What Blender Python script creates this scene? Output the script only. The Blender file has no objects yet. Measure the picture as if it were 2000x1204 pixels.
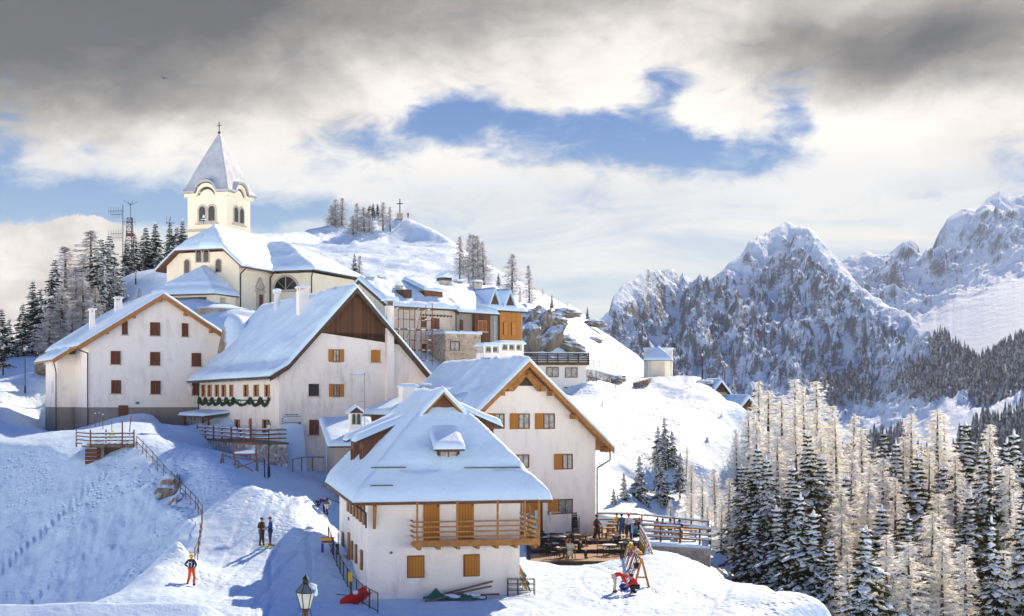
import bpy, bmesh, math, random
import numpy as np
from mathutils import Vector, Matrix
SC = bpy.context.scene
COL = SC.collection
F = 2777.8                      # focal length in photo pixels (50 mm on a 36 mm sensor)
R = math.radians
# ---------------------------------------------------------------- camera
cam = bpy.data.cameras.new('camera'); camo = bpy.data.objects.new('camera', cam); COL.objects.link(camo)
camo.location = (0, 0, 0); camo.rotation_euler = (R(90), 0, 0)
cam.lens = 50; cam.sensor_width = 36; cam.shift_y = 183/2000; cam.clip_start = 0.5; cam.clip_end = 20000
SC.camera = camo
# ---------------------------------------------------------------- light
SUN_EL, SUN_AZ = 34.5, 25.0     # elevation, azimuth right of the view direction
sun = bpy.data.lights.new('sun', 'SUN'); suno = bpy.data.objects.new('sun', sun); COL.objects.link(suno)
sun.energy = 5.0; sun.angle = R(0.5); sun.color = (1.0, 0.79, 0.57)
sd = Vector((math.sin(R(SUN_AZ))*math.cos(R(SUN_EL)), math.cos(R(SUN_AZ))*math.cos(R(SUN_EL)), math.sin(R(SUN_EL))))
suno.rotation_euler = sd.to_track_quat('Z', 'Y').to_euler()
SC.view_settings.view_transform = 'Standard'; SC.view_settings.look = 'None'
SC.view_settings.gamma = 1.0; SC.view_settings.use_curve_mapping = False
EXPO = 0.48
SC.view_settings.exposure = EXPO
SC.cycles.max_bounces = 6; SC.cycles.transparent_max_bounces = 8
SC.cycles.caustics_reflective = False; SC.cycles.caustics_refractive = False
# ---------------------------------------------------------------- world
class NT:
    """small helper to write node maths"""
    def __init__(s, tree): s.t = tree; s.n = tree.nodes; s.l = tree.links
    def new(s, typ, **kw):
        n = s.n.new(typ)
        for k, v in kw.items(): setattr(n, k, v)
        return n
    def put(s, sock, v):
        if hasattr(v, 'is_output') or isinstance(v, bpy.types.NodeSocket): s.l.new(v, sock)
        else: sock.default_value = v
    def m(s, op, a, b=0.0, c=None, clamp=False):
        n = s.new('ShaderNodeMath', operation=op, use_clamp=clamp)
        s.put(n.inputs[0], a); s.put(n.inputs[1], b)
        if c is not None: s.put(n.inputs[2], c)
        return n.outputs[0]
    def mix(s, f, a, b, blend='MIX'):
        n = s.new('ShaderNodeMix', data_type='RGBA', blend_type=blend)
        s.put(n.inputs[0], f); s.put(n.inputs[6], a); s.put(n.inputs[7], b)
        return n.outputs[2]
    def noise(s, vec, scale, detail=4.0, rough=0.5, dist=0.0, out=0):
        n = s.new('ShaderNodeTexNoise')
        if vec is not None: s.l.new(vec, n.inputs['Vector'])
        n.inputs['Scale'].default_value = scale; n.inputs['Detail'].default_value = detail
        n.inputs['Roughness'].default_value = rough; n.inputs['Distortion'].default_value = dist
        return n.outputs[out]
    def ss(s, v, lo, hi):
        n = s.new('ShaderNodeMapRange', interpolation_type='SMOOTHSTEP')
        s.put(n.inputs[0], v); n.inputs[1].default_value = lo; n.inputs[2].default_value = hi
        n.inputs[3].default_value = 0; n.inputs[4].default_value = 1
        return n.outputs[0]
    def comb(s, x, y, z):
        n = s.new('ShaderNodeCombineXYZ'); s.put(n.inputs[0], x); s.put(n.inputs[1], y); s.put(n.inputs[2], z)
        return n.outputs[0]
    def sep(s, v):
        n = s.new('ShaderNodeSeparateXYZ'); s.l.new(v, n.inputs[0]); return n.outputs

def azel(px, py):
    u, v = (px-1000)/F, (785-py)/F
    return math.atan(u), math.atan(v/math.sqrt(1+u*u))

def build_world():
    w = bpy.data.worlds.new('World'); SC.world = w; w.use_nodes = True
    T = NT(w.node_tree)
    for n in list(T.n): T.n.remove(n)
    out = T.new('ShaderNodeOutputWorld'); bg = T.new('ShaderNodeBackground')
    T.l.new(bg.outputs[0], out.inputs[0]); bg.inputs[1].default_value = 0.1
    sky = T.new('ShaderNodeTexSky', sky_type='NISHITA'); sky.sun_disc = False
    sky.sun_elevation = R(SUN_EL); sky.sun_rotation = R(SUN_AZ); sky.altitude = 1700
    tc = T.new('ShaderNodeTexCoord'); d = tc.outputs['Generated']
    x, y, z = T.sep(d)
    az = T.m('ARCTAN2', x, y); el = T.m('ARCSINE', z)
    # ragged coordinates for the cloud edges
    pv = T.comb(az, T.m('MULTIPLY', el, 1.5), 0.0)
    nv = T.noise(pv, 9.0, 7.0, 0.62, 0.3, out=1)
    nx, ny, nz = T.sep(nv)
    azw = T.m('ADD', az, T.m('MULTIPLY', T.m('SUBTRACT', nx, 0.5), 0.085))
    elw = T.m('ADD', el, T.m('MULTIPLY', T.m('SUBTRACT', ny, 0.5), 0.06))
    def blobs(lst, a, e):
        tot = None
        for (px, py, rx, ry, amp) in lst:
            ca, ce = azel(px, py)
            qa = T.m('DIVIDE', T.m('SUBTRACT', a, ca), rx/F); qe = T.m('DIVIDE', T.m('SUBTRACT', e, ce), ry/F)
            q = T.m('ADD', T.m('MULTIPLY', qa, qa), T.m('MULTIPLY', qe, qe))
            g = T.m('MULTIPLY', T.m('EXPONENT', T.m('MULTIPLY', q, -1.0)), amp)
            tot = g if tot is None else T.m('ADD', tot, g)
        return tot
    fine = T.noise(T.comb(az, T.m('MULTIPLY', el, 2.2), 0.3), 26.0, 8.0, 0.6, 0.6)
    finec = T.m('SUBTRACT', fine, 0.5)
    blue = blobs([(1060, 235, 270, 62, 1.1), (1380, 290, 230, 50, 1.1), (860, 250, 110, 60, .8), (1305, 165, 85, 52, 1.15),
                  (1555, 208, 62, 50, 1.25), (1120, 395, 110, 30, .38), (130, 385, 330, 55, 1.3), (330, 425, 260, 40, .9),
                  (620, 430, 240, 32, .45), (160, 272, 36, 28, .5), (0, 285, 50, 80, .9), (1980, 350, 60, 45, .6),
                  (1780, 378, 120, 20, .35), (1120, 575, 110, 40, .45), (640, 290, 70, 40, .45), (950, 160, 50, 40, .3), (1440, 160, 40, 30, .35), (720, 250, 60, 40, .4), (1000, 300, 500, 30, .2), (1500, 330, 120, 30, .3), (1375, 205, 90, 42, -1.3), (1130, 180, 170, 26, -.6), (1700, 270, 150, 80, -.7), (700, 190, 120, 50, -.5), (1180, 240, 50, 25, .3)], azw, elw)
    hole = T.m('ADD', blue, T.m('MULTIPLY', finec, 1.9))
    alpha = T.m('SUBTRACT', 1.0, T.ss(hole, 0.12, 1.20))
    # cumulus bank low on the left
    bank = blobs([(60, 590, 260, 110, 1.5), (150, 500, 90, 45, .8), (40, 500, 60, 40, .7), (-250, 560, 260, 130, 1.4), (240,490,60,50,.6)], azw, elw)
    bankm = T.ss(T.m('ADD', bank, T.m('MULTIPLY', finec, 0.5)), 0.50, 0.62)
    dark = blobs([(170, 30, 430, 170, 1.05), (620, 10, 400, 90, .5), (1130, -40, 300, 90, .35), (1880, 60, 330, 120, .95),
                  (1640, 150, 180, 80, .28), (1530, 80, 90, 35, .25), (-200, 150, 300, 160, .8), (420, 190, 230, 60, .30),
                  (1990, 300, 120, 80, .25), (900, -150, 1600, 140, .4)], azw, elw)
    big = T.noise(T.comb(az, T.m('MULTIPLY', el, 1.6), 2.1), 7.0, 6.0, 0.55, 0.4)
    dk = T.m('ADD', T.m('MULTIPLY', dark, 0.84), T.m('ADD', T.m('MULTIPLY', T.m('SUBTRACT', big, 0.5), 0.95), T.m('MULTIPLY', finec, 0.30)))
    cr = T.new('ShaderNodeValToRGB'); T.l.new(dk, cr.inputs[0]); e = cr.color_ramp.elements
    e[0].position = 0.0; e[0].color = (1.15, 1.09, 1.0, 1); e[1].position = 1.0; e[1].color = (.085, .082, .080, 1)
    for p, c in ((.16, (.98, .92, .84, 1)), (.36, (.64, .60, .55, 1)), (.60, (.36, .34, .31, 1)), (.82, (.185, .175, .16, 1))):
        q = e.new(p); q.color = c
    cloud = cr.outputs[0]
    # thin high streaks near the horizon
    strk = T.noise(T.comb(T.m('MULTIPLY', az, 1.0), T.m('MULTIPLY', el, 5.0), 5.0), 6.0, 7.0, 0.6, 0.8)
    low = T.m('SUBTRACT', 1.0, T.ss(el, 0.10, 0.19))
    stk = T.m('MULTIPLY', low, T.ss(strk, 0.36, 0.66))
    cloud = T.mix(T.m('MULTIPLY', low, 0.8), cloud, (1.02, 1.0, .94, 1))
    # blue of the clear air: the sky texture, deepened
    S = 1.0/(2**EXPO*0.1)                                      # picture value -> background value
    skyt = T.mix(1.0, sky.outputs[0], (0.34, 0.62, 0.98, 1), 'MULTIPLY')
    grad = T.ss(el, -0.02, 0.26)
    clear = T.mix(grad, (.56*S, .79*S, .88*S, 1), (.015*S, .14*S, .46*S, 1))
    air = T.mix(0.85, skyt, clear)
    up = T.mix(1.0, (0.03*S, 0.15*S, 0.46*S, 1), skyt, 'MIX') if False else T.mix(0.06, (0.0*S, 0.075*S, 0.36*S, 1), skyt)
    cl = T.mix(1.0, cloud, (S, S, S, 1), 'MULTIPLY')
    a2 = T.m('MULTIPLY', alpha, T.m('SUBTRACT', 1.0, T.m('MULTIPLY', low, T.m('SUBTRACT', 0.55, T.m('MULTIPLY', stk, 0.55)))))
    front = T.mix(a2, air, cl)
    bk = T.ss(T.noise(T.comb(az, T.m('MULTIPLY', el, 1.5), 7.0), 22.0, 7.0, 0.55, 0.2), 0.3, 0.75)
    bankc = T.mix(bk, (.66*S, .61*S, .55*S, 1), (1.15*S, 1.08*S, 1.0*S, 1))
    front = T.mix(bankm, front, bankc)
    # overhead and behind the viewer the weather is clearer: deep blue
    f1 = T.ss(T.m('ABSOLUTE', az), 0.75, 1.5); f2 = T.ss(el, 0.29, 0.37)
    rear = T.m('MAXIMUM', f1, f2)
    # unseen warm glow added low behind the viewer to brighten the shaded house fronts
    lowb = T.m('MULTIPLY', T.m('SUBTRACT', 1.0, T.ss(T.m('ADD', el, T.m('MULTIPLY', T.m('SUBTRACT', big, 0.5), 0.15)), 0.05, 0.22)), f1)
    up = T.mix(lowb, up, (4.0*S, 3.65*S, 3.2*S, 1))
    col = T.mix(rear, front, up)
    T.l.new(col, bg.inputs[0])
build_world()
# ---------------------------------------------------------------- noise in numpy
def _hash(ix, iy, seed):
    h = (ix.astype(np.int64)*374761393 + iy.astype(np.int64)*668265263 + seed*974634777) & 0xffffffff
    h = ((h ^ (h >> 13))*1274126177) & 0xffffffff
    h = h ^ (h >> 16)
    return (h & 0xffff)/65535.0
def gnoise(x, y, seed=0):
    x = np.asarray(x, float); y = np.asarray(y, float)
    x0 = np.floor(x); y0 = np.floor(y); fx = x-x0; fy = y-y0
    ux = fx*fx*fx*(fx*(fx*6-15)+10); uy = fy*fy*fy*(fy*(fy*6-15)+10)
    def g(ox, oy):
        a = _hash(x0+ox, y0+oy, seed)*2*np.pi
        return np.cos(a)*(fx-ox)+np.sin(a)*(fy-oy)
    a = g(0, 0); b = g(1, 0); c = g(0, 1); d = g(1, 1)
    return (a+(b-a)*ux)+((c+(d-c)*ux)-(a+(b-a)*ux))*uy
def fbm(x, y, oct=5, seed=0, gain=0.5, lac=2.03):
    s = 0; a = 1.0; n = 0
    for i in range(oct):
        s = s+a*gnoise(x, y, seed+i*17); n += a; a *= gain; x = x*lac+13.7; y = y*lac-7.1
    return s*1.5/n
def ridged(x, y, oct=5, seed=0, gain=0.55, lac=2.05):
    s = 0; a = 1.0; n = 0; w = 1.0
    for i in range(oct):
        r = 1-np.abs(gnoise(x, y, seed+i*31))*1.9; r = r*r*w; w = np.clip(r*1.6, 0, 1)
        s = s+a*r; n += a; a *= gain; x = x*lac+3.3; y = y*lac+9.2
    return s/n
def sm(a, b, t):
    t = np.clip((t-a)/(b-a), 0, 1); return t*t*(3-2*t)
# ---------------------------------------------------------------- materials
MAT = {}
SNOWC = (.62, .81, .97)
def new_mat(name):
    m = bpy.data.materials.new(name); m.use_nodes = True; MAT[name] = m
    T = NT(m.node_tree); b = T.n['Principled BSDF']
    return m, T, b
def mat(name, col, rough=0.7, col2=None, scale=3.0, bump=0.0, bscale=20.0, metal=0.0, stretch=None, spec=0.3, lo=.35, hi=.65):
    m, T, b = new_mat(name)
    tc = T.new('ShaderNodeTexCoord'); v = tc.outputs['Object']
    if stretch:
        mp = T.new('ShaderNodeMapping'); T.l.new(v, mp.inputs[0]); mp.inputs['Scale'].default_value = stretch; v = mp.outputs[0]
    if col2:
        f = T.ss(T.noise(v, scale, 6, 0.6), lo, hi)
        T.l.new(T.mix(f, (*col, 1), (*col2, 1)), b.inputs['Base Color'])
    else: b.inputs['Base Color'].default_value = (*col, 1)
    b.inputs['Roughness'].default_value = rough; b.inputs['Metallic'].default_value = metal
    b.inputs['Specular IOR Level'].default_value = spec
    if bump:
        bp = T.new('ShaderNodeBump'); bp.inputs['Strength'].default_value = 1.0; bp.inputs['Distance'].default_value = bump
        T.l.new(T.noise(v, bscale, 5, 0.6), bp.inputs['Height']); T.l.new(bp.outputs[0], b.inputs['Normal'])
    return m
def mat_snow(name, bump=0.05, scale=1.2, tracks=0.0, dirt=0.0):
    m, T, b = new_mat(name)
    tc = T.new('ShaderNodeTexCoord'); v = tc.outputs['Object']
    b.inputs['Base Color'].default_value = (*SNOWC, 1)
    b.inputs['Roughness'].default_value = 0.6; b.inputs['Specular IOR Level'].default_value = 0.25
    n1 = T.noise(v, scale, 6, 0.62); n2 = T.noise(v, scale*7, 4, 0.6)
    h = T.m('ADD', n1, T.m('MULTIPLY', n2, 0.12))
    if tracks:
        vo = T.new('ShaderNodeTexVoronoi'); T.l.new(v, vo.inputs['Vector']); vo.inputs['Scale'].default_value = 2.2
        sp = T.ss(vo.outputs['Distance'], 0.0, 0.45)
        mask = T.ss(T.noise(v, 0.16, 3, 0.5), 0.40, 0.62)
        h = T.m('ADD', h, T.m('MULTIPLY', T.m('MULTIPLY', sp, mask), tracks))
    if dirt:
        f = T.m('MULTIPLY', T.ss(T.noise(v, 1.7, 7, 0.7), 0.62, 0.72), dirt)
        T.l.new(T.mix(f, (*SNOWC, 1), (.42, .38, .34, 1)), b.inputs['Base Color'])
    bp = T.new('ShaderNodeBump'); bp.inputs['Strength'].default_value = 1.0; bp.inputs['Distance'].default_value = bump
    T.l.new(h, bp.inputs['Height']); T.l.new(bp.outputs[0], b.inputs['Normal'])
    return m
def mat_boards(name, c1, c2, axis=0, width=0.14, rough=0.75, dark=0.35, grain=(1, 1, .12)):
    m, T, b = new_mat(name)
    tc = T.new('ShaderNodeTexCoord'); v = tc.outputs['Object']
    xyz = T.sep(v)
    a = T.m('DIVIDE', T.m('ADD', xyz[axis], 100.0) if axis != 'xy' else 0, width)
    fr = T.m('FRACT', a); fl = T.m('FLOOR', a)
    gap = T.m('LESS_THAN', T.m('MINIMUM', fr, T.m('SUBTRACT', 1.0, fr)), 0.07)
    wn = T.new('ShaderNodeTexWhiteNoise', noise_dimensions='1D'); T.l.new(fl, wn.inputs['W'])
    mp = T.new('ShaderNodeMapping'); T.l.new(v, mp.inputs[0]); mp.inputs['Scale'].default_value = grain
    g = T.noise(mp.outputs[0], 14, 6, 0.65)
    f = T.m('ADD', T.m('MULTIPLY', wn.outputs[0], 0.55), T.m('MULTIPLY', g, 0.5), clamp=True)
    c = T.mix(f, (*c1, 1), (*c2, 1))
    c = T.mix(T.m('MULTIPLY', gap, 1-dark), c, (c1[0]*.25, c1[1]*.25, c1[2]*.25, 1))
    T.l.new(c, b.inputs['Base Color']); b.inputs['Roughness'].default_value = rough; b.inputs['Specular IOR Level'].default_value = .2
    return m
def mat_masonry(name, c1, c2, mortar, scale=2.2, snow=0.0):
    m, T, b = new_mat(name)
    tc = T.new('ShaderNodeTexCoord'); v = tc.outputs['Object']
    mp = T.new('ShaderNodeMapping'); T.l.new(v, mp.inputs[0]); mp.inputs['Scale'].default_value = (1, 1, 1.7)
    vo = T.new('ShaderNodeTexVoronoi', feature='DISTANCE_TO_EDGE'); T.l.new(mp.outputs[0], vo.inputs['Vector']); vo.inputs['Scale'].default_value = scale
    vc = T.new('ShaderNodeTexVoronoi'); T.l.new(mp.outputs[0], vc.inputs['Vector']); vc.inputs['Scale'].default_value = scale
    s = T.sep(vc.outputs['Color'])
    c = T.mix(s[0], (*c1, 1), (*c2, 1))
    c = T.mix(T.m('SUBTRACT', 1.0, T.ss(vo.outputs['Distance'], 0.02, 0.09)), c, (*mortar, 1))
    if snow:
        c = T.mix(T.m('MULTIPLY', T.ss(T.noise(v, 1.6, 7, .7), 0.5, 0.6), snow), c, (.88, .88, .9, 1))
    T.l.new(c, b.inputs['Base Color']); b.inputs['Roughness'].default_value = .85
    bp = T.new('ShaderNodeBump'); bp.inputs['Distance'].default_value = 0.04
    T.l.new(T.ss(vo.outputs['Distance'], 0, .12), bp.inputs['Height']); T.l.new(bp.outputs[0], b.inputs['Normal'])
    return m
def mat_plaster(name, col, stain=(.5, .48, .46), amt=.35, base=None):
    m, T, b = new_mat(name)
    tc = T.new('ShaderNodeTexCoord'); v = tc.outputs['Object']
    mp = T.new('ShaderNodeMapping'); T.l.new(v, mp.inputs[0]); mp.inputs['Scale'].default_value = (1, 1, .35)
    f = T.m('MULTIPLY', T.ss(T.noise(mp.outputs[0], 1.1, 8, .68), .47, .80), amt)
    f2 = T.m('MULTIPLY', T.ss(T.noise(v, 9, 4, .6), .3, .8), amt*.3)
    c = T.mix(T.m('ADD', f, f2), (*col, 1), (*stain, 1))
    T.l.new(c, b.inputs['Base Color']); b.inputs['Roughness'].default_value = .85; b.inputs['Specular IOR Level'].default_value = .2
    bp = T.new('ShaderNodeBump'); bp.inputs['Distance'].default_value = 0.012
    T.l.new(T.noise(v, 6, 7, .7), bp.inputs['Height']); T.l.new(bp.outputs[0], b.inputs['Normal'])
    return m
def mat_leaf(name, c1, c2, trans=.35, scale=1.5):
    m, T, b = new_mat(name)
    tc = T.new('ShaderNodeTexCoord')
    f = T.ss(T.noise(tc.outputs['Object'], scale, 3, .6), .35, .65)
    c = T.mix(f, (*c1, 1), (*c2, 1)); T.l.new(c, b.inputs['Base Color']); b.inputs['Roughness'].default_value = .8
    b.inputs['Specular IOR Level'].default_value = .1
    tr = T.new('ShaderNodeBsdfTranslucent'); T.l.new(c, tr.inputs[0])
    ms = T.new('ShaderNodeMixShader'); ms.inputs[0].default_value = trans
    T.l.new(b.outputs[0], ms.inputs[1]); T.l.new(tr.outputs[0], ms.inputs[2])
    T.l.new(ms.outputs[0], T.n['Material Output'].inputs[0])
    return m
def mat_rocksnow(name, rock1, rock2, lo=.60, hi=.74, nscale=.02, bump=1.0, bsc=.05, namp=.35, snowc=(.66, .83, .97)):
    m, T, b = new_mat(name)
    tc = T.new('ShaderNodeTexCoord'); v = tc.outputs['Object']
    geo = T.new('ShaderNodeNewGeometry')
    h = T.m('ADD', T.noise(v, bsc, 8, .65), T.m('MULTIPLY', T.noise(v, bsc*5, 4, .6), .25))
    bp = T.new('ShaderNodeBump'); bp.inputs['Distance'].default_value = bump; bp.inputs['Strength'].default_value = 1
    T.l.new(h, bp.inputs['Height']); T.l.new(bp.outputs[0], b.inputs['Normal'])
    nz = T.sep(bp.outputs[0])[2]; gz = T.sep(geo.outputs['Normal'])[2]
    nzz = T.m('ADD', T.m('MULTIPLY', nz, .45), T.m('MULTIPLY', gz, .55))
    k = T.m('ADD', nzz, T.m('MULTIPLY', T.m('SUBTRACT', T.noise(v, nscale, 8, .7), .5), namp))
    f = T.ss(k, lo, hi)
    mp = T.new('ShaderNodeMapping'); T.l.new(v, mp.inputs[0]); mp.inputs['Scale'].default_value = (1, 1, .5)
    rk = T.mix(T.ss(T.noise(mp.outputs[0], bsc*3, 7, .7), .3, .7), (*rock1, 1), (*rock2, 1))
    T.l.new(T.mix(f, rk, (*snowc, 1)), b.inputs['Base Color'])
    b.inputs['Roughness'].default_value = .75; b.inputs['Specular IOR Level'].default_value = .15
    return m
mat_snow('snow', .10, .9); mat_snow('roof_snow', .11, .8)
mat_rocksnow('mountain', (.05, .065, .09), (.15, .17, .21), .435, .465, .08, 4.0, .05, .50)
mat_rocksnow('crag', (.13, .11, .09), (.27, .235, .19), .34, .46, .5, .5, .6, .4)
mat_plaster('white_plaster', (.93, .89, .83), (.58, .55, .50), .7)
mat_plaster('old_plaster', (.84, .80, .75), (.42, .39, .35), .8)
mat_plaster('grey_plaster', (.36, .33, .29), (.25, .24, .23), .7)
mat_plaster('blue_plaster', (.28, .38, .42), (.18, .24, .27), .6)
mat_plaster('cream_plaster', (.86, .80, .63), (.62, .56, .44), .4)
mat_plaster('stone_trim', (.50, .47, .42), (.32, .30, .28), .6)
mat_plaster('concrete', (.27, .25, .23), (.15, .14, .13), .8)
mat_masonry('masonry', (.32, .25, .17), (.52, .42, .30), (.55, .50, .44), 2.2)
mat_masonry('masonry_snowy', (.22, .20, .17), (.38, .34, .28), (.5, .5, .5), 1.6, .7)
mat('wood', (.42, .20, .055), .65, (.30, .13, .035), 4, stretch=(1, 1, 1))
mat('wood_orange', (.52, .235, .045), .6, (.40, .165, .03), 5)
mat('wood_brown', (.17, .065, .03), .65, (.11, .045, .022), 5)
mat('wood_dark', (.055, .035, .025), .75, (.10, .06, .04), 4)
mat('wood_grey', (.20, .16, .13), .85, (.11, .085, .07), 4)
mat_boards('shutter_orange', (.50, .225, .045), (.38, .155, .03), 0, .16)
mat_boards('shutter_brown', (.17, .06, .03), (.12, .04, .02), 0, .2)
mat_boards('cladding_dark', (.035, .022, .016), (.17, .075, .035), 0, .16)
mat_boards('cladding_orange', (.50, .22, .05), (.36, .15, .035), 0, .18)
mat_boards('deck', (.46, .33, .20), (.36, .24, .14), 1, .15)
mat('glass', (.10, .11, .12), .12, (.32, .32, .30), 2.2, spec=.6)
mat('glass_dark', (.012, .012, .014), .15, spec=.5)
mat('lamp_glass', (.75, .72, .62), .3)
mat('metal_dark', (.03, .032, .035), .5, metal=.4)
mat('metal_grey', (.22, .23, .24), .5, metal=.5)
mat('rust', (.16, .06, .04), .8, (.24, .09, .06), 6)
mat('black', (.015, .016, .018), .5)
mat('green_cloth', (.01, .13, .10), .7); mat('teal', (.02, .28, .30), .5)
mat('red', (.62, .02, .015), .55); mat('orange', (.75, .10, .01), .6); mat('yellow', (.80, .48, .02), .5)
mat('acid_yellow', (.70, .72, .03), .5); mat('blue', (.015, .05, .30), .55); mat('navy', (.02, .03, .07), .6)
mat('olive', (.085, .065, .035), .8); mat('purple', (.05, .015, .10), .7); mat('beige', (.55, .50, .40), .8)
mat('denim', (.045, .13, .28), .7); mat('skin', (.50, .28, .19), .6); mat('hair', (.04, .025, .015), .7)
mat('pale', (.62, .64, .68), .6); mat('brown_cloth', (.10, .05, .03), .8)
mat('garland', (.012, .035, .02), .9, (.03, .07, .04), 12, bump=.03, bscale=30)
mat('rooftile', (.075, .06, .055), .8, (.12, .10, .09), 6)
mat('spire_dusting', (.34, .39, .46), .7, (.46, .52, .60), 1.2, lo=.3, hi=.7)
mat('bark', (.11, .075, .05), .9, (.06, .04, .03), 5, stretch=(1, 1, .2))
mat_leaf('needles', (.04, .05, .012), (.10, .09, .02), .35)
mat_leaf('needles_cold', (.015, .032, .028), (.03, .05, .04), .25)
mat_leaf('frost', (.95, .96, .95), (.88, .86, .78), .5, .8)
mat_leaf('frost_grey', (.74, .76, .80), (.40, .39, .40), .4, .8)
mat('tree_snow', (.80, .87, .94), .6)
# ---------------------------------------------------------------- mesh helpers
class MB:
    def __init__(s, T=None): s.v = []; s.f = []; s.mi = []; s.sm = []; s.T = T; s.cur = 0; s.smooth = False
    def add(s, vs, fs):
        o = len(s.v)
        s.v += [tuple(s.T(*p)) for p in vs] if s.T else [tuple(p) for p in vs]
        for f in fs: s.f.append(tuple(i+o for i in f)); s.mi.append(s.cur); s.sm.append(s.smooth)
        return s
    def box(s, x0, x1, y0, y1, z0, z1):
        return s.add([(x0, y0, z0), (x1, y0, z0), (x1, y1, z0), (x0, y1, z0), (x0, y0, z1), (x1, y0, z1), (x1, y1, z1), (x0, y1, z1)],
                     [(0, 3, 2, 1), (4, 5, 6, 7), (0, 1, 5, 4), (1, 2, 6, 5), (2, 3, 7, 6), (3, 0, 4, 7)])
    def prism(s, poly, y0, y1):     # polygon in (x, z), extruded along y
        n = len(poly)
        vs = [(x, y0, z) for x, z in poly]+[(x, y1, z) for x, z in poly]
        return s.add(vs, [tuple(range(n)), tuple(range(2*n-1, n-1, -1))]+[(i, i+n, (i+1) % n+n, (i+1) % n) for i in range(n)])
    def vprism(s, poly, z0, z1):    # polygon in (x, y), extruded up
        n = len(poly)
        vs = [(x, y, z0) for x, y in poly]+[(x, y, z1) for x, y in poly]
        return s.add(vs, [tuple(range(n-1, -1, -1)), tuple(range(n, 2*n))]+[(i, (i+1) % n, (i+1) % n+n, i+n) for i in range(n)])
    def tube(s, p0, p1, r0, r1=None, n=6, caps=True):
        r1 = r0 if r1 is None else r1
        a = Vector(p0); b = Vector(p1); d = (b-a)
        if d.length < 1e-6: return s
        d.normalize(); u = d.orthogonal().normalized(); w = d.cross(u)
        vs = [a+(u*math.cos(t)+w*math.sin(t))*r0 for t in [2*math.pi*i/n for i in range(n)]]
        vs += [b+(u*math.cos(t)+w*math.sin(t))*r1 for t in [2*math.pi*i/n for i in range(n)]]
        fs = [(i, (i+1) % n, (i+1) % n+n, i+n) for i in range(n)]
        if caps: fs += [tuple(range(n-1, -1, -1)), tuple(range(n, 2*n))]
        return s.add(vs, fs)
    def path(s, pts, r, n=6):
        for a, b in zip(pts[:-1], pts[1:]): s.tube(a, b, r, r, n)
        return s
    def beam(s, p0, p1, w, h, up=(0, 0, 1)):
        a = Vector(p0); b = Vector(p1); d = (b-a).normalized(); up = Vector(up)
        side = d.cross(up)
        if side.length < 1e-4: side = d.cross(Vector((1, 0, 0)))
        side.normalize(); u = side.cross(d)
        vs = []
        for p in (a, b):
            for i, j in ((-1, -1), (1, -1), (1, 1), (-1, 1)): vs.append(p+side*(i*w/2)+u*(j*h/2))
        return s.add(vs, [(0, 1, 2, 3), (7, 6, 5, 4), (0, 4, 5, 1), (1, 5, 6, 2), (2, 6, 7, 3), (3, 7, 4, 0)])
    def lathe(s, c, prof, n=12):
        vs = []; m = len(prof)
        for i in range(n):
            t = 2*math.pi*i/n
            for r, z in prof: vs.append((c[0]+r*math.cos(t), c[1]+r*math.sin(t), c[2]+z))
        fs = [(i*m+j, ((i+1) % n)*m+j, ((i+1) % n)*m+j+1, i*m+j+1) for i in range(n) for j in range(m-1)]
        return s.add(vs, fs)
    def blob(s, c, rx, ry=None, rz=None, sub=1, jit=0.12, rng=random, rot=None):
        ry = rx if ry is None else ry; rz = rx if rz is None else rz
        V, Fc = ICO[sub]
        vs = []
        for p in V:
            k = 1+rng.uniform(-jit, jit)
            q = Vector((p[0]*rx*k, p[1]*ry*k, p[2]*rz*k))
            if rot is not None: q = rot @ q
            vs.append(q+Vector(c))
        o = s.smooth; s.smooth = True; s.add(vs, Fc); s.smooth = o
        return s
    def grid(s, P, smooth=True, closed=False):
        nr = len(P); nc = len(P[0]); vs = [p for row in P for p in row]
        fs = []
        for i in range(nr-1):
            for j in range(nc-1): fs.append((i*nc+j, i*nc+j+1, (i+1)*nc+j+1, (i+1)*nc+j))
        o = s.smooth; s.smooth = smooth; s.add(vs, fs); s.smooth = o
        return s
    def build(s, name, mats, parent=None, label=None):
        me = bpy.data.meshes.new(name); me.from_pydata(s.v, [], s.f)
        if not isinstance(mats, (list, tuple)): mats = [mats]
        for m in mats: me.materials.append(MAT[m] if isinstance(m, str) else m)
        me.polygons.foreach_set('material_index', s.mi); me.polygons.foreach_set('use_smooth', s.sm)
        me.update()
        o = bpy.data.objects.new(name, me); COL.objects.link(o)
        if parent is not None: o.parent = parent
        if label: o['label'] = label
        return o
def _ico(sub):
    bm = bmesh.new(); bmesh.ops.create_icosphere(bm, subdivisions=sub, radius=1)
    v = [tuple(p.co) for p in bm.verts]; f = [tuple(q.index for q in p.verts) for p in bm.faces]; bm.free(); return v, f
ICO = {1: _ico(1), 2: _ico(2), 3: _ico(3)}
def tag(o, label=None, cat=None, group=None, kind=None):
    if label: o['label'] = label
    if cat: o['category'] = cat
    if group: o['group'] = group
    if kind: o['kind'] = kind
    return o
def thing(name, label, cat, loc=(0, 0, 0), rz=0.0, group=None):
    o = bpy.data.objects.new(name, None); COL.objects.link(o); o.empty_display_size = .3
    o.location = loc; o.rotation_euler = (0, 0, rz)
    return tag(o, label, cat, group)
def kids(o): return [c for c in list(bpy.data.objects) if c.parent == o]
KID = {}
def copy_tree(o, parent=None):
    c = o.copy(); COL.objects.link(c)
    if parent is not None: c.parent = parent
    if o.name not in KID: KID[o.name] = kids(o)
    for ch in KID[o.name]: copy_tree(ch, c)
    return c
def at(px, py, D): return Vector(((px-1000)/F*D, D, (785-py)/F*D))
def atx(px, D): return (px-1000)/F*D
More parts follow.
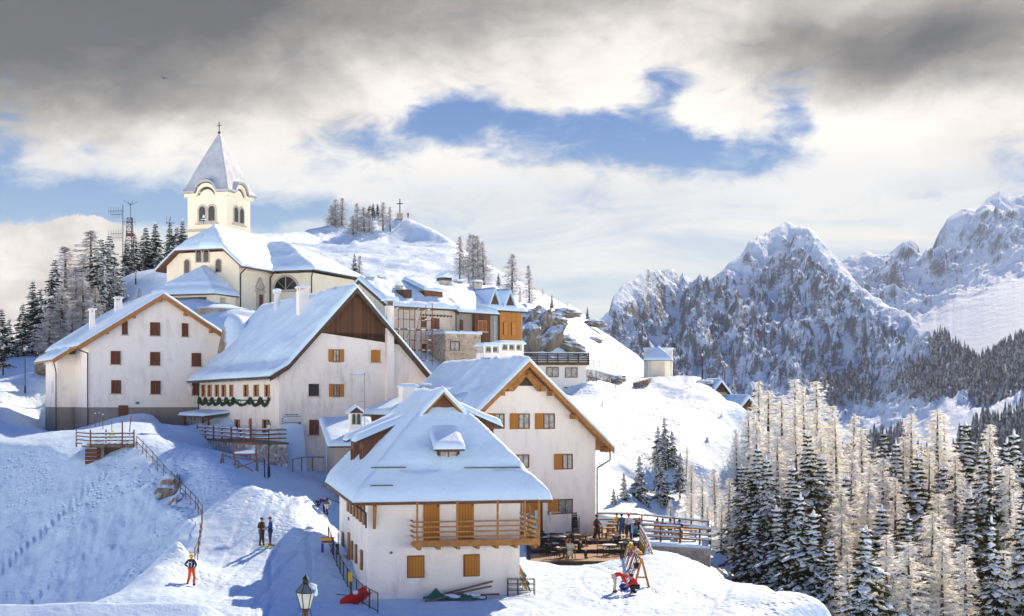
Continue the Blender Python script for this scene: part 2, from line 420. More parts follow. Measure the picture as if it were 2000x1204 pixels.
# ---------------------------------------------------------------- terrain: control points (px, py, D)
TP = """
720 1172 76;1014 1168 76;380 1146 79;523 1068 88.5;600 1102 84;500 1200 70;700 1206 70;1100 1206 70;1200 1161 77;1120 1102 92
860 1172 76;620 1012 102;560 1000 97;590 992 95;500 962 97;450 1005 93;400 900 103;450 930 100;540 907 111;388 856 136;440 886 113;485 896 110;415 888 118;300 848 116;350 835 124;300 815 135
200 824 133;390 812 140;250 826 124;268 868 109;330 940 102;380 985 97;395 1012 94;392 1050 90;380 1095 85;640 960 106;640 900 117;700 930 115;760 990 112
668 1078 93;640 1050 90;850 1110 92;1014 1090 92
1100 1034 107;1165 1050 103;1165 1035 108;1230 1030 110;1290 1062 103;1000 1150 80;1250 1100 88;1180 1130 83;1290 1140 81;1400 1180 77;1300 1190 73;1200 1204 71;1330 1085 93;1385 1110 90;1500 1150 82;1620 1206 72;1560 1178 77
1480 1230 94;1600 1290 88;1750 1380 80;1440 1150 101;1400 1090 108;1390 1060 115
1600 1120 118;1800 1200 108;2000 1300 95;2300 1400 90;1700 1500 70;1900 1600 60;2200 1700 60
1500 1010 140;1700 1060 140;1900 1100 135;2200 1150 135
1600 980 180;1800 1000 180;2100 1000 180
200 1185 74;300 1112 80;260 1150 77;0 1300 70;100 1280 70;-300 1400 70;350 1065 84.5;180 1180 75;340 1085 83
300 1120 88;340 1040 91;250 1150 85;180 1215 82;100 1230 84;0 1225 86
300 1010 96;200 1100 93;100 1130 94;0 1120 96;-200 1120 96
330 960 101;250 960 102;200 1000 101;100 1000 103;0 1000 104;-200 1000 104
180 905 108;100 890 112;0 880 114;-200 880 114;230 900 107
100 845 130;40 830 134;130 843 128;150 842 127
85 745 153;0 755 148;45 735 155;0 735 155;-100 740 155;0 700 165;-200 740 150;60 700 165
100 712 162;100 845 141;112 842 147;70 845 136
240 690 158;150 650 172;240 600 170;90 690 172;240 545 185;300 530 195;270 538 190;340 545 170;400 605 148;340 606 148;500 605 152;440 640 138;500 640 138;560 620 150
180 600 185;0 680 185;-200 700 185
430 600 165;550 600 168;650 590 180;600 560 200;700 560 175;800 575 170
200 620 220;0 720 220;-300 760 220;400 580 240;300 590 230
740 720 128;850 700 136;950 700 140;1000 700 145;800 720 130;640 740 128
1100 772 148;1150 772 146;1030 765 148;1200 770 148;1140 740 152;1150 728 160;1200 745 158;1260 742 163;1300 736 168;1380 748 163;1230 738 172
1420 785 158;1465 820 155;1400 830 146;1460 880 146;1463 950 140;1250 850 135;1300 950 128;1400 930 132;1200 800 140;1190 990 116;1220 985 118;1300 1010 121;1350 1020 120;1250 900 128;1170 870 128;1450 1020 132
1300 780 155;1480 815 175;1400 790 190;1300 780 200;1550 880 200
1010 640 170;1060 650 168;1110 690 162;1130 680 170;1050 600 185;1100 640 180;1180 690 178;1240 722 180;1140 650 190;1200 690 188;1160 640 215;1250 705 205;1020 575 215
1000 540 250;1060 570 240;1100 600 230;960 560 235;900 570 225;850 570 215;800 555 225;700 545 230;650 540 240;750 530 260;850 520 270;930 520 280
650 490 300;750 482 335;800 484 335;850 492 325;900 505 310;700 480 315;600 485 300;980 530 290;1050 560 280;1120 605 265;1160 630 255
540 480 290;500 480 285
760 424 400;700 430 395;650 440 385;600 447 375;560 455 360;520 455 350;490 458 345;800 428 398;850 452 390;890 478 375;930 508 350;960 530 330;
760 471 386;700 473 376;650 482 370;600 484 352;560 484 342;850 487 380;800 474 386;880 492 350
760 470 480;650 490 480;850 520 470;950 590 450;1050 650 430;1150 720 400;1250 800 350;500 540 480;300 620 450;0 760 450
1100 640 330;1200 720 300;1300 830 280;1450 950 260;1600 1000 260;1900 1040 260
1400 1000 380;1700 1020 400;2000 1020 400;2300 1020 400;1200 1000 440;900 900 520;500 800 560;0 850 560;-400 850 450;2400 1100 250
400 470 345;300 535 330;300 548 260;200 575 300;100 650 300;0 720 300;-150 760 300;200 620 420;0 740 420;100 640 240;200 590 260;430 470 330;380 500 300;430 500 260
250 580 380;-400 790 300;-100 730 200;1520 940 165;1540 900 175;1500 990 150;1560 1010 160;1500 870 180
-500 900 150;-500 760 250;2500 1300 140
"""
# points given directly in metres (X, D, Z): foreground under and beside the viewer
TW = [(0, 3, -1.8), (0, 20, -5.5), (0, 40, -9.2), (0, 55, -10.6), (-12, 20, -5.6), (-12, 40, -9.3), (12, 20, -6.2), (12, 40, -10.0), (25, 40, -14),
      (-25, 30, -8), (-25, 50, -11), (-22, 60, -11.5), (-10, 60, -10.8), (10, 60, -10.9), (20, 55, -12.2), (2, 8, -2.8), (-5, 8, -3), (5, 8, -3)]
def _tpts():
    P = []
    for ln in TP.strip().replace('\n', ';').split(';'):
        if not ln.strip(): continue
        px, py, D = map(float, ln.split()); P.append((px, D, (785-py)/F*D))
    for X, D, Z in TW: P.append((1000+X/D*F, D, Z))
    return np.array(P)
_P = _tpts()
def _wc(px, D): return np.stack([np.clip(px, -1500, 4000)/330.0, np.log(D)*6.0], -1)
def _phi(r): return r*np.sqrt(r)
_C = _wc(_P[:, 0], _P[:, 1]); _W = _P[:, 2]/_P[:, 1]         # fit the slope Z/D: even in the picture
def _fit(lam=0.004):
    n = len(_C); d = np.linalg.norm(_C[:, None]-_C[None], axis=-1)
    A = np.zeros((n+3, n+3)); A[:n, :n] = _phi(d)+lam*np.eye(n); Q = np.concatenate([np.ones((n, 1)), _C], 1)
    A[:n, n:] = Q; A[n:, :n] = Q.T; b = np.zeros(n+3); b[:n] = _W
    return np.linalg.solve(A, b)
_S = _fit()
def terr_raw(X, D):
    X = np.asarray(X, float); D = np.maximum(np.asarray(D, float), 2.5)
    px = 1000+X/D*F; c = _wc(px, D).reshape(-1, 2); out = np.zeros(len(c)); n = len(_C)
    for i in range(0, len(c), 20000):
        q = c[i:i+20000]; d = np.linalg.norm(q[:, None]-_C[None], axis=-1)
        out[i:i+20000] = _phi(d) @ _S[:n]+_S[n]+q @ _S[n+1:]
    z = out.reshape(X.shape)*D
    return np.clip(z, -95, 60)
_cp = np.array([-600, 0, 100, 160, 262, 290, 312, 332, 352, 370, 384, 395])
_cd = np.array([118, 117, 116, 111.5, 107.4, 104.8, 102.8, 101, 98.8, 96.9, 95, 92.8])
_sp = np.array([-600, 100, 180, 300, 345, 385]); _sd = np.array([70, 72, 78, 85, 88, 90.5])
_czp = np.arange(-600, 440, 20.); _cz = None
def terr(X, D):
    global _cz
    if _cz is None:
        cd = np.interp(_czp, _cp, _cd); _cz = terr_raw((_czp-1000)/F*cd, cd)
    X = np.asarray(X, float); D = np.asarray(D, float)
    z = terr_raw(X, D)
    px = 1000+X/np.maximum(D, 2.5)*F
    # the steep bank that falls from the brink of the path and the lookout
    dc = np.interp(px, _cp, _cd); zc = np.interp(px, _czp, _cz); sd = np.interp(px, _sp, _sd)
    cx = (_cp-1000)/F*_cd; dist = np.full(X.shape, 1e3); zn = zc
    for x0, y0, x1, y1 in zip(cx[:-1], _cd[:-1], cx[1:], _cd[1:]):
        t_ = np.clip(((X-x0)*(x1-x0)+(D-y0)*(y1-y0))/((x1-x0)**2+(y1-y0)**2), 0, 1)
        dd = np.hypot(X-x0-t_*(x1-x0), D-y0-t_*(y1-y0)); qx = 1000+(x0+t_*(x1-x0))/(y0+t_*(y1-y0))*F
        zn = np.where(dd < dist, np.interp(qx, _czp, _cz), zn); dist = np.minimum(dist, dd)
    bank = np.maximum(zn-.80*np.maximum(dist-.5, 0), -17.0-.10*(98-D))
    w = sm(sd, sd+4.5, D)*(D < dc)*sm(398, 388, px)
    z = np.where(w > 0, z*(1-w)+np.minimum(z, bank)*w, z)
    # flat trodden ground stays calm; wild slopes get drifts and lumps
    calm = sm(280, 420, px)*sm(1500, 1350, px)*sm(118, 100, D)
    calm = np.maximum(calm, sm(30, 20, D))
    calm = np.maximum(calm, sm(150, 190, px)*sm(460, 430, px)*sm(104, 107, D)*sm(138, 133, D))
    wild = 1-calm
    z = z+(0.12*fbm(X*.5, D*.5, 4, 3)+.05*fbm(X*2.0, D*2.0, 3, 5))*(.7+.3*wild)+.05*(ridged(X*.8+D*.2, D*.5, 3, 15)-.4)*sm(60, 70, D)*sm(130, 110, D)
    z = z+wild*0.55*fbm(X*.12, D*.12, 4, 9)*sm(60, 200, D)
    z = z+sm(150, 300, D)*2.2*fbm(X*.022, D*.022, 5, 21)+sm(200, 280, D)*.9*(ridged(X*.06+D*.03, D*.10, 3, 29)-.4)
    # drift ridges on the sunny knoll
    kn = sm(1150, 1230, px)*sm(1520, 1440, px)*sm(112, 125, D)*sm(172, 160, D)
    z = z+kn*.45*(ridged(X*.11+D*.05, D*.22-X*.05, 3, 41)-.5)
    # rubble on the shaded left slope
    rb = sm(420, 330, px)*sm(-100, 0, px)*sm(84, 90, D)*sm(108, 103, D)
    z = z+rb*(.20*fbm(X*.9, D*.9, 4, 51)+.04*np.abs(gnoise(X*2.5, D*2.5, 3))+.35*ridged(X*.16, D*.10, 3, 55)-.2)
    # the terrace floor is dug into the slope
    m_ = sm(1026, 1034, px)*sm(1262, 1250, px)*sm(91.2, 91.7, D)*sm(113, 112, D)
    z = np.where(m_ > 0, np.minimum(z, z*(1-m_)+(-10.8)*m_), z)
    cp_ = np.interp(px, [-600, 0, 300, 400, 490, 560, 600, 650, 700, 760, 800, 850, 890, 930, 1000, 1060, 1110], [900, 700, 540, 480, 458, 456, 450, 439, 432, 425, 429, 451, 477, 507, 543, 575, 600])
    zc_ = (785-cp_)/F*D+.25*fbm(X*.1, D*.1, 3, 6); z = np.where((D > 230) & (px < 1110), np.minimum(z, zc_), z)
    # ski tracks over the plaza and the near slope
    for i in range(11):
        x0 = -17+i*1.15 if i < 6 else 4+(i-6)*2.6; xt = x0+(.9+.2*i)*np.sin(D*(.09+.012*(i % 4))+i*1.9)-(D-70)*.03*(i % 3)
        for e in (-.09, .09): z = z-.07*np.exp(-((X-xt-e)/.055)**2)*sm(62, 66, D)*sm(99, 94, D)*sm(405, 440, px)
    # ploughed pile by the plaza
    z = z+1.25*np.exp(-(((X-atx(585, 97))/2.6)**2+((D-97.0)/1.5)**2))*(1+.5*fbm(X*1.6, D*1.6, 4, 61))
    # rock ribs above the village
    rk = sm(990, 1030, px)*sm(1170, 1120, px)*sm(158, 164, D)*sm(186, 178, D)
    z = z+rk*2.6*(ridged(X*.13, D*.10, 4, 71)-.45)
    return z
def gz(X, D): return float(terr(np.array([X]), np.array([D]))[0])
def ground(px, D, up=0.0):
    X = atx(px, D); return Vector((X, D, gz(X, D)+up))
def sheet(name, pxs, Ds, zf, material, label=None):
    PX, DD = np.meshgrid(pxs, Ds); X = (PX-1000)/F*DD; Z = zf(X, DD, PX)
    nr, nc = X.shape
    V = np.stack([X, DD, Z], -1).reshape(-1, 3)
    i = np.arange((nr-1)*(nc-1)); r, c = i//(nc-1), i % (nc-1); a = r*nc+c
    Fc = np.stack([a, a+1, a+nc+1, a+nc], -1)
    me = bpy.data.meshes.new(name); me.vertices.add(len(V)); me.vertices.foreach_set('co', V.ravel())
    me.loops.add(Fc.size); me.loops.foreach_set('vertex_index', Fc.ravel().astype(np.int32))
    me.polygons.add(len(Fc)); me.polygons.foreach_set('loop_start', (np.arange(len(Fc))*4).astype(np.int32))
    try: me.polygons.foreach_set('loop_total', np.full(len(Fc), 4, np.int32))
    except Exception: pass
    me.polygons.foreach_set('use_smooth', np.ones(len(Fc), bool)); me.update(calc_edges=True)
    me.materials.append(MAT[material]); o = bpy.data.objects.new(name, me); COL.objects.link(o)
    tag(o, label, None, None, 'structure'); return o
mat_snow('ground_snow', .15, .7, tracks=.5)
def ground_material():
    """snow with bare rock where the ground is steep"""
    m = MAT['ground_snow']; T = NT(m.node_tree); b = T.n['Principled BSDF']
    geo = T.new('ShaderNodeNewGeometry'); tc = T.new('ShaderNodeTexCoord'); v = tc.outputs['Object']
    gzz = T.sep(geo.outputs['Normal'])[2]
    k = T.m('ADD', gzz, T.m('MULTIPLY', T.m('SUBTRACT', T.noise(v, .7, 8, .7), .5), .4))
    sx = T.sep(v); zone = T.m('MULTIPLY', T.m('LESS_THAN', sx[1], 113.0), T.m('LESS_THAN', sx[0], -18.0))
    f = T.ss(T.m('ADD', k, T.m('MULTIPLY', T.m('SUBTRACT', 1.0, zone), .22)), .45, .54)
    rk = T.mix(T.ss(T.noise(v, 1.1, 7, .7), .3, .7), (.17, .14, .11, 1), (.36, .31, .25, 1))
    T.l.new(T.mix(f, rk, (*SNOWC, 1)), b.inputs['Base Color'])
ground_material()
pxs = np.concatenate([np.arange(-1400, -150, 40), np.arange(-150, 2150, 3.2), np.arange(2150, 3600, 40)])
Ds = np.concatenate([np.geomspace(2.6, 60, 60)[:-1], np.geomspace(60, 200, 400)[:-1], np.geomspace(200, 560, 170)])
sheet('snow_ground', pxs, Ds, lambda X, D, P: terr(X, D), 'ground_snow')
# ---------------------------------------------------------------- mountains
def prof(pts):
    a = np.array(sorted(pts)); return lambda x: np.interp(x, a[:, 0], a[:, 1])
C1y = prof([(900, 800), (1050, 720), (1150, 650), (1190, 605), (1197, 580), (1215, 555), (1240, 545), (1262, 525), (1290, 520), (1305, 523), (1318, 528), (1326, 540), (1335, 526),
            (1345, 540), (1356, 548), (1370, 533), (1384, 545), (1400, 536), (1430, 510), (1450, 495), (1462, 470), (1480, 458), (1500, 452), (1520, 440), (1540, 432), (1556, 440), (1580, 446),
            (1600, 462), (1618, 485), (1640, 508), (1664, 540), (1700, 572), (1740, 598), (1775, 610), (1800, 640), (1835, 655), (1870, 690), (1920, 730), (2000, 770), (2300, 850)])
C1D = prof([(900, 1300), (1190, 1350), (1300, 1500), (1540, 1700), (1640, 1600), (1780, 1350), (1900, 1150), (2300, 950)])
C2y = prof([(1300, 640), (1500, 560), (1600, 530), (1650, 505), (1690, 492), (1720, 498), (1740, 490), (1765, 470), (1780, 465), (1793, 478), (1800, 505), (1822, 480), (1830, 460),
            (1850, 425), (1880, 408), (1905, 410), (1930, 385), (1952, 372), (1975, 385), (2000, 380), (2060, 360), (2200, 400), (2500, 450), (3000, 600)])
def mount(X, D, PX):
    jg = 5*fbm(PX*.045, PX*0+.5, 4, 3)+4*np.abs(gnoise(PX*.13, PX*0+2.5, 4))*sm(1700, 1600, PX)
    py1 = C1y(PX); D1 = C1D(PX); zc1 = (785-py1)/F*D1
    py2 = C2y(PX); D2 = 2600.0; zc2 = (785-py2)/F*D2
    base = -60+np.interp(PX, [1000, 1500, 1700, 2000, 2400], [0, 5, 15, 30, 60])*sm(450, 950, D)
    # wooded shoulder on the right
    base = base+np.interp(PX, [1500, 1650, 1850, 2000, 2300], [0, 12, 52, 78, 110])*sm(560, 1250, D)
    def soft(fn):
        s_ = 0
        for o_, w_ in ((-90, .1), (-60, .15), (-30, .15), (0, .2), (30, .15), (60, .15), (90, .1)): s_ = s_+w_*fn(PX+o_)
        return s_
    zs1 = (785-soft(C1y)-12)/F*D1; zs2 = (785-soft(C2y)-12)/F*D2
    t = D1-D
    g = np.where(t > 0, np.clip(1-t/np.interp(PX, [1100, 1540, 1700, 1900], [380, 760, 560, 350]), 0, 1)**1.12, np.clip(1+t/330, 0, 1)**.9)
    wx = X+40*fbm(X*.006, D*.006, 3, 5); wd = D+60*fbm(X*.005, D*.005, 3, 8)
    rr = ridged(wx*.0105-wd*.0022, wd*.0034+wx*.003, 6, 11)-.42
    fine = ridged(X*.035, D*.022, 4, 19)-.45
    env = np.clip((1-g)*5+.04, 0, 1)*np.clip(g*3, 0, 1)
    zc1 = zs1+(zc1-zs1)*sm(.80, .99, g)-jg/F*D1*sm(.95, 1, g)
    z1 = base+(zc1-base)*g+env*(46*rr+24*fine)*np.clip(.35+zc1/200, .3, 1)+(1-env)*g*4*fbm(X*.03, D*.03, 3, 2)
    t2 = D2-D
    g2 = np.where(t2 > 0, np.clip(1-t2/1150, 0, 1)**1.35, np.clip(1+t2/500, 0, 1))
    env2 = np.clip((1-g2)*6+.04, 0, 1)*np.clip(g2*3, 0, 1)
    r2 = ridged(X*.0060+D*.002, D*.0028, 6, 77)-.40
    zc2 = zs2+(zc2-zs2)*sm(.80, .99, g2)-jg/F*D2*sm(.95, 1, g2)
    z2 = base+(zc2-base)*g2+env2*(80*r2)*sm(.30, .75, g2)+env2*sm(.3, .6, g2)*12*(ridged(X*.025, D*.02, 4, 7)-.4)
    z = np.maximum(np.maximum(z1, z2), base+14*fbm(X*.008, D*.008, 5, 33))
    far = sm(3100, 3400, D); z = z*(1-far)+(-120)*far
    left = sm(1150, 900, PX); z = z*(1-left)+(-90)*left
    return z
pxm = np.concatenate([np.arange(-2500, 1000, 120), np.arange(1000, 2120, 1.9), np.arange(2120, 3400, 50)])
Dm = np.concatenate([np.geomspace(430, 900, 60)[:-1], np.geomspace(900, 1800, 300)[:-1], np.geomspace(1800, 2750, 200)[:-1], np.geomspace(2750, 3600, 10)])
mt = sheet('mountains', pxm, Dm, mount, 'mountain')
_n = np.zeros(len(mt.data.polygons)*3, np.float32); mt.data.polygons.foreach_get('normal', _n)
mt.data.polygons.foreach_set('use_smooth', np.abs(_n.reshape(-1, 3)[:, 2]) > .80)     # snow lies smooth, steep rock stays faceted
# ---------------------------------------------------------------- roof helpers
def dense(a, b, step, extra=()):
    n = max(2, int(math.ceil((b-a)/step))+1)
    L = list(np.linspace(a, b, n)); ex = [e for e in extra if a < e < b]
    L = [q for i, q in enumerate(L) if i in (0, n-1) or all(abs(q-e) > .35*(b-a)/(n-1) for e in ex)]
    return np.array(sorted(set(L+ex)))
def heap(name, xs, ys, h, top, bot, material, parent, smooth=True, label=None):
    """closed shell between h+bot and h+top over a rectangle of plan"""
    X, Y = np.meshgrid(xs, ys); H = h(X, Y); nr, nc = X.shape
    zt = H+(top(X, Y) if callable(top) else top); zb = H+bot
    V = [(float(a), float(b), float(c)) for a, b, c in zip(X.ravel(), Y.ravel(), zt.ravel())]
    V += [(float(a), float(b), float(c)) for a, b, c in zip(X.ravel(), Y.ravel(), zb.ravel())]
    N = nr*nc; fs = []
    for i in range(nr-1):
        for j in range(nc-1):
            a = i*nc+j; fs.append((a, a+1, a+nc+1, a+nc)); fs.append((N+a, N+a+nc, N+a+nc+1, N+a+1))
    for j in range(nc-1):
        fs.append((j, N+j, N+j+1, j+1)); a = (nr-1)*nc+j; fs.append((a, a+1, N+a+1, N+a))
    for i in range(nr-1):
        a = i*nc; fs.append((a, a+nc, N+a+nc, N+a)); a = i*nc+nc-1; fs.append((a, N+a, N+a+nc, a+nc))
    b = MB(); b.smooth = smooth; b.add(V, fs)
    o = b.build(name, material, parent, label)
    return o
def snow_roof(parent, x0, x1, y0, y1, h, thick=.4, seed=1, step=.3, edge=.45, crease=(), creasey=(), rail=None, wave=.14, name='roof_snow', over=.08, mask=None):
    xs = dense(x0-over, x1+over, step, crease); ys = dense(y0-over, y1+over, step, creasey)
    def t(X, Y):
        d = np.minimum(np.minimum(X-xs[0], xs[-1]-X), np.minimum(Y-ys[0], ys[-1]-Y))
        e = np.clip(d/edge, 0, 1); r = np.sqrt(1-(1-e)**2)
        w = 1+wave*2.2*fbm(X*.35+seed*3.7, Y*.35, 3, seed)+wave*.7*fbm(X*1.3, Y*1.3+seed, 3, seed+5)
        tt = thick*(.22+.78*r)*w
        if rail: tt = tt+rail(X, Y)
        if mask is not None: tt = tt*mask(X, Y)
        return np.maximum(tt, .03)
    return heap(name, xs, ys, h, t, -.0, 'roof_snow', parent)
def roof_slab(parent, x0, x1, y0, y1, h, thick=.22, step=.6, crease=(), creasey=(), m='wood_dark', name='roof'):
    xs = dense(x0, x1, step, crease); ys = dense(y0, y1, step, creasey)
    return heap(name, xs, ys, h, -.004, -thick, m, parent, smooth=False)
def Tfront(y0): return lambda a, b, c: (a, y0-b, c)
def Tback(y0): return lambda a, b, c: (a, y0+b, c)
def Tleft(x0): return lambda a, b, c: (x0-b, a, c)
def Tright(x0): return lambda a, b, c: (x0+b, a, c)
def window(root, T, a, c, w, h, style='open', shut='shutter_brown', frame='wood_brown', glass='glass', sill=True, sw=None, curtain=True):
    """a = centre along the wall, c = bottom; parts: window > pane, shutter, sill"""
    x0, x1 = a-w/2, a+w/2; f = .07
    b = MB(T)
    for q in ((x0, x0+f, c, c+h), (x1-f, x1, c, c+h), (x0+f, x1-f, c, c+f), (x0+f, x1-f, c+h-f, c+h)):
        b.box(q[0], q[1], .0, .07, q[2], q[3])
    if style != 'closed' and w > .5: b.box(a-.025, a+.025, .0, .06, c+f, c+h-f)
    o = b.build('window', frame, root)
    if style != 'closed':
        MB(T).box(x0+f, x1-f, .004, .03, c+f, c+h-f).build('pane', glass, o)
    if sill: MB(T).box(x0-.12, x1+.12, 0, .16, c-.09, c-.003).build('sill', 'stone_trim', o)
    if style == 'closed':
        for q in ((x0, a-.01), (a+.01, x1)): MB(T).box(q[0]+.01, q[1], .075, .12, c+.01, c+h-.01).build('shutter', shut, o)
    sw = sw or w*.52
    if style in ('open', 'left'):
        MB(T).box(x0-sw-.01, x0-.015, .02, .075, c-.02, c+h+.02).build('shutter', shut, o)
    if style in ('open', 'right'):
        MB(T).box(x1+.015, x1+sw+.01, .02, .075, c-.02, c+h+.02).build('shutter', shut, o)
    return o
def board(root, T, a0, a1, c0, c1, name, m, b0=.003, b1=.05, label=None):
    return MB(T).box(a0, a1, b0, b1, c0, c1).build(name, m, root, label)
def pipe(root, pts, r=.05, m='metal_dark', name='downpipe'):
    return MB().path(pts, r, 7).build(name, m, root)
def chimney(root, x, y, z0, z1, w=.7, d=.7, m='white_plaster', cap='slab', snow=.25, holes=True):
    b = MB(); b.box(x-w/2, x+w/2, y-d/2, y+d/2, z0, z1)
    o = b.build('chimney', m, root)
    if cap == 'slab':
        g = MB()
        for sx in (-1, 1):
            for sy in (-1, 1): g.box(x+sx*(w/2-.06)-.05, x+sx*(w/2-.06)+.05, y+sy*(d/2-.06)-.05, y+sy*(d/2-.06)+.05, z1+.002, z1+.28)
        g.box(x-w/2+.14, x+w/2-.14, y-d/2+.14, y+d/2-.14, z1+.002, z1+.16)
        g.box(x-w/2-.10, x+w/2+.10, y-d/2-.10, y+d/2+.10, z1+.282, z1+.35)
        g.build('chimney_cap', 'stone_trim' if m != 'white_plaster' else 'white_plaster', o); zt = z1+.352
    elif cap == 'gable':
        g = MB(); g.prism([(x-w/2-.08, z1+.3), (x+w/2+.08, z1+.3), (x, z1+.62)], y-d/2-.08, y+d/2+.08)
        for sx in (-1, 1): g.box(x+sx*(w/2-.05)-.05, x+sx*(w/2-.05)+.05, y-d/2, y+d/2, z1+.002, z1+.298)
        g.box(x-w/2+.12, x+w/2-.12, y-d/2+.05, y+d/2-.05, z1+.002, z1+.2)
        g.build('chimney_cap', 'rooftile', o); zt = z1+.36
    else: zt = z1
    if snow:
        s = MB(); s.smooth = True
        if cap == 'gable':
            s.prism([(x-w/2-.12, zt-.06), (x+w/2+.12, zt-.06), (x+w/2+.1, zt+.12), (x+.06, zt+.45), (x-.06, zt+.45), (x-w/2-.1, zt+.12)], y-d/2-.12, y+d/2+.12); s.sm = [False]*len(s.f)
        else:
            xs = dense(x-w/2-.12, x+w/2+.12, .09); ys = dense(y-d/2-.12, y+d/2+.12, .09)
            s = None
            heap('chimney_snow', xs, ys, lambda X, Y: X*0+zt+.003, lambda X, Y: snow*(.2+.8*np.sqrt(np.clip(1-((X-x)/(w/2+.13))**4, 0, 1)*np.clip(1-((Y-y)/(d/2+.13))**4, 0, 1))), 0, 'roof_snow', o)
        if s: s.build('chimney_snow', 'roof_snow', o)
    return o
def icicles(root, p0, p1, n, seed, L=.35):
    r = random.Random(seed); b = MB(); a = Vector(p0); c = Vector(p1)
    for i in range(n):
        p = a.lerp(c, r.random()); l = L*r.uniform(.3, 1); b.tube(p, p-Vector((0, 0, l)), .025, .002, 4, False)
    return tag(b.build('icicles', 'roof_snow', root), kind='stuff')
class Frame:
    """local frame of a yawed building: origin (X, D), yaw a in degrees"""
    def __init__(s, X, D, z, a): s.X, s.D, s.z, s.a = X, D, z, a; s.c, s.s = math.cos(R(a)), math.sin(R(a))
    def sx(s, px, y=0.0):      # local x of the point seen at photo column px on the plane local y = y
        k = (px-1000)/F
        return (k*(s.D+y*s.c)-s.X+s.s*y)/(s.c-k*s.s)
    def sy(s, px, x=0.0):      # local y on the plane local x = x
        k = (px-1000)/F
        return (s.X+x*s.c-k*(s.D+x*s.s))/(k*s.c+s.s)
    def lz(s, py, x, y=0.0): return (785-py)/F*(s.D+x*s.s+y*s.c)-s.z
    def w(s, x, y, z=0): return Vector((s.X+x*s.c-y*s.s, s.D+x*s.s+y*s.c, s.z+z))
    def thing(s, name, label, cat, group=None): return thing(name, label, cat, (s.X, s.D, s.z), R(s.a), group)
FR = {}
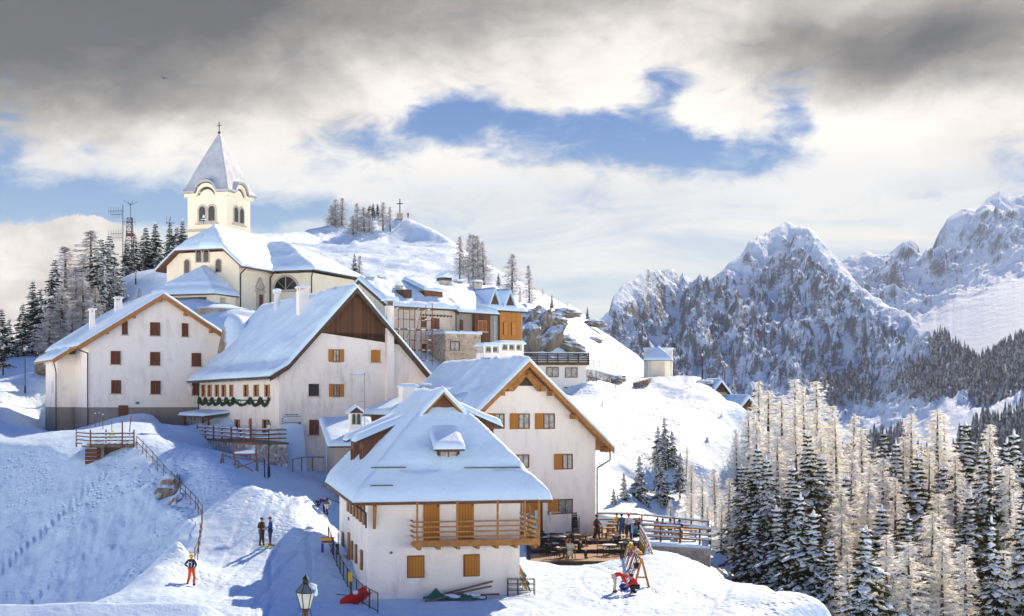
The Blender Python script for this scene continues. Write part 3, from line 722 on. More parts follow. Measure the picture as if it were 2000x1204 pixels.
# ================================================================ front house (hipped snow roof, balcony)
def front_house():
    f = Frame(-7.71, 76, -10.9, 11.7); FR['front'] = f; W, L = 8.3, 18.0; dz = .3
    r = f.thing('hip_roofed_house', 'nearest white house, steep hipped roof under thick snow and a wooden balcony', 'house')
    ez, rx, slope = 5.35+dz, 4.55, 1.056; X0, X1, Y0, Y1 = -.8, 9.9, -.7, 18.7
    b = MB(); b.box(0, W, 0, L, -1.2, ez+.55); b.build('wall', 'white_plaster', r)
    yg = 3.3
    def h(X, Y):
        g = np.minimum(ez+(X-X0)*slope, ez+(X1-X)*slope)
        fr = np.where(Y < yg-.01, ez+(Y-Y0)*1.15, 99); re = ez+(Y1-Y)*1.33
        return np.minimum(np.minimum(g, fr), re)
    def rail(X, Y):     # snow boards hold back the lower snow: a ledge, then a step
        d = np.minimum(np.minimum(X-X0, X1-X), Y-Y0)
        st = .16*sm(1.1, 1.25, Y-Y0)*(Y < yg)*(np.minimum(X-X0, X1-X) > (Y-Y0)*.9)
        comb = .22*np.maximum(0, fbm(X*.25-Y*.15, Y*1.1+X*.5, 4, 5))*sm(.1, 1.2, (Y-Y0)*1.15-(X-X0)*slope)*sm(rx, rx-.5, X)
        hol = -.16*np.exp(-((Y-Y0-1.15)/.10)**2)*(Y < yg)*(np.abs(np.mod(X-1.2, 5.2)-1.6) < 1.1)
        return st+comb+hol
    roof_slab(r, X0, X1, Y0, Y1, h, .2, .4, (rx,), (yg-.02, yg))
    snow_roof(r, X0, X1, Y0, Y1, h, .42, 3, .17, .5, (rx,), (yg-.02, yg+.02), rail, .17)
    for xa, xb, dy in ((.2, 2.1, 1.05), (5.3, 8.4, 1.0), (.1, 1.3, .25)): MB().beam((xa, Y0+dy, ez+dy*1.15+.50), (xb, Y0+dy, ez+dy*1.15+.50), .10, .05).build('snow_board', 'wood_dark', r)
    g = MB(); g.beam((X0-.02, Y0-.06, ez-.16), (X1+.02, Y0-.06, ez-.16), .12, .14); g.beam((X0-.06, Y0, ez-.16), (X0-.06, Y1, ez-.16), .12, .14)
    g.build('gutter', 'wood_brown', r)
    icicles(r, (X0, Y0, ez-.15), (X0, Y1, ez-.15), 70, 4, .3)
    # gablet at the front of the ridge
    zg = ez+(yg-Y0)*1.15; zr = ez+(rx-X0)*slope; hw = (zr-zg)/slope
    b = MB(); b.prism([(rx-hw-.1, zg-.15), (rx+hw+.1, zg-.15), (rx, zr)], yg-.18, yg-.1); gb = b.build('gablet', 'wood_brown', r)
    b = MB()
    for sgn in (-1, 1): b.beam((rx+sgn*(hw+.38), yg-.42, zg-.32), (rx, yg-.42, zr+.08), .1, .16, (0, 1, 0))
    b.build('rake_board', 'wood', gb)
    hh = lambda X, Y: zr+.16-np.abs(X-rx)*slope
    snow_roof(r, rx-hw-.35, rx+hw+.35, yg-.5, yg+.4, hh, .34, 9, .12, .3, (rx,), (), None, .05, 'gablet_snow')
    MB().prism([(rx-hw-.42, zg-.4), (rx-hw-.3, zg-.4), (rx, zr+.0), (rx+hw+.3, zg-.4), (rx+hw+.42, zg-.4), (rx, zr+.15)], yg-.46, yg+.1).build('gablet_eave', 'wood_dark', r)
    # front dormer with a low window
    x0, x1 = f.sx(850, .8), f.sx(902, .8); zf = f.lz(880, 4, .8); yb = 3.0
    fz = lambda X, Y: zf+.12+(Y-.5)*.50+X*0
    d = MB().box(x0+.12, x1-.12, .85, 3.2, zf-.75, zf+.04).build('dormer', 'wood_dark', r)
    window(d, Tfront(.85), (x0+x1)/2, zf-.50, (x1-x0)-.45, .48, 'plain', frame='wood_brown', sill=False)
    roof_slab(r, x0-.1, x1+.1, .45, 3.4, fz, .12, .5, name='dormer_roof')
    snow_roof(r, x0-.12, x1+.12, .42, 3.2, fz, .36, 12, .12, .35, (), (), None, .12, 'dormer_snow', .03)
    # shed dormers on both long slopes
    for side, ys_, xo, zo in ((-1, (8.0, 10.2), .35, 8.35), (-1, (12.2, 14.3), .2, 8.3), (1, (3.2, 5.6), 1.4, 9.3), (1, (7.6, 9.4), .1, 7.4)):
        ya, yb = ys_; zo += dz; ex = X0 if side < 0 else X1
        # x measured inward from the eave line
        fun = (lambda e, sgn, xo=xo, zo=zo: (lambda X, Y: zo+(np.abs(X-e)-.8-xo)*.42))(ex, side)
        xa = ex+(-side)*(xo+.55); xb = ex+(-side)*(xo+4.0)
        lo, hi = min(xa, xb), max(xa, xb)
        cheek = []
        base = lambda x: ez+abs(x-ex)*slope
        ctop = lambda x: float(fun(np.array(x), 0))
        xi = ex+(-side)*(xo+1.0)
        xe = xi
        while base(xe) < ctop(xe)-.02 and abs(xe-ex) < 5: xe += -side*.05
        pr = MB(); pr.prism([(xi, base(xi)-.1), (xe, base(xe)-.1), (xi, ctop(xi)-.04)] if side > 0 else [(xi, base(xi)-.1), (xi, ctop(xi)-.04), (xe, base(xe)-.1)], ya+.15, yb-.15)
        d = pr.build('dormer', 'wood_brown', r)
        TT = Tleft(xi) if side < 0 else Tright(xi)
        window(d, TT, (ya+yb)/2, base(xi)+.3, .8, .7, 'plain', sill=False)
        lo2, hi2 = min(xa, xe), max(xa, xe+(-side)*.9)
        roof_slab(r, lo2, hi2, ya-.1, yb+.1, fun, .12, .5, name='dormer_roof')
        snow_roof(r, lo2, hi2, ya-.15, yb+.15, fun, .40, 20+int(ya*3), .14, .35, (), (), None, .14, 'dormer_snow', .04)
    # balcony doors and shuttered windows of the front
    Tf = Tfront(0)
    for a, b_ in ((827, 858), (895, 925)):
        xa, xb = f.sx(a), f.sx(b_)
        o = MB(Tf).box(xa, xb, .01, .08, f.lz(1061, 4), ez+.02).build('balcony_door', 'shutter_orange', r)
        for q in (1040, 990): MB(Tf).box(xb-.12, xb-.04, .082, .1, f.lz(q, 4), f.lz(q-4, 4)).build('hinge', 'metal_dark', o)
    for a, b_ in ((797, 827), (907, 935)):
        xa, xb = f.sx(a), f.sx(b_); z0, z1 = f.lz(1126, 4), f.lz(1086, 4)
        w = MB(Tf).box(xa-.05, xb+.05, .0, .03, z0-.05, z1+.05).build('window', 'wood_dark', r)
        MB(Tf).box(xa, xb, .032, .09, z0, z1).build('shutter', 'shutter_orange', w)
    MB(Tf).tube((f.sx(764), 0, f.lz(1080, 1)), (f.sx(764), .08, f.lz(1080, 1)), .07, None, 8).build('vent_pipe', 'wood_grey', r)
    xb = f.sx(731); b = MB(); b.beam((xb, -.62, ez-.25), (xb, -.06, ez-1.35), .14, .18); b.beam((xb, -.06, ez-1.55), (xb, -.06, ez-.2), .14, .14, (0, 1, 0)); b.build('eave_bracket', 'wood', r)
    # left wall openings
    Tl = Tleft(0)
    for px, ya, w, z0, z1 in ((708, None, .75, 1113, 1075), (697, None, .65, 1100, 1064), (689.5, None, .6, 1093, 1057)):
        y = f.sy(px); window(r, Tl, y, f.lz(z0, 0, y), w, f.lz(z1, 0, y)-f.lz(z0, 0, y), 'closed', 'wood', 'wood_grey', sill=False)
    y = f.sy(683); MB(Tl).box(y-.5, y+.5, .01, .1, f.lz(1107, 0, y), f.lz(1041, 0, y)).build('door', 'wood', r)
    y = f.sy(671); MB(Tl).box(y-.6, y+.6, .01, .1, f.lz(1070, 0, y), f.lz(1040, 0, y)).build('shutter', 'wood', r)
    for i in range(6):
        y = 1.6+i*1.9; window(r, Tl, y, ez-1.45, .7, 1.1, 'closed', 'wood', 'wood_grey', sill=False)
    y = f.sy(681); MB(Tl).box(y-.5, y+.2, .0, .04, f.lz(1016, 0, y), f.lz(1010, 0, y)).build('vent', 'metal_dark', r)
    pipe(r, [(-.72, -.6, ez-.2), (-.1, -.1, ez-.7), (-.1, -.1, ez-1.5)], .05)
    # balcony wrapping the right corner
    bx0, bx1, bz = f.sx(808, -1.2), f.sx(1052, -1.2), f.lz(1067, 4, -1.2); by = -1.25
    bal = MB(); bal.box(bx0, W, by, -.003, bz, bz+.12).box(W, bx1, by, 5.5, bz, bz+.12)
    bal = bal.build('balcony', 'wood', r)
    b = MB(); b.box(bx0-.03, bx1+.03, by-.08, by-.002, bz-.02, bz+.32)
    b.box(bx1+.002, bx1+.08, by, 5.5, bz-.02, bz+.32)
    for i in range(7): xx = bx0+.3+i*(bx1-bx0-.5)/6; b.box(xx-.08, xx+.08, by-.1, .0, bz-.18, bz-.003)
    b.build('balcony_beam', 'wood', bal)
    rb = MB()
    for k in range(4):
        zz = bz+.45+k*.27; rb.box(bx0, bx1, by-.035, by+.035, zz, zz+.085)
        rb.box(bx1-.035, bx1+.035, by+.036, 5.4, zz, zz+.085); rb.box(bx0-.035, bx0+.035, by+.036, -.05, zz, zz+.085)
    rb.build('railing', 'wood', bal)
    sn = MB()
    for k in range(4):
        zz = bz+.45+k*.27+.087; rg = random.Random(k)
        y = by+.3
        while y < 5.2:
            l = rg.uniform(.5, 1.3); sn.blob((bx1, y+l/2, zz+.03), .07, l/2, .09, 1, .15, rg); y += l+rg.uniform(.0, .3)
    tag(sn.build('railing_snow', 'roof_snow', bal), kind='stuff')
    fl = MB(); rg = random.Random(5)
    for i in range(14): fl.blob((rg.uniform(W-.8, bx1-.1), rg.uniform(by+.1, 5), bz+.13), .3, .5, .1, 1, .2, rg)
    tag(fl.build('floor_snow', 'roof_snow', bal), kind='stuff')
    for a in (815, 893, 972, 1025):
        xx = f.sx(a, by); MB().box(xx-.05, xx+.05, by-.05, by+.05, bz+.12, ez-.02).build('post', 'wood', bal)
    for y in (by, 1.0, 3.2, 5.3): MB().box(bx1-.05, bx1+.05, y-.05, y+.05, bz-.1, ez-.02).build('post', 'wood', bal)
    # rear chimney poking over the slope
    return r, f
front_house()
# ================================================================ gabled guest house behind it
def gable_house():
    f = Frame(-4.45, 99.9, -10.45, 25.0); FR['gable'] = f; W, L = 11.7, 15.0
    r = f.thing('gabled_house', 'large white house with golden wood eaves, its gable above the snack terrace', 'house')
    rx = 5.85; sl = .91; X0, X1, Y0, Y1 = -1.05, 12.75, -.9, 15.4; rz = f.lz(706, rx, -.9)
    h = lambda X, Y: rz-np.abs(X-rx)*sl
    ez = rz-(rx)*sl
    b = MB(); b.prism([(0, -2), (W, -2), (W, ez-.22), (rx, rz-.22), (0, ez-.22)], 0, L); b.build('wall', 'white_plaster', r)
    roof_slab(r, X0, X1, Y0, Y1, h, .26, 1.0, (rx,), m='wood')
    def rail(X, Y):
        streak = .75*np.maximum(0, fbm((X+Y*.7)*.20, (Y-X*.25)*.60, 3, 8)-.05)*(X < rx)
        return streak
    snow_roof(r, X0, X1, Y0, Y1, h, .42, 31, .22, .5, (rx,), (), rail, .16)
    b = MB()
    for sgn, xe in ((-1, X0), (1, X1)): b.beam((xe, Y0-.03, rz-abs(xe-rx)*sl-.14), (rx, Y0-.03, rz-.14), .06, .42, (0, 1, 0)) if False else b.prism([(xe, rz-abs(xe-rx)*sl-.40), (rx, rz-.40), (rx, rz-.02), (xe, rz-abs(xe-rx)*sl-.02)][::sgn], Y0-.08, Y0-.003)
    b.build('rake_board', 'wood', r)
    b = MB()
    for k in range(12):
        yy = -.6+k*1.7
        if yy < -.3: continue
    for xx in (X1-.35, 9.7, rx+2.0, rx-2.0, 2.0, X0+.35):
        zz = rz-abs(xx-rx)*sl-.42; MB().box(xx-.14, xx+.14, -.85, .35, zz-.22, zz+.12).build('purlin', 'wood', r)
    # attic opening below the apex
    b = MB(); b.prism([(rx-1.0, rz-1.75), (rx+1.0, rz-1.75), (rx, rz-.75)], -.06, -.002); at_ = b.build('attic_opening', 'wood_dark', r)
    b = MB()
    for sgn in (-1, 1): b.beam((rx+sgn*1.15, -.35, rz-1.95), (rx, -.35, rz-.72), .5, .14, (0, 1, 0))
    b.box(rx-1.5, rx-1.1, -.6, -.01, rz-2.15, rz-1.75).box(rx+1.1, rx+1.5, -.6, -.01, rz-2.15, rz-1.75)
    b.build('attic_brace', 'wood', r)
    Tf = Tfront(0)
    def win(a0, a1, t, bt, style='left', sh=17.0, **k):
        x0, x1 = f.sx(a0), f.sx(a1); m = (x0+x1)/2; z0, z1 = f.lz(bt, m), f.lz(t, m)
        window(r, Tf, m, z0, x1-x0, z1-z0, style, 'shutter_orange', 'wood_brown', 'glass', sill=False, sw=sh/25.7, **k)
    win(965, 985, 808, 838); win(1012, 1034, 808, 838); win(1061, 1083, 808, 838)
    win(1098, 1118, 887, 917); win(1010, 1033, 888, 914); win(1090, 1118, 975, 1004, sh=21)
    xa, xb = f.sx(1025), f.sx(1056); z1 = f.lz(982, 5)
    d = MB(Tf).box(xa, xb, .0, .08, .2, z1).build('door', 'shutter_orange', r)
    MB(Tf).box(xa+.75, xa+1.0, .081, .1, z1-1.3, z1-.6).build('notice', 'pale', d)
    MB(Tf).box(xa-.1, xa-.003, .0, .14, .2, z1).box(xb+.003, xb+.1, .0, .14, .2, z1).box(xa-.1, xb+.1, .0, .14, z1+.003, z1+.12).build('door_frame', 'wood_brown', d)
    pipe(r, [(X1-.1, -.5, rz-abs(X1-rx)*sl-.3), (X1-.1, -.5, rz-abs(X1-rx)*sl-.9), (W+.08, -.1, rz-abs(X1-rx)*sl-1.5), (W+.08, -.1, -1)], .05)
    # left slope: shed dormers (dark cheeks face the viewer)
    for ya, yb, xi, zi, mm in ((3.4, 6.2, 2.3, 9.9, .42), (7.0, 8.4, 2.9, 10.4, .42), (9.2, 14.6, -.6, 9.1, .36)):
        zi = zi+.6-.0; fun = (lambda xi, zi, mm: (lambda X, Y: np.minimum(zi+(X-xi)*mm, 99)))(xi, zi, mm)
        xe = xi
        while float(h(np.array(xe), 0)) < zi+(xe-xi)*mm-.02 and xe < rx: xe += .05
        d = MB().prism([(xi, float(h(np.array(xi), 0))-.3), (xe, zi+(xe-xi)*mm-.1), (xi, zi-.1)], ya, yb).build('dormer', 'wood_brown', r)
        window(d, Tleft(xi), (ya+yb)/2, zi-1.1, .9, .8, 'plain', sill=False)
        roof_slab(r, xi-.6, xe, ya-.25, yb+.25, fun, .14, .8, name='dormer_roof')
        snow_roof(r, xi-.65, xe+.5, ya-.3, yb+.3, fun, .38, int(ya*9), .18, .4, (), (), None, .15, 'dormer_snow', .04)
    # chimneys: twin white block behind the ridge
    for cx, cy, w, d_, top, n in ((rx+.6, 7.6, 1.4, 1.4, rz+.85, 2), (rx+2.4, 7.9, 2.0, 1.5, rz+1.05, 3)):
        o = MB().box(cx-w/2, cx+w/2, cy-d_/2, cy+d_/2, rz-3, top).build('chimney', 'white_plaster', r)
        g = MB(); g.box(cx-w/2+.05, cx+w/2-.05, cy-d_/2+.05, cy+d_/2-.05, top+.002, top+.5); g.build('chimney_vent', 'stone_trim', o)
        k = MB(Tfront(cy-d_/2+.05))
        for i in range(n): k.box(cx-w/2+.25+i*(w-.3)/n, cx-w/2+.25+i*(w-.3)/n+.32, .002, .03, top+.1, top+.42)
        k.build('chimney_opening', 'glass_dark', o)
        k = MB()
        for i in range(n+1): q = cx-w/2+.06+i*(w-.12)/n; k.box(q-.06, q+.06, cy-d_/2, cy-d_/2+.046, top+.002, top+.5)
        k.build('chimney_pillar', 'white_plaster', o)
        heap('chimney_snow', dense(cx-w/2-.15, cx+w/2+.15, .1), dense(cy-d_/2-.15, cy+d_/2+.15, .1), lambda X, Y, t=top: X*0+t+.505,
             lambda X, Y, cx=cx, cy=cy, w=w, d_=d_: .30*(.25+.75*np.sqrt(np.clip(1-((X-cx)/(w/2+.16))**6, 0, 1)*np.clip(1-((Y-cy)/(d_/2+.16))**6, 0, 1))), 0, 'roof_snow', o)
    x_, y_ = .4, 9.6
    chimney(r, x_+.2, y_, 8, f.lz(757, x_, y_), 1.2, .9, 'white_plaster', 'none', .3)
    chimney(r, x_+1.6, y_+.3, 8.2, f.lz(762, x_, y_), .8, .7, 'wood_grey', 'slab', .2)
    chimney(r, rx+4.0, 8.6, rz-5, rz+.05, .4, .4, 'cream_plaster', 'none', .0)
    return r
gable_house()
# ================================================================ big house with the dark boarded gable
def big_house():
    f = Frame(-18.4, 112.4, -7.3, 25.6); FR['big'] = f; W, L = 12.9, 27.0; o1 = 1.0
    r = f.thing('mountain_inn', 'long white inn with dark boarded gable and a garland under small upper windows', 'inn')
    rx, sl = 6.25, 1.10; rz = f.lz(562, rx, -.7); X0, X1, Y0, Y1 = -.95, 13.1, -.7, 27.7
    h = lambda X, Y: np.where(X < .6, (rz-(rx-.6)*sl)-(.6-X)*.62, rz-np.abs(X-rx)*sl)
    ez = float(h(np.array(0.0), 0))
    ex = rz-(W-rx)*sl
    b = MB(); b.prism([(0, -2.5), (W, -2.5), (W, ex-.25), (rx, rz-.25), (.6, rz-(rx-.6)*sl-.25), (0, ez-.25)], 0, L); b.build('wall', 'old_plaster', r)
    roof_slab(r, X0, X1, Y0, Y1, h, .26, .9, (rx, .6), m='wood_dark')
    def rail(X, Y):
        # wind-packed waves and one long slide edge above the eave
        e = X-X0; edge_y = 2.0+.35*fbm(Y*.15, Y*0, 3, 3)
        slide = .17*sm(0, .12, e-edge_y)*sm(23, 19, Y)*(X < rx)
        rid = .55*np.maximum(0, fbm(X*.42+Y*.25, Y*.16-X*.2, 4, 81)-.05)*(X < rx)+.10*fbm(X*1.1, Y*.5, 3, 83)
        return slide+rid
    snow_roof(r, X0, X1, Y0, Y1, h, .36, 41, .25, .5, (rx, .6), (), rail, .18)
    b = MB()
    for xs_, ys_ in (((X0, .6), 1), ((.6, rx), 1), ((rx, X1), 1)):
        xa, xb = xs_; za, zb = float(h(np.array(xa), 0)), float(h(np.array(xb+(-1e-6 if xb == .6 else 0)), 0))
        b.prism([(xa, za-.42), (xb, zb-.42), (xb, zb-.015), (xa, za-.015)], Y0-.07, Y0-.003)
    b.build('rake_board', 'wood_dark', r)
    b = MB()
    for i in range(9): y = 1.0+i*3.0; b.box(X0+.1, .05, y-.08, y+.08, ez-.62, ez-.35)
    b.build('rafter', 'wood_dark', r)
    MB().beam((X0-.06, Y0, float(h(np.array(X0), 0))-.1), (X0-.06, Y1, float(h(np.array(X0), 0))-.1), .14, .14).build('gutter', 'metal_dark', r)
    icicles(r, (X0-.08, Y0, float(h(np.array(X0), 0))-.12), (X0-.08, Y1, float(h(np.array(X0), 0))-.12), 110, 14, .16)
    zc = f.lz(651, 6.2); hw = (rz-.27-zc)/sl
    MB().prism([(rx-hw, zc), (10.1, zc), (10.1, rz-.27-(10.1-rx)*sl), (rx, rz-.27)], -.07, -.002).build('gable_cladding', 'cladding_dark', r)
    # pilaster flue right of the boards
    xa, xb = f.sx(752), f.sx(765); zt = f.lz(598, xa)
    o = MB().box(xa, xb, -.55, -.004, -2, zt).build('flue', 'old_plaster', r)
    MB().box(xa+.08, xb-.08, -.5, -.1, zt+.002, zt+.35).build('flue_opening', 'glass_dark', o)
    MB().box(xa-.08, xb+.08, -.65, .1, zt+.352, zt+.44).build('flue_cap', 'stone_trim', o)
    snow_roof(o, xa-.1, xb+.3, -.66, .4, lambda X, Y: X*0+zt+.445, .3, 77, .1, .25, name='flue_snow')
    Tf = Tfront(0)
    def win(a0, a1, t, bt, style, shut='shutter_orange', fr='wood_brown', sw=None, glass='glass'):
        x0, x1 = f.sx(a0), f.sx(a1); m = (x0+x1)/2; z0, z1 = f.lz(bt, m), f.lz(t, m)
        return window(r, Tf, m, z0, x1-x0, z1-z0, style, shut, fr, glass, sw=sw)
    win(650, 663, 683, 707, 'open', sw=.36); win(725, 742, 684, 708, 'closed')
    win(651, 663, 751, 775, 'open', sw=.36)
    win(602, 622, 750, 774, 'closed', 'black', 'pale'); win(603, 622, 820, 850, 'closed', 'wood_brown', 'pale')
    # sloping buttresses
    for a0, a1, top, out in ((545, 590, 832, 2.2), (630, 655, 828, 1.6)):
        x0, x1 = f.sx(a0), f.sx(a1); zt = f.lz(top, x0); zb = -1.5
        bt = MB(); bt.add([(x0, -.002, zb), (x1, -.002, zb), (x1, -.002, zt), (x0, -.002, zt), (x0, -.3, zt), (x1, -.3, zt), (x1, -out, zb), (x0, -out, zb)],
                     [(0, 3, 4, 7), (1, 6, 5, 2), (4, 5, 6, 7), (3, 2, 5, 4), (0, 7, 6, 1)]); bb = bt.build('buttress', 'old_plaster', r)
        sg = []
        for i in range(8):
            t = i/7.0; y = -.3-(out-.3)*t; z = zt+(zb-zt)*t
            sg.append([(x0+(x1-x0)*j/5, y-.03-.22*math.sin(math.pi*j/5)*(.5+.5*math.sin(3*t)), z+.06+.12*math.sin(math.pi*j/5)) for j in range(6)])
        MB().grid(sg).build('buttress_snow', 'roof_snow', bb)
    # faded painted inscription on the front
    xa, xb = f.sx(549), f.sx(590); z0, z1 = f.lz(832, xa), f.lz(808, xa)
    s = MB(Tf).box(xa, xb, .002, .02, z0, z1).build('notice_board', 'pale', r)
    k = MB(Tf); rg = random.Random(2)
    for j, (u0, u1, th) in enumerate(((.2, .8, .07), (.1, .9, .05), (.12, .88, .04), (.15, .9, .04))):
        zz = z1-.10-(j*.13 if j < 2 else .62+(j-2)*.12); u = u0
        while u < u1:
            l = rg.uniform(.02, .07); k.box(xa+(xb-xa)*u, xa+(xb-xa)*min(u+l, u1), .021, .028, zz-th/2, zz+th/2); u += l+.012
    k.build('lettering', 'navy', s)
    k = MB(Tf)
    for j in range(3): k.box(xa+.06, xa+.15, .021, .028, z0+.12+j*.2, z0+.2+j*.2)
    k.tube((xb-.2, .02, z0+.2), (xb-.2, .03, z0+.2), .08, None, 10); k.build('emblem', 'navy', s)
    # left (eaves) wall
    Tl = Tleft(0)
    for px in (398, 410, 424.5, 437.5, 452.5, 481, 501, 522.5):
        y = f.sy(px); z0, z1 = f.lz(775, 0, y), f.lz(752, 0, y)
        window(r, Tl, y, z0, .62 if px != 452.5 else .4, z1-z0, 'open', 'wood', 'wood_brown', 'glass_dark', sill=False, sw=.42)
    gm = MB(); ylist = [f.sy(p) for p in (393, 404, 417, 431, 445, 459, 492, 512, 528)]
    for y0_, y1_ in zip(ylist[:-1], ylist[1:]):
        n = 12
        for i in range(n+1):
            t = i/n; y = y0_+(y1_-y0_)*t; zz = f.lz(779, 0, y)-.55*(4*t*(1-t))*min(1, abs(y1_-y0_)/2.4)
            gm.blob((-.16, y, zz), .13, .17, .15, 1, .3, random.Random(i))
        gm.blob((-.2, y0_, f.lz(784, 0, y0_)), .2, .2, .42, 1, .3, random.Random(3))
    gm.path([(-.14, min(max(y, ylist[-1]), ylist[0]), f.lz(780, 0, y)-.1) for y in np.linspace(ylist[0], ylist[-1], 30)], .05, 5)
    gm.build('garland', 'garland', r)
    # painted word under the garland
    cu = bpy.data.curves.new('word', 'FONT'); cu.body = 'RIFUGIO'; cu.size = .62; cu.extrude = .01; cu.align_x = 'LEFT'
    to = bpy.data.objects.new('word', cu); dg = bpy.context.evaluated_depsgraph_get(); COL.objects.link(to); dg.update()
    me = bpy.data.meshes.new_from_object(to.evaluated_get(bpy.context.evaluated_depsgraph_get())); bpy.data.objects.remove(to)
    for v_ in me.vertices:
        cx_, cz_ = v_.co.x, v_.co.y; v_.co = Vector((-.02-v_.co.z, f.sy(447)-cx_*1.75, f.lz(789.5, 0, f.sy(470))+cz_))
    me.materials.clear(); me.materials.append(MAT['teal']); wo = bpy.data.objects.new('lettering', me); COL.objects.link(wo); wo.parent = r
    # entrance porch
    ya, yb = f.sy(399), f.sy(447); zr = f.lz(806, -1, (ya+yb)/2); ylo, yhi = min(ya, yb), max(ya, yb)
    zf = f.lz(855, -1, (ya+yb)/2)
    p = MB()
    for yy in (ylo, yhi, ylo+2.2): p.box(-1.9, -1.75, yy-.08, yy+.08, zf, zr-.1)
    p.box(-1.9, -.01, yhi-.05, yhi+.02, zf, zr-.15); p.box(-1.88, -1.8, ylo+2.3, yhi, zf, zf+1.0)
    p = p.build('porch', 'wood_brown', r)
    MB().box(-1.8, -.9, ylo+2.4, yhi-.2, zf+1.05, zr-.3).build('porch_glass', 'glass', p)
    MB(Tl).box(ylo+.3, ylo+2.0, .005, .06, zf, zr-.4).build('porch_door', 'wood_dark', p)
    pf = lambda X, Y: zr+X*.12+X*0+Y*0
    roof_slab(r, -2.3, -.01, ylo-.3, yhi+.3, pf, .12, .6, name='porch_roof'); snow_roof(r, -2.35, -.02, ylo-.35, yhi+.35, pf, .28, 55, .2, .3, name='porch_snow')
    for px, t, bt in ((464, 820, 845), (490, 818, 842), (519, 820, 850)):
        y = f.sy(px, -.0); window(r, Tl, y, f.lz(bt, 0, y), .8 if px != 490 else .5, f.lz(t, 0, y)-f.lz(bt, 0, y), 'open' if px != 490 else 'closed', 'wood', 'wood_brown', 'glass_dark', sill=False, sw=.45)
    # raised deck before the door
    y0_, y1_ = f.sy(490, -3.0), f.sy(386, -3.0); zd = f.lz(860, -3, (y0_+y1_)/2)
    d = MB().box(-3.0, -.01, y0_, y1_, zd-.15, zd).build('deck', 'wood_grey', r)
    MB().box(-2.9, -.05, y0_+.1, y1_-.2, -2.5, zd-.155).build('deck_base', 'masonry_snowy', d)
    rl = MB(); sn = MB(); rg = random.Random(9)
    for k in range(3):
        z = zd+.28+k*.32; rl.box(-3.05, -2.98, y0_, y1_, z, z+.1); rl.box(-2.97, -.2, y0_-.03, y0_+.03, z, z+.1)
        for i in range(9): yy = y0_+(y1_-y0_)*(i+.5)/9; sn.blob((-3.02, yy, z+.13), .07, (y1_-y0_)/18, .07, 1, .2, rg)
        sn.blob((-1.6, y0_, z+.13), 1.3, .07, .06, 1, .2, rg)
    for i in range(7): yy = y0_+(y1_-y0_)*i/6; rl.box(-3.08, -2.95, yy-.06, yy+.06, zd, zd+1.15)
    rl.build('railing', 'wood_brown', d); tag(sn.build('railing_snow', 'roof_snow', d), kind='stuff')
    # chimneys
    y_ = f.sy(591, 4.6); chimney(r, 4.6, y_, rz-3.5, f.lz(570, 4.6, y_), .85, .85, 'white_plaster', 'slab', .15)
    y_ = f.sy(547, 5.5); o = MB().tube((5.2, y_, rz-1.5), (5.2, y_, f.lz(574, 5, y_)), .25, None, 10).tube((5.2, y_, f.lz(574, 5, y_)), (5.2, y_, f.lz(569, 5, y_)), .4, None, 10).build('roof_vent', 'pale', r)
    MB().blob((5.2, y_, f.lz(567.5, 5, y_)), .42, .42, .18, 2, .05).build('vent_snow', 'roof_snow', o)
    # wall lantern at the far left corner
    y = f.sy(373, -.8); z = f.lz(752, 0, L)
    o = MB().path([(0, L-.3, z), (-.9, L-.3, z)], .03, 5).build('lantern_bracket', 'metal_dark', r)
    MB().lathe((-.9, L-.3, z-.75), [(0, 0), (.12, .02), (.22, .5), (.26, .52), (.05, .72), (0, .78)], 6).build('lantern', 'lamp_glass', o)
    pipe(r, [(X0, L+.5, ez-.5), (-.1, L-.1, ez-1.0), (-.1, L-.1, -1)], .05)
    return r
big_house()
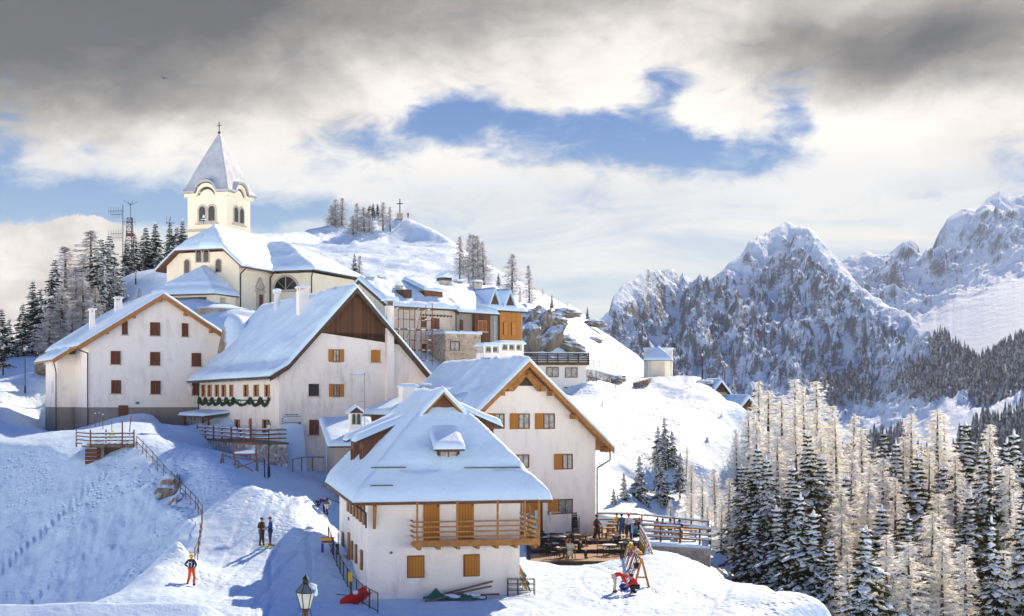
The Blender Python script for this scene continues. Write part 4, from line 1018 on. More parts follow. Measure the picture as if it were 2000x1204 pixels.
# ================================================================ left house with brown shutters
def left_house():
    f = Frame(-39.9, 134, -6.8, 27.0); FR['left'] = f; W, L = 13.7, 17.5
    r = f.thing('brown_shuttered_house', 'tall plain white house with small brown shutters on a grey stone plinth, at the left', 'house')
    rx, sl = 6.85, .64; rz = f.lz(574, rx, -.9); X0, X1, Y0, Y1 = -1.1, 14.85, -.9, 18.0
    h = lambda X, Y: rz-np.abs(X-rx)*sl
    ez = rz-rx*sl; zb = f.lz(796, 3)
    MB().prism([(0, zb), (W, zb), (W, ez-.25), (rx, rz-.25), (0, ez-.25)], 0, L).build('wall', 'white_plaster', r)
    MB().box(-.06, W+.06, -.06, L, -2, zb-.003).build('plinth', 'concrete', r)
    roof_slab(r, X0, X1, Y0, Y1, h, .24, 1.2, (rx,), m='wood')
    snow_roof(r, X0, X1, Y0, Y1, h, .30, 61, .3, .4, (rx,), (), None, .2)
    b = MB()
    for xa, xb in ((X0, rx), (rx, X1)):
        za, zb_ = float(h(np.array(xa), 0)), float(h(np.array(xb), 0)); b.prism([(xa, za-.48), (xb, zb_-.48), (xb, zb_-.015), (xa, za-.015)], Y0-.07, Y0-.003)
    b.build('rake_board', 'wood', r)
    b = MB()
    for xx in (1.6, 4.1, 6.6, 9.1, 11.6): zz = rz-abs(xx-rx)*sl-.5; MB().box(xx-.14, xx+.14, -.75, .2, zz-.1, zz+.2).build('purlin', 'wood', r)
    # side wing with a lower eave
    MB().box(-1.7, -.002, 7.0, 14.0, zb, ez-1.3).build('wing_wall', 'white_plaster', r)
    MB().box(-1.75, -.07, 6.95, 13.9, -2, zb-.003).build('wing_plinth', 'concrete', r)
    hw = lambda X, Y: rz-np.abs(X-rx)*sl-.2
    roof_slab(r, -2.6, .4, 3.9, 15.0, hw, .22, .8, m='wood', name='wing_roof'); snow_roof(r, -2.6, -.5, 3.9, 15.0, hw, .28, 64, .25, .4, name='wing_snow')
    MB().prism([(-2.6, float(hw(-2.6, 0))-.42), (.0, float(hw(0., 0))-.42), (.0, float(hw(0., 0))-.02), (-2.6, float(hw(-2.6, 0))-.02)], 3.82, 3.895).build('wing_rake_board', 'wood', r)
    Tf = Tfront(0)
    def win(a0, a1, t, bt):
        x0, x1 = f.sx(a0), f.sx(a1); m = (x0+x1)/2; z0, z1 = f.lz(bt, m), f.lz(t, m)
        window(r, Tf, m, z0, x1-x0, z1-z0, 'closed', 'shutter_brown', 'wood_brown')
    win(238, 249, 628, 654); win(293, 312, 630, 656); win(355, 367, 632, 658)
    win(216, 235, 686, 712); win(293, 312, 688, 714); win(374, 392, 690, 716)
    win(217, 236, 743, 769); win(294, 313, 744, 770); win(375, 392, 748, 772)
    x0, x1 = f.sx(231), f.sx(250); MB(Tf).box(x0, x1, .065, .12, .5, f.lz(792, 3)).build('door', 'wood_brown', r)
    pipe(r, [(X0-.02, -.5, ez-.8), (X0+.1, -.4, ez-1.1), (-.1, -.12, ez-1.4), (-.1, -.12, -1.8)], .06)
    pipe(r, [(-2.5, 4.1, float(hw(-2.5, 0))-.3), (-1.85, 6.8, float(hw(-2.5, 0))-1.3), (-1.82, 6.9, -1.8)], .06)
    for py in (690, 745): MB(Tleft(-1.7)).box(9.2, 10.0, .005, .06, f.lz(py+25, -1.7, 9), f.lz(py, -1.7, 9)).build('shutter', 'pale', r)
    y_ = f.sy(180, 1.5); chimney(r, 1.5, y_, rz-4.5, f.lz(612, 1.5, y_), .5, .5, 'white_plaster', 'slab', .15)
    y_ = f.sy(231, 4.8); chimney(r, 4.8, y_, rz-2.5, f.lz(589, 4.8, y_), .7, .6, 'white_plaster', 'slab', .15)
    MB(Tf).box(f.sx(265), f.sx(271), .002, .2, f.lz(790, 4), f.lz(785, 4)).build('meter_box', 'teal', r)
    return r
left_house()
mat_plaster('lane_plaster', (.62, .58, .50), (.30, .26, .22), .95)
# ================================================================ church
def arch_poly(cx, z0, w, h, n=8):
    r = w/2; p = [(cx-r, z0), (cx+r, z0)]
    for i in range(n+1): t = math.pi*i/n; p.append((cx+r*math.cos(t), z0+h-r+r*math.sin(t)))
    return p
def arched(root, T, cx, z0, w, h, name='window', trim='stone_trim', glass='glass_dark', tw=.16, z0t=None):
    o = MB(); p = arch_poly(cx, z0-tw, w+2*tw, h+2*tw)
    # extrude in (a, c) through b: use prism on a mapped frame
    b = MB(lambda x, y, z: T(x, y, z)); b.prism(p, .002, .07); fr = b.build(name, trim, root)
    MB(lambda x, y, z: T(x, y, z)).prism(arch_poly(cx, z0, w, h), .072, .085).build('pane', glass, fr)
    return fr
def church():
    f = Frame(-29.74, 155, 8.0, -20.0); FR['church'] = f; W = 9.2
    r = f.thing('church', 'cream church with square bell tower and pyramid spire, above the village on a stone terrace', 'church')
    # local: facade from x = -9.2 to 0 on y = 0, nave runs back along +y, aisle block x 0..5.2, y 6.8..17.5
    cx = -4.6; sl = 1.0; ez = 14.75-8; rz = 19.3-8; X0, X1, Y0, Y1 = -10.1, .75, -.8, 24.0
    rg_ = rz-ez; slp = (rz-ez)/(X1-cx)
    def h(X, Y):
        g = rz-np.abs(X-cx)*slp
        fr = 8.75+(Y-Y0)*.85                     # half hip at the front
        re = ez+(Y1-Y)*.75
        out = np.minimum(np.minimum(g, np.maximum(fr, ez-1)), np.maximum(re, ez-.2))
        return out
    wall = MB(); zc = 8.75-.3
    xa = cx-(rz-.3-zc)/slp; xb = cx+(rz-.3-zc)/slp
    wall.prism([(-9.2, -3), (0, -3), (0, rz-.3-(0-cx)*slp), (xb, zc), (xa, zc), (-9.2, rz-.3-(cx+9.2)*slp)], 0, 23.2)
    wall.build('wall', 'cream_plaster', r)
    roof_slab(r, X0, X1, Y0, Y1, h, .22, .5, (cx,), m='wood_brown')
    def rail(X, Y):
        e = X1-X
        return .14*sm(0, .08, e-1.5)*(Y < 13)*(X > cx)+.12*sm(0, .08, e-3.3)*(Y < 8)*(X > cx)+.14*sm(0, .06, Y-Y0-.6)*(Y < 1.5)
    snow_roof(r, X0, X1, Y0, Y1, h, .36, 71, .2, .45, (cx,), (), rail, .16)
    # aisle block on the right flank
    MB().box(-.002, 5.2, 6.8, 17.6, -3, ez-.25).build('aisle_wall', 'cream_plaster', r)
    ha = lambda X, Y: np.minimum(np.minimum(ez+.05+(5.9-X)*.52, ez+.05+(Y-6.2)*.62), ez+.05+(18.3-Y)*.55)
    roof_slab(r, -1.2, 5.9, 6.2, 18.3, ha, .2, .5, m='wood_dark', name='aisle_roof')
    snow_roof(r, -3.2, 5.9, 6.2, 18.3, ha, .42, 75, .2, .5, (), (), lambda X, Y: .12*sm(0, .08, 5.9-X-2.2)*(Y > 10), .2, 'aisle_snow')
    MB().box(-9.19, -.05, -.28, -.002, -3, .4).build('plinth', 'stone_trim', r)
    Tf, Tr = Tfront(0), Tright(0)
    for px in (359, 390-2, 402, 427): pass
    def ax(px): return f.sx(px)
    for px, w, z0, z1 in ((388.5, .62, 512, 489), (403, .62, 512, 489), (365.5, .62, 534, 508), (427, .62, 531, 507)):
        arched(r, Tf, ax(px), f.lz(z0, ax(px)), w, f.lz(z1, ax(px))-f.lz(z0, ax(px)), tw=.12)
    # portal with carved surround on the side wall
    y = f.sy(507); zb_, zt_ = f.lz(600, 0, y), f.lz(575, 0, y)
    p = MB(Tr).box(y-.75, y+.75, 0, .18, zb_-.6, zt_+.2).box(y-1.0, y+1.0, 0, .28, zt_+.2, zt_+.45)
    p.blob((y, .1, zt_+1.0), .8, .15, .55, 2, .12); p.blob((y, .12, zt_+1.5), .45, .15, .4, 2, .12)
    for s_ in (-1, 1): p.blob((y+s_*.8, .1, zt_+.75), .22, .15, .3, 1, .2)
    p = p.build('portal', 'stone_trim', r); MB(Tr).box(y-.42, y+.42, .182, .2, zb_-.55, zt_-.05).build('portal_door', 'wood_brown', p)
    # lunette window of the aisle
    Ta = Tfront(6.8); x_ = f.sx(559, 6.8); z_ = f.lz(566, x_, 6.8); w_ = 2.9
    b = MB(lambda x, y, z: Ta(x, y, z)); b.prism(arch_poly(x_, z_-.3, w_+.5, .3+w_/2+.25, 12), .002, .1); lu = b.build('lunette_window', 'stone_trim', r)
    half = [(x_+w_/2*math.cos(t), z_+w_/2*math.sin(t)) for t in [math.pi*i/12 for i in range(13)]]
    MB(lambda x, y, z: Ta(x, y, z)).prism(half, .102, .13).build('pane', 'glass_dark', lu)
    k = MB(Ta); k.box(x_-.04, x_+.04, .131, .15, z_, z_+w_/2)
    for t in (.8, -.8): k.beam((x_, .14, z_), (x_+w_/2*math.sin(t), .14, z_+w_/2*math.cos(t)), .05, .03)
    k.build('mullion', 'stone_trim', lu)
    for pts in ([(.75, .3, ez-.1), (.1, .15, ez-.8), (.1, .15, -1)], [(.6, 6.6, ez-.1), (.1, 6.6, ez-.7), (.1, 6.6, -1)], [(5.8, 6.2, ez-.0), (5.3, 6.7, ez-.7), (5.3, 6.7, -1)]): pipe(r, pts, .07)
    # portico before the facade
    pc = f.sx(386, -2.2); py0, py1 = -4.6, -.3; pw = 3.9
    ph = lambda X, Y: 3.05+np.minimum(np.minimum(X-(pc-pw), (pc+pw)-X), Y-py0+.1)*.72
    pz = f.lz(573, pc, py0)-.1
    ph = (lambda z0: (lambda X, Y: z0+np.minimum(np.minimum(X-(pc-pw), (pc+pw)-X), (Y-(py0-.5)))*.74))(pz)
    pr = MB().box(pc-pw+.2, pc+pw-.2, py0, -.29, pz-.35, pz-.1).build('portico', 'cream_plaster', r)
    for xx in (pc-pw+.75, pc+pw-.75): MB().box(xx-.55, xx+.55, py0+.01, py0+.9, -.5, pz-.352).build('pillar', 'cream_plaster', pr)
    MB().box(pc+pw-1.2, pc+pw-.3, py0+2.3, -.3, -.5, pz-.352).build('portico_wall', 'cream_plaster', pr)
    MB().box(pc-pw+1.4, pc+pw-1.4, -.5, -.29, -.5, pz-.3).build('portico_recess', 'glass_dark', pr)
    MB().box(pc+.6, pc+1.9, -.6, -.501, -.4, pz-.6).build('church_door', 'wood_brown', pr)
    MB().box(pc-2.4, pc+.2, py0+.5, py0+.6, .4, .52).box(pc-2.4, pc+.2, py0+.5, py0+.6, .9, 1.02).box(pc-2.4, pc-2.3, py0+.45, py0+.65, -.4, 1.1).box(pc+.1, pc+.2, py0+.45, py0+.65, -.4, 1.1).build('portico_railing', 'wood_dark', pr)
    roof_slab(r, pc-pw, pc+pw, py0-.5, -.05, ph, .18, .45, m='wood_dark', name='portico_roof')
    snow_roof(r, pc-pw, pc+pw, py0-.5, -.08, ph, .36, 79, .16, .4, (), (), lambda X, Y: .16*sm(0, .1, np.minimum(np.minimum(X-(pc-pw), (pc+pw)-X), (Y-(py0-.5)))-.9), .14, 'portico_snow')
    o = MB().path([(cx, .2, rz+.3), (cx, .2, rz+.95)], .04, 5).build('ridge_finial', 'metal_dark', r)
    MB().path([(cx-.35, .2, rz+.8), (cx+.35, .2, rz+.8)], .05, 5).blob((cx, .2, rz+1.1), .16, .1, .2).build('finial_cross', 'roof_snow', o)
    # tower: x -10.7..-5.5, y 6.5..11.7
    tx0, ty0, s = -10.7, 6.5, 5.2; tcx, tcy = tx0+s/2, ty0+s/2; te = f.lz(379, tx0+s, ty0)
    t = MB().box(tx0, tx0+s, ty0, ty0+s, 2, te).build('tower', 'cream_plaster', r)
    b = MB(); z = f.lz(448, tx0+s, ty0); b.box(tx0-.18, tx0+s+.18, ty0-.18, ty0+s+.18, z-.14, z+.14)
    b.build('string_course', 'stone_trim', t)
    # cornice with an arch in the middle of each face
    def cornice(T, a0):
        p = []; n = 26; L_ = s+.5
        def zc(a):
            d = abs(a-(a0+s/2)); return te-.15+(1.15*math.sqrt(max(0, 1-(d/1.25)**2)) if d < 1.25 else 0)
        top = [(a0-.25+L_*i/n, zc(a0-.25+L_*i/n)+.36) for i in range(n+1)]; bot = [(a, z_-.42) for a, z_ in top][::-1]
        MB(lambda x, y, z: T(x, y, z)).prism(top+bot, .002, .30).build('cornice', 'cream_plaster', t)
        MB(lambda x, y, z: T(x, y, z)).prism([(a0+s/2+1.0*math.cos(q), te-.35+1.0*math.sin(q)) for q in [math.pi*i/10 for i in range(11)]], .0, .03).build('cornice_arch', 'cream_plaster', t)
    for T, a0 in ((Tfront(ty0), tx0), (Tright(tx0+s), ty0), (Tleft(tx0), ty0), (Tback(ty0+s), tx0)): cornice(T, a0)
    zw0, zw1 = f.lz(430, tx0+s, ty0), f.lz(401, tx0+s, ty0)
    for T, c in ((Tfront(ty0), tcx), (Tright(tx0+s), tcy), (Tleft(tx0), tcy)):
        for d in (-.62, .62): arched(t, T, c+d, zw0, .82, zw1-zw0, 'belfry_opening', tw=.24)
        MB(T).box(c-1.5, c+1.5, .0, .2, zw0-.4, zw0-.24).build('belfry_sill', 'stone_trim', t)
    # spire: flared pyramid with raised eaves over the arches
    hs = f.lz(263, tcx, tcy)-te
    def spire(X, Y):
        dx, dy = np.abs(X-tcx), np.abs(Y-tcy); d = np.maximum(dx, dy); m = np.minimum(dx, dy); E = s/2+.5
        u = np.clip(1-d/E, 0, 1)
        prof = np.interp(u, [0, .08, .2, .35, 1], [0, .045, .16, .34, 1])*hs*.985
        arch = 1.25*np.sqrt(np.clip(1-(m/1.4)**2, 0, 1))*np.clip(1-(E-d)/1.5, 0, 1)
        return te+.30+np.maximum(prof, prof*.55+arch)
    E = s/2+.5; lin = lambda c: np.unique(np.concatenate([np.linspace(c-E, c+E, 45), [c]]))
    heap('spire', lin(tcx), lin(tcy), spire, -.003, -.07, 'stone_trim', t, smooth=False)
    heap('spire_snow', np.linspace(tcx-E-.06, tcx+E+.06, 61), np.linspace(tcy-E-.06, tcy+E+.06, 61), spire,
         lambda X, Y: .10+.13*np.clip((np.maximum(np.abs(X-tcx), np.abs(Y-tcy))/E), 0, 1)**2+.05*fbm(X*1.2, Y*1.2, 3, 4), .0, 'spire_dusting', t)
    zt = te+hs; o = MB().tube((tcx, tcy, zt-.2), (tcx, tcy, zt+1.45), .05, None, 6).build('spire_cross', 'metal_dark', t)
    MB().tube((tcx-.36, tcy+.13, zt+1.05), (tcx+.36, tcy-.13, zt+1.05), .045, None, 6).build('cross_arm', 'metal_dark', o)
    MB().blob((tcx, tcy, zt+.22), .17, .17, .17, 2, 0).build('ball', 'metal_dark', o)
    return r
church()
# ================================================================ houses of the upper lane
def lane_house(name, label, px, D, a, W, dep, base, eave_py, ridge_py, wall, roofm='rooftile', wins=(), over=.5, thick=.38, seed=1, extra=None, x0over=.25):
    X = atx(px, D); zb = (785-base)/F*D; f = Frame(X, D, zb, a); FR[name+str(px)] = f
    ez = f.lz(eave_py, W/2, -over); rz = f.lz(ridge_py, W/2, dep/2); sl = (rz-ez)/(dep/2+over)
    r = f.thing(name, label, 'house')
    h = lambda X, Y: rz-np.abs(Y-dep/2)*sl
    eW = rz-dep/2*sl
    # gable walls are on x = 0 and x = W: profile in (y, z)
    b = MB(lambda x, y, z: (y, x, z)); b.prism([(0, -4), (dep, -4), (dep, eW-.2), (dep/2, rz-.2), (0, eW-.2)], 0, W); b.build('wall', wall, r)
    roof_slab(r, -x0over, W+.2, -over, dep+over, h, .2, .7, (), (dep/2,), 'wood_dark')
    snow_roof(r, -x0over, W+.2, -over, dep+over, h, thick, seed, .22, .4, (), (dep/2,), None, .3)
    b = MB(lambda x, y, z: (y, x, z))
    b.prism([(-over, ez-.35), (dep/2, rz-.35), (dep/2, rz-.02), (-over, ez-.02)], -x0over-.07, -x0over-.002); b.build('rake_board', 'wood_dark', r)
    for (p0, p1, t, bt, st, sh) in wins:
        xa, xb = f.sx(p0), f.sx(p1); m = (xa+xb)/2; z0, z1 = f.lz(bt, m), f.lz(t, m)
        window(r, Tfront(0), m, z0, abs(xb-xa), z1-z0, st, sh, 'wood_brown', 'glass')
    if extra: extra(r, f, rz, ez, h)
    return r, f, rz, ez, h
def ex1(r, f, rz, ez, h):
    chimney(r, -0.3+1.2, 4.2, rz-1.5, f.lz(549, 1, 4.5), .55, .55, 'stone_trim', 'slab', .18)
    chimney(r, 2.4, 4.6, rz-1.5, f.lz(549, 2.4, 4.5), .65, .55, 'stone_trim', 'slab', .18)
    chimney(r, 2.9, 2.2, rz-2.5, f.lz(566, 2.9, 2), .5, .5, 'cream_plaster', 'slab', .16)
    MB().box(2.2, 3.1, .4, 2.0, ez+.4, ez+1.7).build('roof_hatch', 'wood_dark', r)
    d = MB().box(5.0, 7.2, .9, 3.6, ez+.2, ez+1.75).build('dormer', 'wood_brown', r)
    snow_roof(d, 4.8, 7.4, .6, 4.2, lambda X, Y: ez+1.78+(Y-.6)*.35+X*0, .3, 3, .2, .3, name='dormer_snow')
    b = MB()
    b.path([(3.9, -.25, f.lz(616, 5)), (7.5, -.25, f.lz(616, 5))], .03, 5)
    for i in range(9): b.blob((4.0+i*.42, -.25, f.lz(617, 5)), .1, .1, .11, 1, .1)
    b.build('roof_light_string', 'metal_dark', r)
lane_house('renovated_house', 'grey house under renovation with scaffolding on its front, first of the upper lane', 757, 134, 40, 8.6, 9.0, 712, 601, 551,
           'lane_plaster', wins=((822, 832, 620, 640, 'closed', 'wood_brown'), (842, 857, 622, 643, 'closed', 'wood_brown'), (824, 832, 672, 692, 'closed', 'wood_brown')), seed=5, thick=.42, extra=ex1)
def ex2(r, f, rz, ez, h):
    chimney(r, .4, 3.6, rz-3, f.lz(566, 0, 3), .6, .6, 'stone_trim', 'gable', .2)
    MB(Tfront(0)).box(2.1, 4.3, .003, .35, 1.0, ez-.1).build('timber_bay', 'cladding_dark', r)
    window(r, Tfront(-.35), 3.1, f.lz(648, 3), 1.25, 1.1, 'plain', frame='wood_orange', glass='rust')
lane_house('timber_bay_house', 'narrow concrete house with dark timber bay in the middle of the upper lane', 893, 139, 47, 5.2, 7.5, 712, 611, 566, 'concrete', wins=((884+14, 884+19, 625, 646, 'closed', 'wood_dark'),), seed=7, extra=ex2)
def ex3(r, f, rz, ez, h):
    chimney(r, -.1, 5.2, rz-3.4, f.lz(549, 0, 5), 1.2, 1.0, 'stone_trim', 'gable', .25)
    chimney(r, 1.6, 5.0, rz-1, f.lz(556, 1, 5), .7, .6, 'stone_trim', 'slab', .2)
    chimney(r, 2.8, 3.6, rz-2.4, f.lz(558, 2.8, 4), 1.0, .8, 'stone_trim', 'slab', .2)
    MB(Tfront(0)).box(2.6, 5.6, .003, .3, 0.8, ez-.15).build('timber_front', 'cladding_orange', r)
    for x in (3.3, 4.4): window(r, Tfront(-.3), x, f.lz(655, 3), .5, 1.3, 'closed', 'wood_orange', 'wood_brown', sill=False)
    window(r, Tfront(0), 1.6, f.lz(658, 2), 1.1, 1.5, 'plain', frame='pale')
    for x in (1.9, 4.0):
        g = MB(); g.prism([(x-.85, ez+.1), (x+.85, ez+.1), (x, ez+1.85)], -.2, .0); d = g.build('dormer', 'wood_dark', r)
        snow_roof(d, x-1.0, x+1.0, -.4, 3.0, lambda X, Y, x=x: ez+2.0-np.abs(X-x)*2.05, .25, 4, .14, .25, (x,), name='dormer_snow')
lane_house('slate_blue_house', 'slate blue house with golden timber front and twin pointed dormers, last of the upper lane', 935, 142, 43, 6.0, 9.2, 712, 606, 562, 'blue_plaster', seed=9, extra=ex3, x0over=.1)
# concrete annexe below the timber bay house
b0 = Frame(atx(870, 134), 134, (785-712)/F*134, 30)
t = b0.thing('stone_annexe', 'low grey stone annexe with a flat snowy top below the upper lane', 'annexe')
MB().box(0, 3.8, 0, 4, -3, 2.9).build('wall', 'masonry', t); window(t, Tfront(0), 1.0, 1.3, 1.0, .9, 'plain', frame='wood_dark')
heap('roof_snow', dense(-.1, 3.9, .2), dense(-.1, 4.1, .2), lambda X, Y: X*0+2.905, lambda X, Y: .25+.05*fbm(X, Y, 3, 3), 0, 'roof_snow', t)
# scaffolding
def scaffold():
    f = Frame(atx(778, 131), 131, (785-712)/F*131, 40)
    t = f.thing('scaffolding', 'rusty scaffolding poles dusted with snow against the grey renovated house', 'scaffolding')
    rg = random.Random(4); xs = [0, 1.3, 2.6, 3.9]; H = 5.6
    for x in xs:
        for y in (0, 1.0): MB().tube((x, y, -1), (x, y, H+rg.uniform(-.6, .3)), .035, None, 6).build('pole', 'rust', t)
    for k in range(6):
        z = .4+k*.95
        for y in (0, 1.0): MB().tube((-.3, y, z), (4.2, y, z), .03, None, 6).build('ledger', 'rust', t)
        if k % 2: MB().box(0, 3.9, .1, .9, z+.05, z+.1).build('plank', 'wood_grey', t)
    for i in range(3): MB().tube((xs[i], 0, .4), (xs[i+1], 0, H-.6 if i == 1 else 3.2), .025, None, 5).build('brace', 'rust', t)
    s = MB()
    for i in range(70): s.blob((rg.uniform(-.3, 4.2), rg.choice((0, 1.0)), .43+rg.randrange(6)*.95), rg.uniform(.08, .3), .06, .06, 1, .2, rg)
    tag(s.build('clinging_snow', 'roof_snow', t), kind='stuff')
scaffold()
# ================================================================ flat roofed building with a railed terrace
def terrace_building():
    D = 150; f = Frame(atx(1012, D), D, (785-772)/F*D, 4)
    r = f.thing('terrace_building', 'white flat roofed building with dark railing round its roof terrace, below the rocks', 'building')
    x0 = f.sx(1052); x1 = f.sx(1145); z1 = f.lz(708, 5)
    MB().box(x0, x1, 0, 8, -3, z1-.3).build('wall', 'white_plaster', r)
    MB().box(x1-.002, x1+1.2, 1.5, 6, -3, f.lz(735, 5)).build('side_wall', 'masonry_snowy', r)
    MB().box(-.2, x1+.3, -.5, 8.3, z1-.297, z1).build('roof_terrace', 'wood_brown', r)
    MB().box(.2, x0-.002, .3, 7, -1, z1-.3).build('side_wing', 'cream_plaster', r)
    rl = MB(); h = .95
    for k in range(4):
        z = z1+.12+k*.23; rl.box(-.2, x1+.3, -.48, -.42, z, z+.14); rl.box(x1+.22, x1+.28, -.4, 8.2, z, z+.14)
    for i in range(8): x = -.2+i*(x1+.4)/7; rl.box(x-.05, x+.05, -.54, -.38, z1, z1+h+.1)
    rl.build('railing', 'wood_dark', r)
    heap('terrace_snow', dense(-.1, x1+.2, .3), dense(-.36, 8.2, .3), lambda X, Y: X*0+z1+.003, lambda X, Y: .55+.18*fbm(X*.8, Y*.8, 3, 5), 0, 'roof_snow', r)
    heap('railing_snow', dense(-.3, x1+.35, .12), dense(-.55, -.36, .08), lambda X, Y: X*0+z1+h+.02, lambda X, Y: .09+.05*fbm(X*1.5, Y, 3, 7), 0, 'roof_snow', r)
    for a, b_, t, bt in ((1067, 1091, 717, 737), (1104, 1128, 718, 738), (1102, 1109, 756, 764), (1115, 1124, 754, 768)):
        xa, xb = f.sx(a), f.sx(b_); window(r, Tfront(0), (xa+xb)/2, f.lz(bt, xa), xb-xa, f.lz(t, xa)-f.lz(bt, xa), 'plain', frame='wood_dark', sill=False)
terrace_building()
# ================================================================ chapel, cabins
def chapel():
    D = 170; f = Frame(atx(1264, D), D, 0, -8); f.z = (785-737)/F*D
    r = f.thing('chapel', 'tiny cream chapel with steep pointed snow roof on the saddle', 'chapel')
    W = 2.6; zt = f.lz(703, 1.3); za = f.lz(679, 1.3)
    b = MB(); b.vprism([(0, 1.0), (.5, 0), (W-.5, 0), (W, 1.0), (W, 4), (0, 4)], -1.5, zt); b.build('wall', 'cream_plaster', r)
    hf = lambda X, Y: zt+np.minimum(np.minimum(X+.35, W+.35-X), Y+.35)*((za-zt)/(W/2+.35))
    roof_slab(r, -.35, W+.35, -.35, 4.3, hf, .12, .3, (W/2,), m='wood_dark'); snow_roof(r, -.35, W+.35, -.35, 4.3, hf, .26, 3, .1, .25, (W/2,), wave=.06)
    MB().box(-.55, W+.3, 3.2, 5.2, -1, f.lz(683, 1.3, 4)).build('rear_block', 'old_plaster', r)
    heap('rear_snow', dense(-.65, W+.4, .15), dense(3.1, 5.3, .15), lambda X, Y: X*0+f.lz(683, 1.3, 4)+.004, lambda X, Y: .22+.03*fbm(X, Y, 2, 3), 0, 'roof_snow', r)
    window(r, Tleft(0), 2.2, .8, .5, .9, 'plain', frame='wood_dark', sill=False)
chapel()
def cabin(name, label, px, py, D, a, W, L, hw, rise, wallm, seed):
    z = (785-py)/F*D; f = Frame(atx(px, D), D, z, a); r = f.thing(name, label, 'cabin')
    MB().prism([(0, -1.5), (W, -1.5), (W, hw), (W/2, hw+rise-.1), (0, hw)], 0, L).build('wall', wallm, r)
    MB().prism([(.05, hw), (W-.05, hw), (W/2, hw+rise-.12)], -.05, -.003).build('gable_cladding', 'cladding_dark', r)
    sl = rise/(W/2); h = lambda X, Y: hw+rise-np.abs(X-W/2)*sl
    roof_slab(r, -.45, W+.45, -.5, L+.4, h, .12, .5, (W/2,), m='wood_dark'); snow_roof(r, -.45, W+.45, -.5, L+.4, h, .45, seed, .14, .4, (W/2,), wave=.12)
    window(r, Tright(W), L*.5, .4, .5, .5, 'plain', frame='wood_dark', sill=False)
    return r
cabin('log_cabin', 'small cabin with rounded snow roof and dark gable below the chapel knoll', 1390, 783, 162, 22, 2.0, 2.6, 1.0, 1.15, 'masonry', 4)
cabin('barn', 'low dark barn half buried in snow beside the frosted larches', 1441, 806, 158, 30, 2.4, 3.2, .5, 1.1, 'wood_grey', 6)
# ================================================================ walls of stone
def stone_wall(name, label, pts, th, mname, top_snow=.15, cat='wall'):
    """pts: (px, D, top_py, height) along the wall"""
    P = [(atx(p, D), D, (785-t)/F*D, hh) for p, D, t, hh in pts]; n = len(P)
    t_ = thing(name, label, cat, (P[0][0], P[0][1], P[0][2]-P[0][3])); o0 = Vector(t_.location)
    b = MB(); s = MB()
    for (x0, d0, z0, h0), (x1, d1, z1, h1) in zip(P[:-1], P[1:]):
        b.add([(x0-o0.x, d0-o0.y, z0-h0-o0.z), (x1-o0.x, d1-o0.y, z1-h1-o0.z), (x1-o0.x, d1-o0.y+th, z1-h1-o0.z), (x0-o0.x, d0-o0.y+th, z0-h0-o0.z),
               (x0-o0.x, d0-o0.y, z0-o0.z), (x1-o0.x, d1-o0.y, z1-o0.z), (x1-o0.x, d1-o0.y+th, z1-o0.z), (x0-o0.x, d0-o0.y+th, z0-o0.z)],
              [(0, 3, 2, 1), (4, 5, 6, 7), (0, 1, 5, 4), (1, 2, 6, 5), (2, 3, 7, 6), (3, 0, 4, 7)])
        s.add([(x0-o0.x, d0-o0.y-.05, z0+.003-o0.z), (x1-o0.x, d1-o0.y-.05, z1+.003-o0.z), (x1-o0.x, d1-o0.y+th+.05, z1+.003-o0.z), (x0-o0.x, d0-o0.y+th+.05, z0+.003-o0.z),
               (x0-o0.x, d0-o0.y, z0+top_snow-o0.z), (x1-o0.x, d1-o0.y, z1+top_snow-o0.z), (x1-o0.x, d1-o0.y+th, z1+top_snow-o0.z), (x0-o0.x, d0-o0.y+th, z0+top_snow-o0.z)],
              [(0, 3, 2, 1), (4, 5, 6, 7), (0, 1, 5, 4), (1, 2, 6, 5), (2, 3, 7, 6), (3, 0, 4, 7)])
    b.build('masonry', mname, t_)
    if top_snow: s.build('snow_cap', 'roof_snow', t_)
    return t_
stone_wall('terrace_wall', 'stone retaining wall under the church portico', [(384, 147, 601, 5), (440, 148, 603, 5), (492, 151, 606, 5)], .6, 'masonry', .1)
stone_wall('roadside_wall', 'grey stone wall with snow on it right of the flat roofed building', [(1139, 151, 722, 3), (1165, 153, 724, 3), (1190, 156, 732, 2.2), (1216, 158, 738, 1.5)], .6, 'masonry_snowy', .12)
